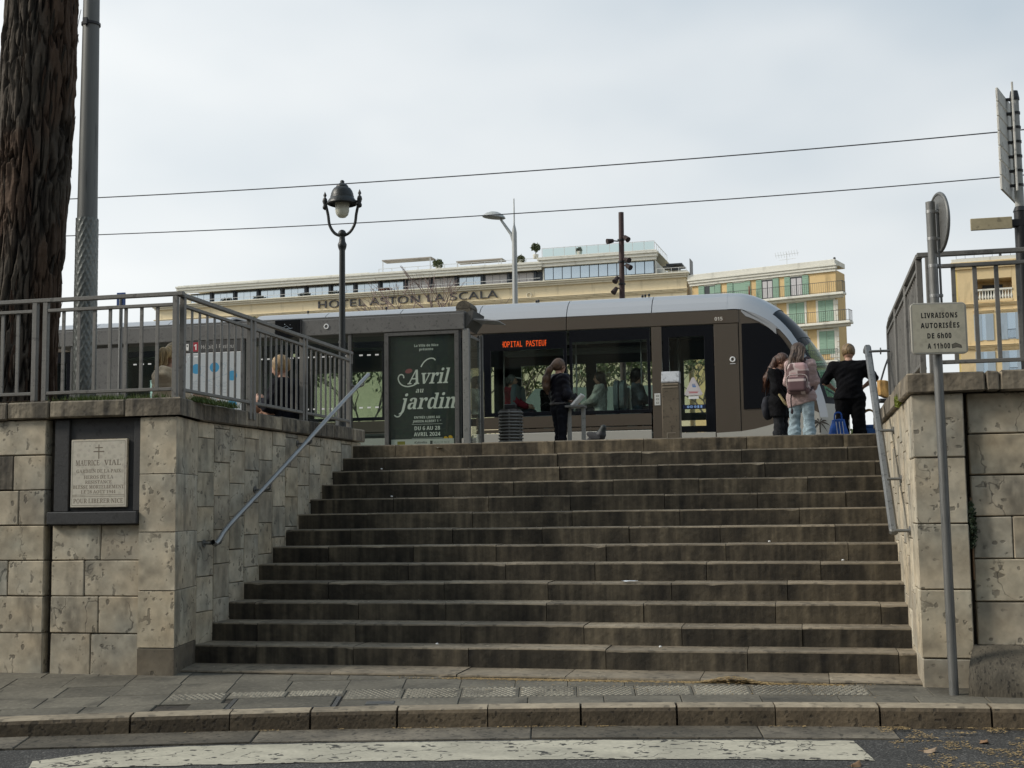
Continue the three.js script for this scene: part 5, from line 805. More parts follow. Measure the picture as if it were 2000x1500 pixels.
  if (o.hair) { // cap round the skull, open at the face, plus hanging locks
    const Q = o.hair, inv = M.clone().invert(), v = V(0, 0, 0), fl = Q.locks ?? [];
    const f = (x, y, z) => { v.set(x - h[0], y - h[1], z - h[2]).applyMatrix4(inv); let d = Math.max(ell(v.x, v.y, v.z, [0, 0.16 * hr, -0.14 * hr], [0.9 * hr, 1.04 * hr, 1.02 * hr]), -ell(v.x, v.y, v.z, [0, -0.2 * hr, 0.75 * hr], [0.74 * hr, 0.86 * hr, 0.72 * hr]), (Q.nape ?? -0.62) * hr - v.y); for (const [a, ra, c, rb] of fl) d = smin(d, cap(x, y, z, [S(a), ra * H, S(c), rb * H]), 0.035); return d + 0.004 * Math.sin(x * 150 + z * 90 + Math.sin(y * 18) * 2) * (y < h[1] ? 1 : 0.5); };
    const pts = [[h, hr * 1.3, h, hr * 1.3], ...fl.map(([a, ra, c, rb]) => [S(a), ra * H, S(c), rb * H])], [a, c] = bound(pts, 0.02); const hg = [sdf(f, a, c, cell * 0.7)];
    if (fl.length) { const r = rng(Math.round(H * 1000)), p = []; for (let n = 0; n < 110; n++) { const q = fl[Math.floor(r() * fl.length)], A = V(...S(q[0])), B = V(...S(q[2])), R = q[1] * H * 1.02, o1 = V(r() - 0.5, r() - 0.5, r() - 0.5).normalize().multiplyScalar(R), o2 = o1.clone().multiplyScalar(0.95 + r() * 0.5).add(V((r() - 0.5) * 0.03, -0.05 * r(), (r() - 0.5) * 0.03)); const P = [0, 0.33, 0.66, 1].map((t) => A.clone().lerp(B, t).add(o1.clone().lerp(o2, t))), w = V(0.0035, 0, 0.0025); for (let i = 0; i < 3; i++) { const a1 = P[i].clone().add(w), b1 = P[i].clone().sub(w), a2 = P[i + 1].clone().add(w), b2 = P[i + 1].clone().sub(w); p.push(...a1.toArray(), ...b1.toArray(), ...b2.toArray(), ...a1.toArray(), ...b2.toArray(), ...a2.toArray()); } } hg.push(geo(p)); }
    part('hair', mg(hg), tm(hairTex, lin(...Q.c), { roughness: 0.5, bumpScale: 0.006, side: THREE.DoubleSide }), body);
  }
  g.userData.tools = undefined; delete g.userData.tools;
  return { g, body, wear, b, S, H, M2, j };
}
const SKINM = std({ vertexColors: true, roughness: 0.6 });
const GY = TOP - 0.008;
{ // woman with the long ponytail
  const w = person({ label: 'woman with a long wavy ponytail and dark leather jacket standing back to us', at: [-4.74, GY, -10.35], turn: 2.35, H: 1.67, J: { el: [0.15, 0.64, 0.03], wl: [0.075, 0.6, 0.15], er: [-0.145, 0.635, 0.0], wr: [-0.06, 0.61, 0.14], kl: [0.04, 0.285, 0.02], kr: [-0.045, 0.285, 0.0], al: [0.045, 0.05, 0], ar: [-0.05, 0.05, -0.02] }, look: [0.1, -0.05], palm: { l: [0, 1, 0.3], r: [0, 1, 0.3] },
    trousers: { c: [0.011, 0.012, 0.018], e: 0.004 }, top: { name: 'jacket', c: [0.012, 0.012, 0.02], e: 0.012, hem: 0.545, rough: 0.35 }, hair: { c: [0.18, 0.1, 0.058], locks: [[[0, 0.94, -0.06], 0.022, [0.02, 0.885, -0.1], 0.026], [[0.02, 0.885, -0.1], 0.027, [0.045, 0.8, -0.12], 0.036], [[0.045, 0.8, -0.12], 0.037, [0.055, 0.72, -0.115], 0.036], [[0.055, 0.72, -0.115], 0.034, [0.05, 0.655, -0.105], 0.012]] } });
  w.wear('waistband', [w.b([0.045, 0.555, -0.01], 0.066, [-0.045, 0.555, -0.01], 0.066)], w.M2([0.16, 0.15, 0.15]), (x, y) => Math.max(0.543 * w.H - y, y - 0.563 * w.H), 0.03);
  part('phone', cbox(0.07, 0.14, 0.01, 0.004).rotateX(-0.7).translate(0.02, 1.06, 0.36), BLACK, w.body);
}
{ // dark-haired girl looking down
  const w = person({ label: 'girl with long auburn hair and dark clothes looking down, seen from the side', at: [-1.22, GY, -10.1], turn: 1.25, H: 1.6, J: { head: [0, 0.915, 0.045], neck: [0, 0.825, 0.012], er: [-0.14, 0.63, 0.02], wr: [-0.1, 0.52, 0.13], el: [0.135, 0.64, 0.03], wl: [0.09, 0.56, 0.15] }, look: [0, 0.42],
    trousers: { c: [0.035, 0.036, 0.04], e: 0.01, f: 0.012 }, top: { c: [0.012, 0.012, 0.014], e: 0.014, hem: 0.37, flare: 0.012 }, hair: { c: [0.13, 0.055, 0.03], locks: [[[-0.03, 0.93, -0.01], 0.032, [-0.05, 0.84, -0.05], 0.03], [[-0.05, 0.84, -0.05], 0.032, [-0.06, 0.75, -0.1], 0.03], [[-0.06, 0.75, -0.1], 0.03, [-0.055, 0.65, -0.115], 0.012], [[0.035, 0.92, 0.0], 0.03, [0.04, 0.8, -0.06], 0.028], [[0.04, 0.8, -0.06], 0.028, [0.03, 0.68, -0.1], 0.012]] } });
  const bag = thing('shoulder_bag', 'slouchy black bag hanging behind the hip of the dark-clothed girl', 'bag', [-1.22, GY, -10.1], 1.25);
  part('pouch', sdf((x, y, z) => ell(x, y, z, [-0.05, 0.74, -0.17], [0.15, 0.19, 0.085]) + 0.004 * Math.sin(x * 50 + y * 40), [-0.24, 0.5, -0.32], [0.14, 0.97, -0.05], 0.012), tm(clothTex, lin(0.02, 0.021, 0.03)), bag);
  part('strap', tube([[-0.05, 0.9, -0.19], [-0.12, 1.12, -0.15], [-0.17, 1.33, -0.02], [-0.13, 1.3, 0.09], [-0.02, 1.05, 0.12]], 0.012, 30, 6), tm(clothTex, lin(0.02, 0.021, 0.03)), bag);
  const h2 = thing('handbag_strap', 'curved cream strap held by the dark-clothed girl', 'strap', [-1.22, GY, -10.1], 1.25); part('band', tube([[-0.2, 0.98, 0.02], [-0.235, 0.97, 0.06], [-0.245, 0.88, 0.12], [-0.22, 0.78, 0.18], [-0.19, 0.76, 0.2]], 0.022, 24, 8), tm(clothTex, lin(0.5, 0.42, 0.22)), h2);
}
{ // girl with the backpack
  const w = person({ label: 'long-haired girl in a pale pink shirt and light blue jeans with a patterned backpack', at: [-0.88, GY, -9.75], turn: 2.95, H: 1.7, J: { sl: [0.088, 0.8, -0.01], sr: [-0.088, 0.8, -0.01], er: [-0.122, 0.65, 0.02], wr: [-0.09, 0.6, 0.14], el: [0.12, 0.65, 0.02], wl: [0.08, 0.58, 0.14], kl: [0.07, 0.285, 0.02], al: [0.085, 0.05, 0], kr: [-0.06, 0.285, 0.0], ar: [-0.07, 0.05, -0.03], head: [0.01, 0.925, 0.01] }, look: [-0.35, 0.05],
    trousers: { c: [0.44, 0.56, 0.62], e: 0.008, f: 0.024, hem: 0.02 }, shoes: [0.6, 0.6, 0.6], top: { name: 'shirt', c: [0.68, 0.5, 0.48], e: 0.009, hem: 0.44, flare: 0.006, slant: -0.25 }, hair: { c: [0.11, 0.065, 0.042], locks: [[[0.03, 0.95, -0.03], 0.035, [0.045, 0.86, -0.075], 0.032], [[0.045, 0.86, -0.075], 0.034, [0.075, 0.76, -0.095], 0.03], [[0.075, 0.76, -0.095], 0.03, [0.1, 0.67, -0.09], 0.012], [[-0.025, 0.94, -0.03], 0.034, [-0.01, 0.84, -0.075], 0.03], [[-0.01, 0.84, -0.075], 0.03, [0.03, 0.74, -0.1], 0.02]] } });
  const bp = thing('backpack', 'pink and brown patterned backpack worn by the girl in jeans', 'backpack', [-0.88, GY, -9.75], 2.95);
  const rbx = (x, y, z, c, s, r) => { const q = [Math.abs(x - c[0]) - s[0] + r, Math.abs(y - c[1]) - s[1] + r, Math.abs(z - c[2]) - s[2] + r]; return Math.hypot(Math.max(q[0], 0), Math.max(q[1], 0), Math.max(q[2], 0)) + Math.min(0, Math.max(...q)) - r; };
  const pk = (x, y, z) => { const n = fbm(md(x * 0.9 + 3, 8) / 8, md(y * 0.9, 8) / 8, 60, 60, 2, 7); return n > 0.52 ? [0.42, 0.27, 0.27] : n > 0.44 ? [0.5, 0.4, 0.38] : [0.14, 0.08, 0.08]; };
  const bm = std({ vertexColors: true, roughness: 0.8 });
  part('pack', sdf((x, y, z) => rbx(x, y, z, [0.0, 1.13, -0.2], [0.165 - 0.03 * sm(1.2, 1.4, y), 0.24, 0.09], 0.06), [-0.22, 0.84, -0.33], [0.22, 1.42, -0.08], 0.013, pk), bm, bp);
  part('front_pocket', sdf((x, y, z) => rbx(x, y, z, [0.0, 1.04, -0.3], [0.135, 0.11, 0.04], 0.035), [-0.18, 0.9, -0.37], [0.18, 1.18, -0.24], 0.012, (x, y, z) => (Math.abs(y - 1.1) < 0.02 ? [0.55, 0.45, 0.43] : [0.11, 0.06, 0.065])), bm, bp);
  part('zip', tube([[-0.15, 0.98, -0.275], [-0.14, 1.16, -0.285], [0, 1.185, -0.29], [0.14, 1.16, -0.285], [0.15, 0.98, -0.275]], 0.008, 30, 6), tm(clothTex, lin(0.6, 0.5, 0.48)), bp);
  for (const s of [-1, 1]) part('strap', tube([[s * 0.07, 1.34, -0.16], [s * 0.1, 1.45, -0.08], [s * 0.125, 1.45, 0.05], [s * 0.15, 1.25, 0.12], [s * 0.17, 1.0, 0.0], [s * 0.13, 0.93, -0.15]], 0.02, 30, 6), tm(clothTex, lin(0.09, 0.055, 0.06)), bp);
  part('hanging_strap', mg([tube([[0.1, 0.95, -0.2], [0.12, 0.8, -0.2], [0.11, 0.66, -0.19]], 0.011, 12, 6), ball(0.11, 0.64, -0.19, 0.022, 1, 2, 0.7)]), tm(clothTex, lin(0.05, 0.035, 0.04)), bp);
}
{ // man in black
  const w = person({ label: 'broad man in a black T-shirt with fair hair seen from behind, elbows out', at: [-0.13, GY, -10.75], turn: 3.1, H: 1.77, build: 1.14, waist: 1.2, J: { sl: [0.125, 0.8, -0.01], sr: [-0.125, 0.8, -0.01], el: [0.215, 0.672, 0.03], wl: [0.13, 0.6, 0.12], er: [-0.215, 0.68, 0.02], wr: [-0.12, 0.62, 0.13], hl: [0.06, 0.51, 0], hr: [-0.06, 0.51, 0], kl: [0.075, 0.285, 0], kr: [-0.07, 0.285, 0], al: [0.085, 0.05, -0.012], ar: [-0.075, 0.05, -0.012] }, look: [0.1, 0.25],
    trousers: { c: [0.005, 0.005, 0.006], e: 0.012, f: 0.012 }, top: { name: 't_shirt', c: [0.005, 0.005, 0.007], e: 0.014, hem: 0.5, sleeve: 0.47 }, hair: { c: [0.34, 0.22, 0.10], nape: -0.5 } });
}
{ // person partly hidden by the railing
  const w = person({ label: 'person in dark clothes mostly hidden by the end-on railing', at: [0.76, GY, -9.6], turn: -1.2, H: 1.55, cell: 0.018, J: { head: [0, 0.9, 0.1], neck: [0, 0.82, 0.05] }, trousers: { c: [0.02, 0.022, 0.03] }, top: { name: 'jacket', c: [0.02, 0.022, 0.03], e: 0.02, hem: 0.48 }, hair: { c: [0.06, 0.045, 0.035] } });
  const b = thing('shoulder_bag', 'orange-tan bag carried by the half-hidden person behind the railing', 'bag', [0.36, GY + 0.8, -9.35], 0.3);
  part('pouch', sdf((x, y, z) => Math.max(Math.abs(x) - 0.14, Math.abs(y - 0.1 + x * 0.25) - 0.12, Math.abs(z) - 0.07) + 0.006 * Math.sin(x * 40), [-0.2, -0.12, -0.12], [0.2, 0.32, 0.12], 0.012), tm(clothTex, lin(0.62, 0.36, 0.12)), b); part('trim', mg([bx(-0.15, 0.15, -0.09, -0.03, -0.075, 0.075, 0.02)]), BLACK, b); part('strap', tube([[-0.1, 0.22, 0], [0.02, 0.5, -0.06], [0.12, 0.62, -0.15], [0.2, 0.4, -0.2]], 0.014, 20, 6), BLACK, b);
}
const SIT = { el: [0.12, 0.66, 0.06], wl: [0.07, 0.6, 0.2], er: [-0.12, 0.66, 0.06], wr: [-0.07, 0.6, 0.2] };
{ // two people sitting on the ground behind the railing
  const a = person({ label: 'fair-haired person in a beige jacket sitting behind the railing corner', at: [-6.97, 1.36, -1.35], turn: 2.2, H: 1.62, sit: true, J: { ...SIT, kl: [0.07, 0.68, 0.2], kr: [-0.07, 0.66, 0.2], al: [0.07, 0.56, 0.3], ar: [-0.07, 0.56, 0.3], head: [0.0, 0.93, 0.05], neck: [0, 0.83, 0.02] }, look: [0, 0.4], trousers: { c: [0.05, 0.05, 0.06] }, top: { name: 'jacket', c: [0.78, 0.64, 0.46], e: 0.022, hem: 0.5 }, hair: { c: [0.62, 0.44, 0.22], locks: [[[0.03, 0.94, -0.03], 0.025, [0.05, 0.86, -0.03], 0.014], [[-0.03, 0.95, -0.03], 0.025, [-0.05, 0.87, -0.04], 0.012]] } });
  const c = person({ label: 'person in dark clothes sitting behind the railing with knees drawn up', at: [-6.30, 1.37, -2.75], turn: -1.75, H: 1.62, sit: true, J: { ...SIT, kl: [0.07, 0.7, 0.16], kr: [-0.07, 0.68, 0.18], al: [0.07, 0.56, 0.28], ar: [-0.07, 0.57, 0.3], head: [0, 0.93, 0.05], neck: [0, 0.83, 0.02], wl: [0.05, 0.7, 0.2], wr: [-0.05, 0.7, 0.2] }, look: [0, 0.3], shoes: [0.7, 0.7, 0.68], trousers: { c: [0.012, 0.012, 0.016] }, top: { c: [0.012, 0.013, 0.02], e: 0.016, hem: 0.5 }, hair: { c: [0.55, 0.36, 0.16] } });
  const d = person({ label: 'person in a pink coat on the shelter bench, half behind the poster case', at: [-7.34, TOP - 0.28, -9.93], turn: 1.5, H: 1.6, cell: 0.018, sit: true, J: SIT, trousers: { c: [0.1, 0.1, 0.12] }, top: { name: 'coat', c: [0.6, 0.3, 0.28], e: 0.025, hem: 0.47 }, hair: { c: [0.1, 0.06, 0.04] } });
}
// passengers in the tram, one on each seat in view
for (const [x, z, t, lab, top, hair, extra] of [
  [-6.5, -14.55, Math.PI / 2, 'passenger in a red jacket and pale cap behind the first tram window', [0.30, 0.03, 0.05], [0.3, 0.3, 0.28], 'cap'],
  [-5.95, -15.4, Math.PI / 2, 'dark-haired passenger beside the ponytailed woman, inside the tram', [0.03, 0.03, 0.035], [0.02, 0.018, 0.017]],
  [-4.74, -14.6, -Math.PI / 2, 'passenger in a pale sweater with shoulder-length hair behind the second tram window', [0.5, 0.52, 0.48], [0.06, 0.04, 0.03], 'long'],
  [-3.98, -14.6, Math.PI / 2, 'passenger with dark bushy hair at the right end of the second tram window', [0.06, 0.08, 0.1], [0.035, 0.022, 0.018], 'bush'],
]) {
  const q = person({ label: lab, at: [x, 2.68 - 0.37, z], turn: t, H: 1.64, cell: 0.018, sit: true, J: { ...SIT, al: [0.06, 0.28, 0.25], ar: [-0.06, 0.28, 0.25] }, trousers: { c: [0.03, 0.03, 0.04] }, top: { c: top, e: 0.018, hem: 0.5 }, hair: { c: hair, locks: extra === 'long' ? [[[0.03, 0.95, -0.03], 0.035, [0.04, 0.82, -0.05], 0.03], [[-0.03, 0.95, -0.03], 0.035, [-0.04, 0.82, -0.05], 0.03]] : extra === 'bush' ? [[[0, 0.97, -0.02], 0.065, [0, 0.9, -0.04], 0.05]] : [] } });
  if (extra === 'cap') part('cap_brim', cbox(0.16, 0.015, 0.12, 0.006).rotateX(0.2).translate(0, 1.64 * 0.955, 0.15), WHITE, q.body);
}
{ const q = person({ label: 'passenger standing in silhouette behind the tram door glass', at: [-2.6, 2.68, -15.3], turn: -1.4, H: 1.62, cell: 0.018, trousers: { c: [0.02, 0.02, 0.025] }, top: { c: [0.018, 0.018, 0.02], e: 0.02, hem: 0.47 }, hair: { c: [0.02, 0.018, 0.016] } }); }
// ---------------------------------------------------------------- bags on the ground, pigeon
{ const t = thing('sports_bag', 'upright blue bag with white stripes left of the man in black', 'bag', [-0.33, GY, -10.55], 0.2); const bl = tm(clothTex, lin(0.02, 0.13, 0.55), { roughness: 0.6 });
  part('pouch', sdf((x, y, z) => { const w = 0.15 - 0.06 * sm(0.3, 0.55, y); return Math.max(Math.hypot(Math.max(Math.abs(x) - w + 0.05, 0), Math.max(Math.abs(z) - 0.1 + 0.05, 0)) - 0.05, Math.abs(y - 0.28) - 0.28 + 0.02 * Math.abs(x)) + 0.004 * Math.sin(y * 30 + x * 20); }, [-0.2, -0.02, -0.14], [0.2, 0.6, 0.14], 0.013), bl, t);
  for (const x of [-0.05, 0.0, 0.05]) part('stripe', bar([x + 0.03, 0.08, 0.108], [x - 0.01, 0.52, 0.104], 0.018, 0.008), WHITE, t); part('handle', tube([[-0.06, 0.55, 0], [-0.04, 0.66, 0], [0.04, 0.66, 0], [0.06, 0.55, 0]], 0.012), bl, t); }
{ const t = thing('cool_bag', 'squat blue bag with tan carrying straps right of the man in black', 'bag', [0.2, GY, -10.9], -0.1); const bl = tm(clothTex, lin(0.02, 0.11, 0.36), { roughness: 0.6 });
  part('pouch', cbox(0.42, 0.44, 0.28, 0.03, { j: 0.01 }).translate(0, 0.22, 0), bl, t); part('lid', cbox(0.43, 0.05, 0.29, 0.015).translate(0, 0.455, 0), bl, t); const ts = tm(clothTex, lin(0.42, 0.25, 0.08));
  for (const z of [-0.1, 0.1]) part('strap', tube([[-0.14, 0.44, z], [-0.12, 0.68, z], [-0.02, 0.72, z], [0.08, 0.6, z], [0.12, 0.44, z]], 0.014, 24, 6), ts, t); }
{ const t = thing('pigeon', 'dark grey pigeon standing at the top edge of the steps', 'pigeon', [-3.46, GY, -6.2], -0.5);
  const L = [[[-0.055, 0.14, 0], 0.05, [0.05, 0.165, 0], 0.058], [[0.07, 0.175, 0], 0.05, [0.095, 0.25, 0], 0.027], [[0.095, 0.25, 0], 0.027, [0.105, 0.262, 0], 0.026], [[-0.07, 0.135, 0], 0.04, [-0.19, 0.09, 0], 0.018]];
  const [a, c] = bound(L, 0.03), f = bones(L, 0.05); part('body', sdf(f, a, c, 0.006, (x, y, z) => (x < -0.11 ? [0.03, 0.03, 0.035] : y > 0.2 ? [0.015, 0.02, 0.02] : [0.022, 0.023, 0.027])), std({ vertexColors: true, roughness: 0.6 }), t);
  for (const s of [-1, 1]) { part('wing', sdf((x, y, z) => ell(x * 0.96 - y * 0.28, y * 0.96 + x * 0.28, z, [-0.07, 0.145, s * 0.05], [0.12, 0.045, 0.016]), [-0.2, 0.05, -0.09], [0.1, 0.24, 0.09], 0.006), std({ color: lin(0.02, 0.021, 0.025), roughness: 0.8 }), t); part('leg', mg([rod([0.01, 0.1, s * 0.022], [0.015, 0.01, s * 0.024], 0.006, 0.005, 6), rod([0.015, 0.006, s * 0.024], [0.05, 0.004, s * 0.03], 0.004, 0.002, 5), rod([0.015, 0.006, s * 0.024], [0.045, 0.004, s * 0.012], 0.004, 0.002, 5), rod([0.015, 0.006, s * 0.024], [-0.01, 0.004, s * 0.024], 0.004, 0.002, 5)]), std({ color: lin(0.25, 0.07, 0.06) }), t); }
  part('beak', new THREE.ConeGeometry(0.008, 0.03, 7).rotateZ(-Math.PI / 2 - 0.3).translate(0.143, 0.258, 0), std({ color: lin(0.1, 0.09, 0.08) }), t); }

// ================================================================ BUILDINGS AND TREES BEYOND THE SQUARE
const font = await new FontLoader().loadAsync('fonts/droid/droid_sans_regular.typeface.json');
const CREAM = tm(plasterTex, lin(0.86, 0.73, 0.50), { bumpScale: 0.01 }), CREAM2 = tm(plasterTex, lin(0.84, 0.78, 0.64), { bumpScale: 0.01 }), OFFW = tm(plasterTex, lin(0.86, 0.83, 0.74), { bumpScale: 0.01 });
const OCHRE = tm(plasterTex, lin(0.78, 0.56, 0.28), { bumpScale: 0.01 }), PEACH = tm(plasterTex, lin(0.86, 0.66, 0.38), { bumpScale: 0.01 });
const BGLASS = phy({ color: lin(0.50, 0.57, 0.62), roughness: 0.12, metalness: 0.75 }), CURT = std({ color: lin(0.52, 0.50, 0.50), roughness: 0.35 }), DARKIN = std({ color: lin(0.03, 0.035, 0.04), roughness: 0.4 });
const MULL = std({ color: lin(0.05, 0.06, 0.075), roughness: 0.5 }), SHUT = tm(plasterTex, lin(0.33, 0.49, 0.38)), SHUTB = tm(plasterTex, lin(0.42, 0.50, 0.58)), THIN = std({ color: lin(0.06, 0.06, 0.06), roughness: 0.5 }), PALE = std({ color: lin(0.6, 0.6, 0.58), roughness: 0.5 });
const facade = (name, label, at, deg, cat = 'building') => thing(name, label, cat, at, deg * Math.PI / 180);
const prof = (pts, u0, u1) => ext(pts, u1 - u0).rotateY(Math.PI / 2).scale(1, 1, 1).translate(u0, 0, 0);   // profile [-z, y] swept along the facade
// moulding: y0..y1 standing out by d, stepped
const mould = (u0, u1, y0, y1, d) => mg([bx(u0, u1, y0, mix(y0, y1, 0.4), -0.1, d * 0.45, 0.01), bx(u0 - d * 0.2, u1 + d * 0.2, mix(y0, y1, 0.4), mix(y0, y1, 0.75), -0.1, d * 0.75, 0.01), bx(u0 - d * 0.4, u1 + d * 0.4, mix(y0, y1, 0.75), y1, -0.1, d, 0.02)]);
function fenceG(u0, u1, y0, y1, z, step, r = 0.015) { const g = [bx(u0, u1, y1 - 0.035, y1, z - 0.02, z + 0.02, 0), bx(u0, u1, y0 + 0.05, y0 + 0.075, z - 0.012, z + 0.012, 0)]; for (let u = u0; u <= u1 + 1e-6; u += step) g.push(bx(u - r, u + r, y0, y1 - 0.02, z - r, z + r, 0)); return mg(g); }
function leafBall(n, R, sx = 1, sy = 1, sz = 1, leaf = 0.16, seed = 1) { const r = rng(seed), p = []; for (let i = 0; i < n; i++) { const d = V(r() * 2 - 1, r() * 2 - 1, r() * 2 - 1); if (d.length() > 1) { i--; continue; } const c = V(d.x * R * sx, d.y * R * sy, d.z * R * sz), a = V(r() - 0.5, r() - 0.5, r() - 0.5).normalize().multiplyScalar(leaf), b = V(r() - 0.5, r() - 0.5, r() - 0.5).cross(a).normalize().multiplyScalar(leaf * 0.4); p.push(...c.clone().add(a).toArray(), ...c.clone().add(b).toArray(), ...c.clone().sub(a).toArray(), ...c.clone().sub(a).toArray(), ...c.clone().sub(b).toArray(), ...c.clone().add(a).toArray()); } return geo(p); }
const leafM = (r, g, b) => phy({ color: lin(r, g, b), side: THREE.DoubleSide, roughness: 0.8, transmission: 0.3, thickness: 0 });
{ // hotel
  const H = facade('hotel', 'long cream hotel with a glazed top floor and its name along the frieze', [-33.35, TOP, -93.21], -3.5), y = (v) => v - TOP;
  part('wall', bx(-24.6, 23.7, 0, y(18.45), -14, 0, 0.02), CREAM, H);
  part('frieze', bx(-24.6, 23.7, y(18.45), y(19.55), -14, 0.02, 0.01), CREAM, H);
  part('cornice', mould(-24.6, 23.75, y(19.5), y(19.88), 0.55), CREAM2, H); part('cornice', mould(-24.6, 23.7, y(18.35), y(18.62), 0.25), CREAM, H);
  part('lettering', new TextGeometry('HOTEL ASTON LA SCALA', { font, size: 0.62, depth: 0.12, curveSegments: 4 }).scale(1.62, 1, 1).translate(-8.4, y(18.78), 0.05), std({ color: lin(0.045, 0.045, 0.05), roughness: 0.6 }), H, 'dark raised letters');
  { const b = H.children.at(-1).geometry; b.computeBoundingBox(); const w = b.boundingBox.max.x - b.boundingBox.min.x, k = 16.35 / w, x0 = b.boundingBox.min.x; b.translate(-x0, 0, 0).scale(k, 1, 1).translate(-8.45, 0, 0); }
  part('attic_wall', bx(-22, 11.7, y(19.85), y(20.95), -10, -0.72, 0.01), CREAM2, H);
  const bay = 2.33; let n = 0;
  for (let u = -21.4; u < 11.4; u += bay, n++) { // three panes and a dark post to each bay
    const w = sub('window', H); part('frame', bx(u, Math.min(u + bay, 11.6), y(19.9), y(20.9), -0.8, -0.66, 0), MULL, w);
    for (let k = 0; k < 3; k++) { const a = u + 0.06 + k * 0.63, b = a + 0.6; if (b < 11.6) part('pane', bx(a, b, y(19.94), y(20.84), -0.68, -0.64, 0), n > 8 && n % 4 !== 3 ? CURT : BGLASS, w); }
    part('post', bx(u + 1.98, u + 2.2, y(19.88), y(20.93), -0.66, -0.5, 0), MULL, H);
  }
  part('terrace_rail', fenceG(-22, 11.6, y(19.88), y(20.2), 0.2, 2.33), PALE, H);
  part('eaves', mould(-22.3, 11.7, y(20.9), y(21.5), 0.35), OFFW, H); part('roof', bx(-22.2, 11.7, y(21.5), y(21.56), -11, 0.3, 0.01), OFFW, H); part('roof_slab', bx(-19.5, -4.0, y(21.56), y(21.8), -10, -0.6, 0.02), OFFW, H);
  // penthouse
  part('penthouse_wall', bx(11.7, 21.15, y(19.88), y(21.15), -9, -0.3, 0.01), OFFW, H);
  const wn = sub('window', H); part('frame', bx(11.85, 21.1, y(20.03), y(21.1), -0.34, -0.22, 0), MULL, wn); for (let k = 0; k < 12; k++) part('pane', bx(11.9 + k * 0.765, 12.6 + k * 0.765, y(20.07), y(21.06), -0.26, -0.19, 0), BGLASS, wn);
  part('eaves', mould(11.6, 21.3, y(21.1), y(21.78), 0.45), OFFW, H); part('roof', bx(11.5, 21.4, y(21.78), y(21.86), -9, 0.45, 0.02), OFFW, H);
  part('roof_rail', fenceG(11.8, 21.2, y(21.86), y(22.64), 0.2, 0.95, 0.02), PALE, H); part('roof_rail', fenceG(-2.9, 11.5, y(21.56), y(21.95), -0.2, 1.2, 0.02), PALE, H);
  part('rail_glass', bx(11.85, 21.15, y(21.92), y(22.58), 0.185, 0.195, 0), GLASS, H);
  part('side_rail', fenceG(0, 6, 0, 0.7, 0, 1, 0.02).rotateY(Math.PI / 2).translate(21.2, y(21.86), 0.2), PALE, H);
  const perg = (u0, u1, v, dz, name = 'pergola') => { const g = sub(name, H); part('awning', bx(u0, u1, y(v) - 0.12, y(v), -dz - 1.2, -dz, 0.02), tm(plasterTex, lin(0.45, 0.4, 0.35)), g); part('frame_post', mg([u0 + 0.1, u1 - 0.1].map((u) => bx(u - 0.03, u + 0.03, y(21.5), y(v) - 0.1, -dz - 0.05, -dz, 0))), PALE, g); };
  perg(-2.8, 1.75, 22.8, 0.6); perg(4.0, 8.1, 22.25, 0.6);
  part('roof_shed', mg([bx(22.0, 23.6, y(19.88), y(20.3), -4, -1, 0.02)]), OFFW, H); part('vent', mg([bx(21.9, 23.2, y(20.75), y(20.9), -3, -1, 0.02), bx(22.2, 23.0, y(20.3), y(20.5), -3, -0.9, 0.02), bx(21.7, 22.6, y(20.55), y(20.62), -2, -0.5, 0.01)]), DARKIN, H);
  part('terrace_rail', fenceG(21.3, 23.7, y(19.88), y(20.35), 0.1, 0.6), PALE, H); part('screen', bx(23.75, 23.8, y(19.88), y(21.3), -3, -1.5, 0), MIDGREY, H);
  for (let k = 0; k < 5; k++) part('window', bx(8.2 + k * 3.1, 9.8 + k * 3.1, y(15.6), y(18.05), -0.04, 0.03, 0.01), BGLASS, H);
  part('ring_ornament', mg([new THREE.TorusGeometry(0.2, 0.04, 6, 16).translate(10.6, y(18.82), 0.08)]), CREAM2, H);
  // plants on the terraces
  const W2 = (u, v, z) => { const p = V(u, v - TOP, z); H.updateMatrixWorld(); return p.applyMatrix4(H.matrixWorld).toArray(); };
  const pot = (u, v, z, R, hh, label, col, seed) => { const t = thing('potted_plant', label, 'plant', W2(u, v, z)); part('pot', lathe([[0, 0], [0.2, 0], [0.25, 0.35], [0.2, 0.35], [0, 0.3]], 12), OFFW, t); part('stem', rod([0, 0.3, 0], [0, hh, 0], 0.03), THIN, t); part('foliage', leafBall(160, R, 1, 0.9, 1, 0.2, seed).translate(0, hh, 0), leafM(...col), t); };
  pot(11.2, 21.86, 0, 0.36, 0.95, 'round-headed plant standing at the left end of the penthouse roof', [0.1, 0.12, 0.05], 3);
  pot(2.45, 21.56, -0.4, 0.42, 0.5, 'spiky plant between the two roof awnings', [0.10, 0.12, 0.045], 5);
  pot(14.9, 21.86, 0.0, 0.2, 0.45, 'small thin shrub behind the penthouse roof railing', [0.12, 0.13, 0.06], 7);
  pot(9.8, 21.56, -0.3, 0.35, 0.4, 'low bush just left of the round-headed roof plant', [0.11, 0.12, 0.05], 9);
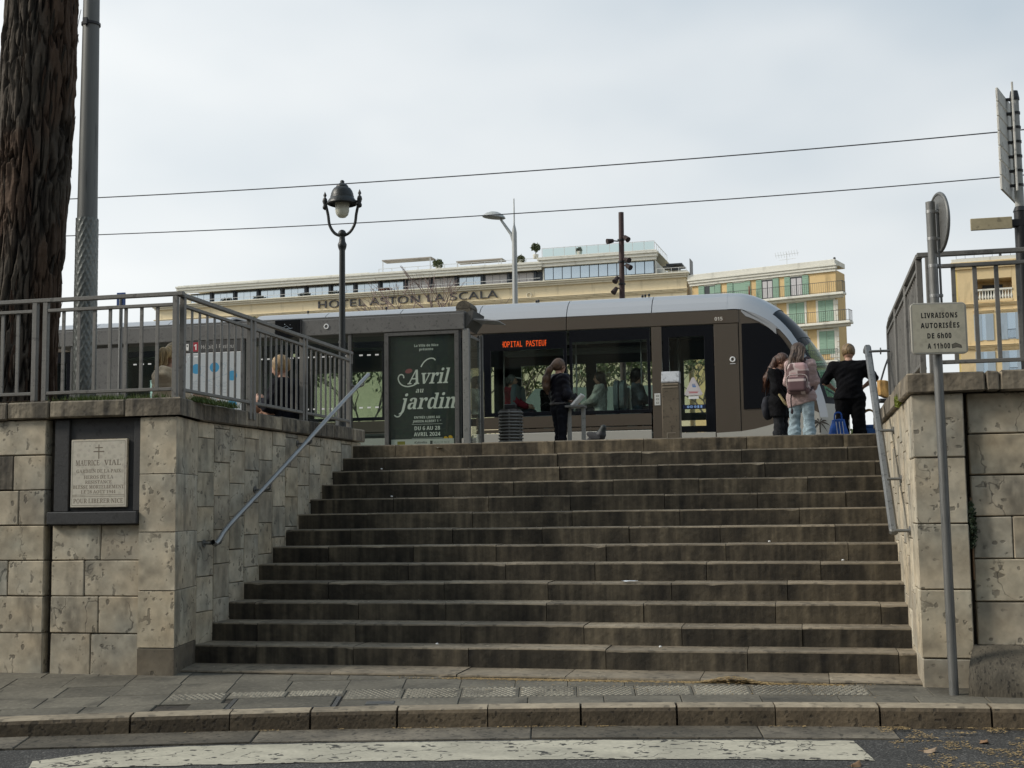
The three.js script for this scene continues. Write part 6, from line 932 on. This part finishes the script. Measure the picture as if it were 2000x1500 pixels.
  for (const [k, u] of [-17.4, -14.2, -9.8, -6.9, -2.2].entries()) { const t = thing('planter', ['dark low shrub box at the left end of the hotel terrace', 'second dark shrub box from the left on the hotel terrace', 'dark shrub box on the terrace left of the hotel lettering', 'dark shrub box above the first hotel letters', 'reddish shrub box on the hotel terrace above the lettering'][k], 'planter', W2(u, 19.88, 0.05)); part('box', bx(-0.5, 0.5, 0, 0.12, -0.12, 0.12, 0.01), THIN, t); part('foliage', leafBall(90, 0.4, 1.5, 0.45, 0.4, 0.14, 20 + k).translate(0, 0.18, 0), leafM(...(k === 4 ? [0.16, 0.06, 0.03] : [0.03, 0.04, 0.02])), t); }
}
{ // ochre building with green shutters
  const B = facade('apartment_building', 'ochre apartment building with pale green shutters and iron balconies', [-9.33, TOP, -91.74], -18), y = (v) => v - TOP;
  part('wall', bx(0.05, 11.7, 0, y(18.85), -2.3, 0, 0.02), OCHRE, B);
  part('eaves', mould(-0.1, 11.72, y(18.72), y(19.25), 0.35), OFFW, B); part('roof', bx(-0.2, 11.75, y(19.25), y(19.62), -2.3, 0.3, 0.02), OFFW, B); part('corner_finial', mg([ball(11.7, y(19.68), 0.2, 0.1)]), THIN, B);
  const shutter = (u0, u1, v0, v1, w, z = 0.04) => { const s = [bx(u0, u1, y(v0), y(v1), z, z + 0.03, 0.005)]; for (let v = v0 + 0.1; v < v1 - 0.08; v += 0.17) s.push(bx(u0 + 0.05, u1 - 0.05, y(v), y(v + 0.1), z + 0.03, z + 0.045, 0)); return part('shutter', mg(s), SHUT, w); };
  const open = [[0.62, 1.12, 2.02, 2.5], [3.02, 3.52, 4.48, 4.96], [5.42, 5.88, 6.78, 7.25], [7.7, 8.16, 9.12, 9.6]];
  open.forEach(([a, b, c, d], k) => { const w = sub('window', B); part('surround', mg([bx(b - 0.02, c + 0.02, y(18.62), y(18.74), 0, 0.05, 0.004)]), OFFW, w); part('pane', bx(b, c, y(17.15), y(18.62), -0.03, 0.025, 0), k === 1 ? SHUT : DARKIN, w); if (k !== 1) part('curtain', mg(k === 0 ? [bx(b + 0.45, c - 0.05, y(17.2), y(18.55), 0.02, 0.035, 0)] : [bx(b + 0.07, mix(b, c, 0.46), y(17.2), y(18.5), 0.02, 0.035, 0), bx(mix(b, c, 0.54), c - 0.07, y(17.2), y(18.5), 0.02, 0.035, 0)]), k === 0 ? SHUT : CURT, w); shutter(a, b, 17.1, 18.66, w); shutter(c, d, 17.1, 18.66, w); });
  for (const [v0, v1, us] of [[14.98, 16.6, [[1.0, 2.2], [3.4, 4.6], [5.7, 6.85], [7.98, 9.2], [10.27, 11.44]]], [12.5, 14.25, [[5.7, 6.85], [7.98, 9.2], [10.27, 11.44]]], [9.3, 11.2, [[7.98, 9.2], [10.27, 11.44]]]]) for (const [a, b] of us) { const w = sub('window', B); part('surround', mg([bx(a - 0.17, a, y(v0 - 0.1), y(v1 + 0.15), 0, 0.05, 0.005), bx(b, b + 0.17, y(v0 - 0.1), y(v1 + 0.15), 0, 0.05, 0.005), bx(a, b, y(v1), y(v1 + 0.15), 0, 0.048, 0.005)]), OFFW, w); const m = (a + b) / 2; shutter(a + 0.01, m - 0.01, v0, v1, w, 0.02); shutter(m + 0.01, b - 0.01, v0, v1, w, 0.02); }
  const balc = (u0, u1, v, d) => { const b = sub('balcony', B); part('slab', mg([bx(u0, u1, y(v - 0.18), y(v), 0.005, d, 0.02), bx(u0 + 0.2, u1 - 0.2, y(v - 0.34), y(v - 0.18), 0.005, d * 0.6, 0.02)]), OFFW, b); part('railing', fenceG(u0 + 0.1, u1 - 0.05, y(v), y(v + 0.85), d - 0.08, 0.16, 0.009), THIN, b); part('side_railing', fenceG(0, d, 0, 0.85, 0, 0.16, 0.009).rotateY(-Math.PI / 2).translate(u1 - 0.08, y(v), 0), THIN, b); };
  balc(0.1, 12.45, 17.02, 0.8); balc(5.2, 12.9, 14.8, 0.95); balc(5.2, 11.7, 12.0, 0.3);
  const q = []; for (let v = 3; v < 18.6; v += 0.4) q.push(bx(11.35 - (Math.round(v / 0.4) % 2 ? 0.28 : 0), 11.76, y(v), y(v + 0.37), -0.1, 0.03, 0.01)); part('quoin', mg(q.slice(0, 34)), OFFW, B);
  const ta = thing('tv_antenna', 'spidery roof antenna on the ochre building', 'antenna', V(7.6, 19.62 - TOP, -1).applyAxisAngle(V(0, 1, 0), -18 * Math.PI / 180).add(V(-9.33, TOP, -91.74)).toArray(), -0.2);
  part('mast', rod([0, 0, 0], [0, 1.15, 0], 0.022), PALE, ta); part('boom', mg([rod([-0.9, 0.98, 0], [0.95, 1.06, 0], 0.014), rod([-0.6, 0.6, 0], [0.7, 0.66, 0], 0.012), ...Array.from({ length: 9 }, (_, i) => rod([-0.85 + i * 0.21, 0.8 + i * 0.01, -0.2], [-0.85 + i * 0.21, 1.2 + i * 0.01, 0.2], 0.01))]), PALE, ta);
  const fl = thing('furled_parasol', 'narrow rust-red furled parasol on the top balcony of the ochre building', 'parasol', V(5.02, 17.02 - TOP, 0.5).applyAxisAngle(V(0, 1, 0), -18 * Math.PI / 180).add(V(-9.33, TOP, -91.74)).toArray(), 0); part('canopy', lathe([[0, 0], [0.07, 0.1], [0.05, 1.1], [0, 1.25]], 10), std({ color: lin(0.3, 0.08, 0.04) }), fl);
}
{ // peach building on the right
  const B = facade('apartment_building', 'peach apartment building with a balustraded loggia seen through the railing behind the delivery sign', [13.7, TOP, -99.75], -8), y = (v) => v - TOP;
  part('wall', mg([bx(-1.9, -0.55, 0, y(21), -9, 0, 0.02), bx(-0.55, 2.3, 0, y(17.55), -9, -0.002, 0.02), bx(-0.55, 2.3, y(19.5), y(21), -9, -0.002, 0.02), bx(2.3, 8, 0, y(21), -9, 0, 0.02), bx(-0.6, 2.35, y(17.5), y(19.55), -9, -2.2, 0)]), PEACH, B);
  part('side_wall', bx(-2.05, -1.9, 0, y(20.7), -9, -0.02, 0.01), tm(plasterTex, lin(0.86, 0.66, 0.26)), B);  // yellower than the front: warm sunlight from the left put into the colour
  part('eaves', mould(-2.2, 8, y(20.4), y(20.95), 0.45), PEACH, B); part('roof', bx(-2.3, 8, y(20.95), y(21.25), -9, 0.35, 0.02), OFFW, B);
  part('bracket', mg(Array.from({ length: 14 }, (_, i) => bx(-2.3, -2.05, y(20.2), y(20.5), -0.6 - i * 0.6, -0.3 - i * 0.6, 0.02))), OFFW, B);
  part('roof_rail', fenceG(-1.9, 8, y(21.25), y(21.75), 0, 0.7), THIN, B); part('vent_pipe', mg([rod([1.5, y(21.2), -0.5], [1.5, y(21.9), -0.5], 0.1)]), THIN, B);
  const lg = sub('loggia', B); part('parapet', bx(-0.55, 2.3, y(17.55), y(17.78), -0.14, 0.06, 0.02), PEACH, lg); part('top_rail', bx(-0.55, 2.3, y(18.5), y(18.66), -0.14, 0.08, 0.02), OFFW, lg);
  for (let i = 0; i < 13; i++) part('baluster', lathe([[0.05, 0], [0.085, 0.12], [0.1, 0.22], [0.05, 0.45], [0.04, 0.58], [0.07, 0.72]], 8).translate(-0.42 + i * 0.22, y(17.78), -0.04), OFFW, lg);
  part('doors', bx(0, 1.6, y(17.7), y(19.3), -2.2, -2.1, 0.01), DARKIN, lg); part('plant', leafBall(60, 0.3, 1, 0.8, 0.6, 0.14, 44).translate(0.6, y(18.5), -0.5), leafM(0.04, 0.06, 0.03), lg);
  part('string_course', mould(-1.95, 8, y(17.25), y(17.5), 0.25), PEACH, B); part('string_course', mould(-1.95, 8, y(13.75), y(14.05), 0.3), PEACH, B);
  for (const [v0, v1] of [[14.45, 16.6], [11.3, 13.5], [8, 10.2]]) for (const [a, b, c, d] of [[-0.75, -0.15, 0.14, 0.76], [1.25, 1.8, 2.4, 2.9], [3.9, 4.5, 5.0, 5.6]]) { const w = sub('window', B); part('pane', bx(b, c, y(v0), y(v1), -0.02, 0.02, 0), BGLASS, w); for (const [e, f] of [[a, b], [c, d]]) part('shutter', bx(e, f, y(v0 - 0.05), y(v1), 0, 0.06, 0.01), SHUTB, w); part('hood', mould(a, d, y(v1 + 0.1), y(v1 + 0.3), 0.15), PEACH, w); if (a > 1) part('guard', fenceG(b, c, y(v0), y(v0 + 0.8), 0.05, 0.1, 0.008), THIN, w); }
}
{ // street side behind the camera: its facade is what the tram glass mirrors
  const B = thing('street_building', 'long plain plastered building across the street behind the viewpoint', 'building', [-4, ROADY, 27]);
  part('wall', bx(-45, 45, 0, 15, 0, 8, 0.05), tm(plasterTex, lin(0.30, 0.26, 0.21)), B); part('cornice', bx(-45.2, 45.2, 15, 15.5, -0.4, 8, 0.05), tm(plasterTex, lin(0.3, 0.27, 0.22)), B);
  const w = bx(-0.6, 0.6, 0, 2.1, -0.05, 0.02, 0.01); for (let r = 0; r < 4; r++) for (let i = 0; i < 24; i++) { const m = part('window', w, DARKIN, B); m.position.set(-42 + i * 3.65, 1 + r * 3.5, 0); }
}
// ---------------------------------------------------------------- trees seen through the tram, bare tree over the shelter
function branchTree(t, seed, H, spread, m, leaves) {
  const r = rng(seed), gs = [], tips = [];
  const limb = (a, b, r1, r2, k) => { const d = b.clone().sub(a).normalize(), x = V(d.y, d.z, d.x).cross(d).normalize(), y = d.clone().cross(x), P = (c, R, i) => { const q = i / k * 6.2832; return c.clone().addScaledVector(x, Math.cos(q) * R).addScaledVector(y, Math.sin(q) * R).toArray(); }; for (let i = 0; i < k; i++) { const A = P(a, r1, i), B = P(a, r1, i + 1), C = P(b, r2, i + 1), D = P(b, r2, i); gs.push(...A, ...B, ...C, ...A, ...C, ...D); } };
  const grow = (a, d, L, R, n) => { const b = a.clone().addScaledVector(d, L * 0.5).add(V((r() - 0.5) * L * 0.12, 0, (r() - 0.5) * L * 0.12)), c = b.clone().addScaledVector(d.clone().add(V((r() - 0.5) * 0.4, 0.05, (r() - 0.5) * 0.4)).normalize(), L * 0.5); limb(a, b, R, R * 0.82, n > 2 ? 7 : 4); limb(b, c, R * 0.82, R * 0.64, n > 2 ? 7 : 4); if (n === 0) { tips.push(c); return; } const k = n > 3 ? 3 : 2 + (r() < 0.5 ? 1 : 0); for (let i = 0; i < k; i++) { const az = r() * 6.28, e = d.clone().add(V(Math.cos(az) * spread, 0.05, Math.sin(az) * spread)).normalize(); grow(c, e, L * (0.62 + r() * 0.2), R * 0.6, n - 1); } };
  grow(V(0, 0, 0), V(0, 1, 0), H * 0.3, H * 0.013, 5);
  part('trunk', geo(gs), m, t);
  if (leaves) { const p = []; for (const c of tips) for (let i = 0; i < leaves; i++) { const q = c.clone().add(V(r() - 0.5, r() - 0.5, r() - 0.5).multiplyScalar(H * 0.13)), a = V(r() - 0.5, r() - 0.5, r() - 0.5).normalize().multiplyScalar(0.14), b = V(r() - 0.5, r() - 0.5, r() - 0.5).cross(a).normalize().multiplyScalar(0.06); p.push(...q.clone().add(a).toArray(), ...q.clone().add(b).toArray(), ...q.clone().sub(a).toArray(), ...q.clone().sub(a).toArray(), ...q.clone().sub(b).toArray(), ...q.clone().add(a).toArray()); } part('crown', geo(p), leafM(0.10, 0.12, 0.035), t); }
}
const BARKM = std({ color: lin(0.16, 0.12, 0.10), roughness: 0.9 });
{ const t = thing('bare_tree', 'leafless tree whose pinkish twigs cross the hotel lettering', 'tree', [-12.2, TOP, -29], 0.7); branchTree(t, 29, 7.9, 0.55, std({ color: lin(0.24, 0.17, 0.15), roughness: 0.9 }), 0);
  for (const [i, [x, z, h, lv, lab]] of [[-14, -38, 6.2, 9, 'loose green tree seen through the left tram windows'], [-17.5, -36, 6.3, 9, 'bushy green tree behind the shelter glass'], [-21.5, -35, 6.3, 9, 'green tree behind the line map'], [-11, -33, 5.6, 8, 'small green tree behind the poster case'], [-8.5, -34, 5.4, 5, 'thin budding tree behind the tram destination display'], [-5.2, -31, 5.6, 3, 'nearly bare tree seen through the second tram window'], [-3.6, -34, 5.8, 7, 'leafy green tree seen through the tram door']].entries()) { const u = thing('park_tree', lab, 'tree', [x, TOP, z], i); branchTree(u, 60 + i, h, 0.7, BARKM, lv); } }
{ const hd = thing('hedge', 'clipped green hedge across the square seen through the tram windows', 'hedge', [-7, TOP, -29.5]); part('foliage', leafBall(6500, 1, 15, 0.85, 0.7, 0.11, 90).translate(0, 0.8, 0), leafM(0.09, 0.12, 0.04), hd); part('stems', bx(-14, 14, 0, 1.2, -0.3, 0.3, 0.2), std({ color: lin(0.03, 0.045, 0.02) }), hd); }
{ // kiosk-like pavilion with a pale band, seen through the first two tram windows
  const k = thing('park_pavilion', 'low grey-green pavilion with a pale band seen through the tram windows', 'pavilion', [-6.6, TOP, -24.5]);
  part('wall', bx(-1.9, 2.2, 0, 1.75, -2, 0, 0.02), std({ color: lin(0.16, 0.2, 0.18) }), k); part('band', bx(-2.0, 2.3, 1.42, 1.62, -2.1, 0.12, 0.02), std({ color: lin(0.7, 0.74, 0.7) }), k); part('roof', ext([[-2.1, 1.75], [2.4, 1.75], [1.9, 2.5], [-1.5, 2.5]], 2.2).translate(0, 0, -2.1), std({ color: lin(0.2, 0.24, 0.22) }), k); part('door', bx(0.4, 1.2, 0, 1.35, 0.0, 0.03, 0.01), DARKIN, k);
}

// ================================================================ SMALL THINGS: litter, moss, weeds
function flakes(n, place, size, seed, curl = 0.5) { const r = rng(seed), p = []; for (let i = 0; i < n; i++) { const q = place(r); if (!q) continue; const s = size * (0.5 + r()), a = r() * 6.283, c = Math.cos(a) * s, d = Math.sin(a) * s, t = (r() - 0.5) * curl * s, u = (r() - 0.3) * curl * s; p.push(q[0] + c, q[1] + Math.abs(t) + 0.001, q[2] + d, q[0] - d * 0.45, q[1] + Math.max(0.001, u), q[2] + c * 0.45, q[0] - c, q[1] + Math.abs(u) * 0.6 + 0.001, q[2] - d, q[0] + c, q[1] + Math.abs(t) + 0.001, q[2] + d, q[0] - c, q[1] + Math.abs(u) * 0.6 + 0.001, q[2] - d, q[0] + d * 0.45, q[1] + 0.002, q[2] - c * 0.45); } return geo(p); }
const stuff = (name, label, g, m) => { const o = new THREE.Mesh(g, m); o.name = numbered(name); o.castShadow = o.receiveShadow = true; scene.add(o); return tag(o, label, null, null, 'stuff'); };
const CATKIN = std({ color: lin(0.36, 0.25, 0.11), side: THREE.DoubleSide }), LEAFB = std({ color: lin(0.22, 0.13, 0.07), side: THREE.DoubleSide });
const gauss = (r) => (r() + r() + r() - 1.5) / 1.5;
stuff('debris', 'tan catkin debris drifted along the foot of the steps', mg([
  flakes(9000, (r) => { const x = mix(-4.2, -0.6, Math.pow(r(), 0.8)), c = Math.exp(-((x + 1.45) ** 2) / 0.1) + 0.75 * Math.exp(-((x + 2.7) ** 2) / 0.5) + 0.3 * fbm(x * 0.2 + 3, 0.3, 40, 3, 2, 4); if (r() > c) return null; return [x, py(x, 0.2) + 0.05 * Math.exp(-((x + 1.45) ** 2) / 0.03) * r(), 0.15 + Math.abs(gauss(r)) * 0.12]; }, 0.013, 3),
  flakes(800, (r) => { const x = mix(-3.4, -0.4, r()), z = 0.15 + Math.pow(r(), 2) * 0.6; return [x, py(x, z) + 0.004, z]; }, 0.008, 4)]), CATKIN);
stuff('debris', 'tan catkin debris along the kerb and on the asphalt at the right', mg([
  flakes(5200, (r) => { const s = mix(-0.45, 1.1, r()), t = -mix(0.03, 1.5, Math.pow(r(), 1.2)); const n = fbm(s * 0.12 + 2, t * 0.12 + 2, 40, 40, 3, 19); if (n < 0.46) return null; const p = W(s, t); return [p[0], ROADY + 0.003 + (t > -0.45 ? 0.012 : 0), p[1]]; }, 0.011, 8),
  flakes(900, (r) => { const s = mix(-5, 0.6, r()), t = -0.03 - Math.abs(gauss(r)) * 0.05; const n = fbm(s * 0.15 + 4, 0.2, 40, 3, 3, 29); if (n < 0.52) return null; const p = W(s, t); return [p[0], ROADY + 0.016, p[1]]; }, 0.01, 9)]), CATKIN);
stuff('debris', 'pale crumbs and catkins caught along the stair edges', flakes(1500, (r) => { const i = Math.floor(r() * 14), x = mix(-5.9, -0.1, r()); const n = fbm(x * 0.08 + 2, i / 14, 60, 14, 3, 39); if (n < 0.5 && r() > 0.08) return null; const z = (i === 0 ? 0.14 : -i * GO) - (r() < 0.6 ? 0.02 + 0.03 * r() : GO * 0.9 * r()); return [x, (i === 0 ? 0 : i === 13 ? TOP : i * RISE) + 0.003, z]; }, 0.009, 10), std({ color: lin(0.5, 0.44, 0.33), side: THREE.DoubleSide }));
{ // fallen leaves on the asphalt
  const leaf = grid(8, 8, (u, v) => { const w = Math.sin(Math.PI * v) * (0.75 + 0.25 * Math.abs(Math.sin(v * 15))) * 0.5; return [(u - 0.5) * 2 * w * 0.07, 0.012 * Math.cos((u - 0.5) * 4) + 0.018 * v * v, (v - 0.5) * 0.08]; });
  const A = [[0.18, 1.58, 0.4, 'curled dry brown leaf on the asphalt at the lower right'], [-0.17, 1.93, 1.7, 'pale dry leaf on the asphalt between the stripe end and the curled leaf'], [-0.62, 2.42, 2.5, 'dry leaf at the bottom corner of the zebra stripe']];
  A.forEach(([x, z, t, lab], i) => { const o = thing('fallen_leaf', lab, 'leaf', [x, ROADY + 0.004, z], t); part('blade', leaf, i === 1 ? std({ color: lin(0.34, 0.25, 0.17), side: THREE.DoubleSide }) : LEAFB, o); part('stalk', rod([0, 0.004, -0.04], [0.01, 0.006, -0.07], 0.002, 0.0015, 5), LEAFB, o); });
}
{ // scrap of paper and other bits on the steps
  const paper = (at, w, d, lab, turn, c = [0.75, 0.76, 0.78]) => { const t = thing('paper_scrap', lab, 'litter', at, turn); part('sheet', grid(10, 6, (u, v) => [(u - 0.5) * w * (1 - 0.3 * Math.abs(v - 0.5)), 0.004 + 0.012 * fbm(u * 0.5, v * 0.5, 8, 8, 2, 77), (v - 0.5) * d], [1, 1]), std({ color: lin(...c), side: THREE.DoubleSide, roughness: 0.6 }), t); };
  paper([-2.42, 4 * RISE + 0.002, -4 * GO - 0.06], 0.16, 0.09, 'crumpled white paper scrap lying on a lower step', 0.1);
  paper([-5.03, 13 * RISE - 0.06, -4.27], 0.075, 0.05, 'small pale scrap at the left end of the top step', 0.3, [0.5, 0.48, 0.42]);
  for (const [k, [x, i, dz]] of [[-0.55, 5, 0.1], [-1.2, 6, 0.12], [-5.2, 9, 0.06], [-3.95, 1, 0.12], [-5.55, 11, 0.1], [-2.05, 1, 0.1]].entries()) { const t = thing('pebble', ['white pebble near the pier end of a lower step', 'tiny white pebble on a middle step below the right handrail', 'pale round crumb on a step near the tiled wall', 'pale crumb on the second step left of centre', 'small white crumb high up by the tiled wall', 'pale crumb on the lowest steps right of centre'][k], 'litter', [x, i * RISE + 0.002, -i * GO - dz]); part('stone', ball(0, 0.013, 0, 0.011, 1.2, 0.8, 1, 8), WHITE, t); }
}
// grass and moss on the coping
function tufts(n, place, h, seed) { const r = rng(seed), p = []; for (let i = 0; i < n; i++) { const q = place(r); if (!q) continue; const a = r() * 6.283, H2 = h * (0.4 + r()), w = 0.004 + 0.003 * r(), lx = (r() - 0.5) * H2 * 1.2, lz = (r() - 0.5) * H2 * 1.2; p.push(q[0] + Math.cos(a) * w, q[1], q[2] + Math.sin(a) * w, q[0] - Math.cos(a) * w, q[1], q[2] - Math.sin(a) * w, q[0] + lx, q[1] + H2, q[2] + lz); } return geo(p); }
const GRASSM = phy({ color: lin(0.085, 0.13, 0.022), side: THREE.DoubleSide, roughness: 0.8, transmission: 0.3, thickness: 0 });
stuff('grass', 'short green grass growing on the coping under the railing', mg([tufts(2600, (r) => { const x = mix(-7.25, -6.15, r()); return r() < 0.25 + 0.75 * Math.exp(-((x + 6.85) ** 2) / 0.06) ? [x, 2.275, 0.05 + 0.22 * r()] : null; }, 0.055, 21), tufts(900, (r) => { const z = mix(-0.9, 0.0, r()); return [-6.02 + 0.05 * gauss(r), 2.275, z]; }, 0.05, 22), tufts(500, (r) => [mix(-9, -7.2, r()), 2.27, 0.1 + 0.15 * r()], 0.03, 23)]), GRASSM);
stuff('debris', 'brown needles and soil along the coping by the pine', flakes(1600, (r) => [mix(-9, -7.0, Math.pow(r(), 0.7)), 2.283 + 0.01 * r(), 0.0 + 0.33 * r()], 0.014, 25), std({ color: lin(0.10, 0.06, 0.035), side: THREE.DoubleSide }));
{ const w1 = thing('wall_weed', 'bright yellow-green moss tuft on the coping edge beside the pier', 'plant', [-0.1, 2.14, -0.62]); part('foliage', leafBall(160, 0.05, 0.5, 1, 1.6, 0.018, 61), leafM(0.25, 0.3, 0.04), w1); part('stems', rod([0, -0.02, 0], [0, 0.02, 0], 0.01), LEAFB, w1);
  const w2 = thing('wall_weed', 'dark green creeper in the joint between the pier and the wall', 'plant', [0.335, 1.15, 0.17]); part('foliage', leafBall(260, 0.14, 0.22, 1.3, 0.22, 0.02, 63), leafM(0.03, 0.055, 0.02), w2); part('stems', rod([0, -0.4, -0.02], [0, 0.2, -0.02], 0.006), LEAFB, w2); }
{ const t = thing('blue_sign', 'small blue sign just visible between the pine and the steel mast', 'sign', [-7.98, TOP, -2.2]); part('post', rod([0, 0, 0], [0, 1.55, 0], 0.02), GALV, t); part('plate', bx(-0.05, 0.05, 1.45, 1.6, -0.01, 0.01, 0.004), std({ color: lin(0.03, 0.08, 0.25), roughness: 0.5 }), t); }

renderer.render(scene, camera);
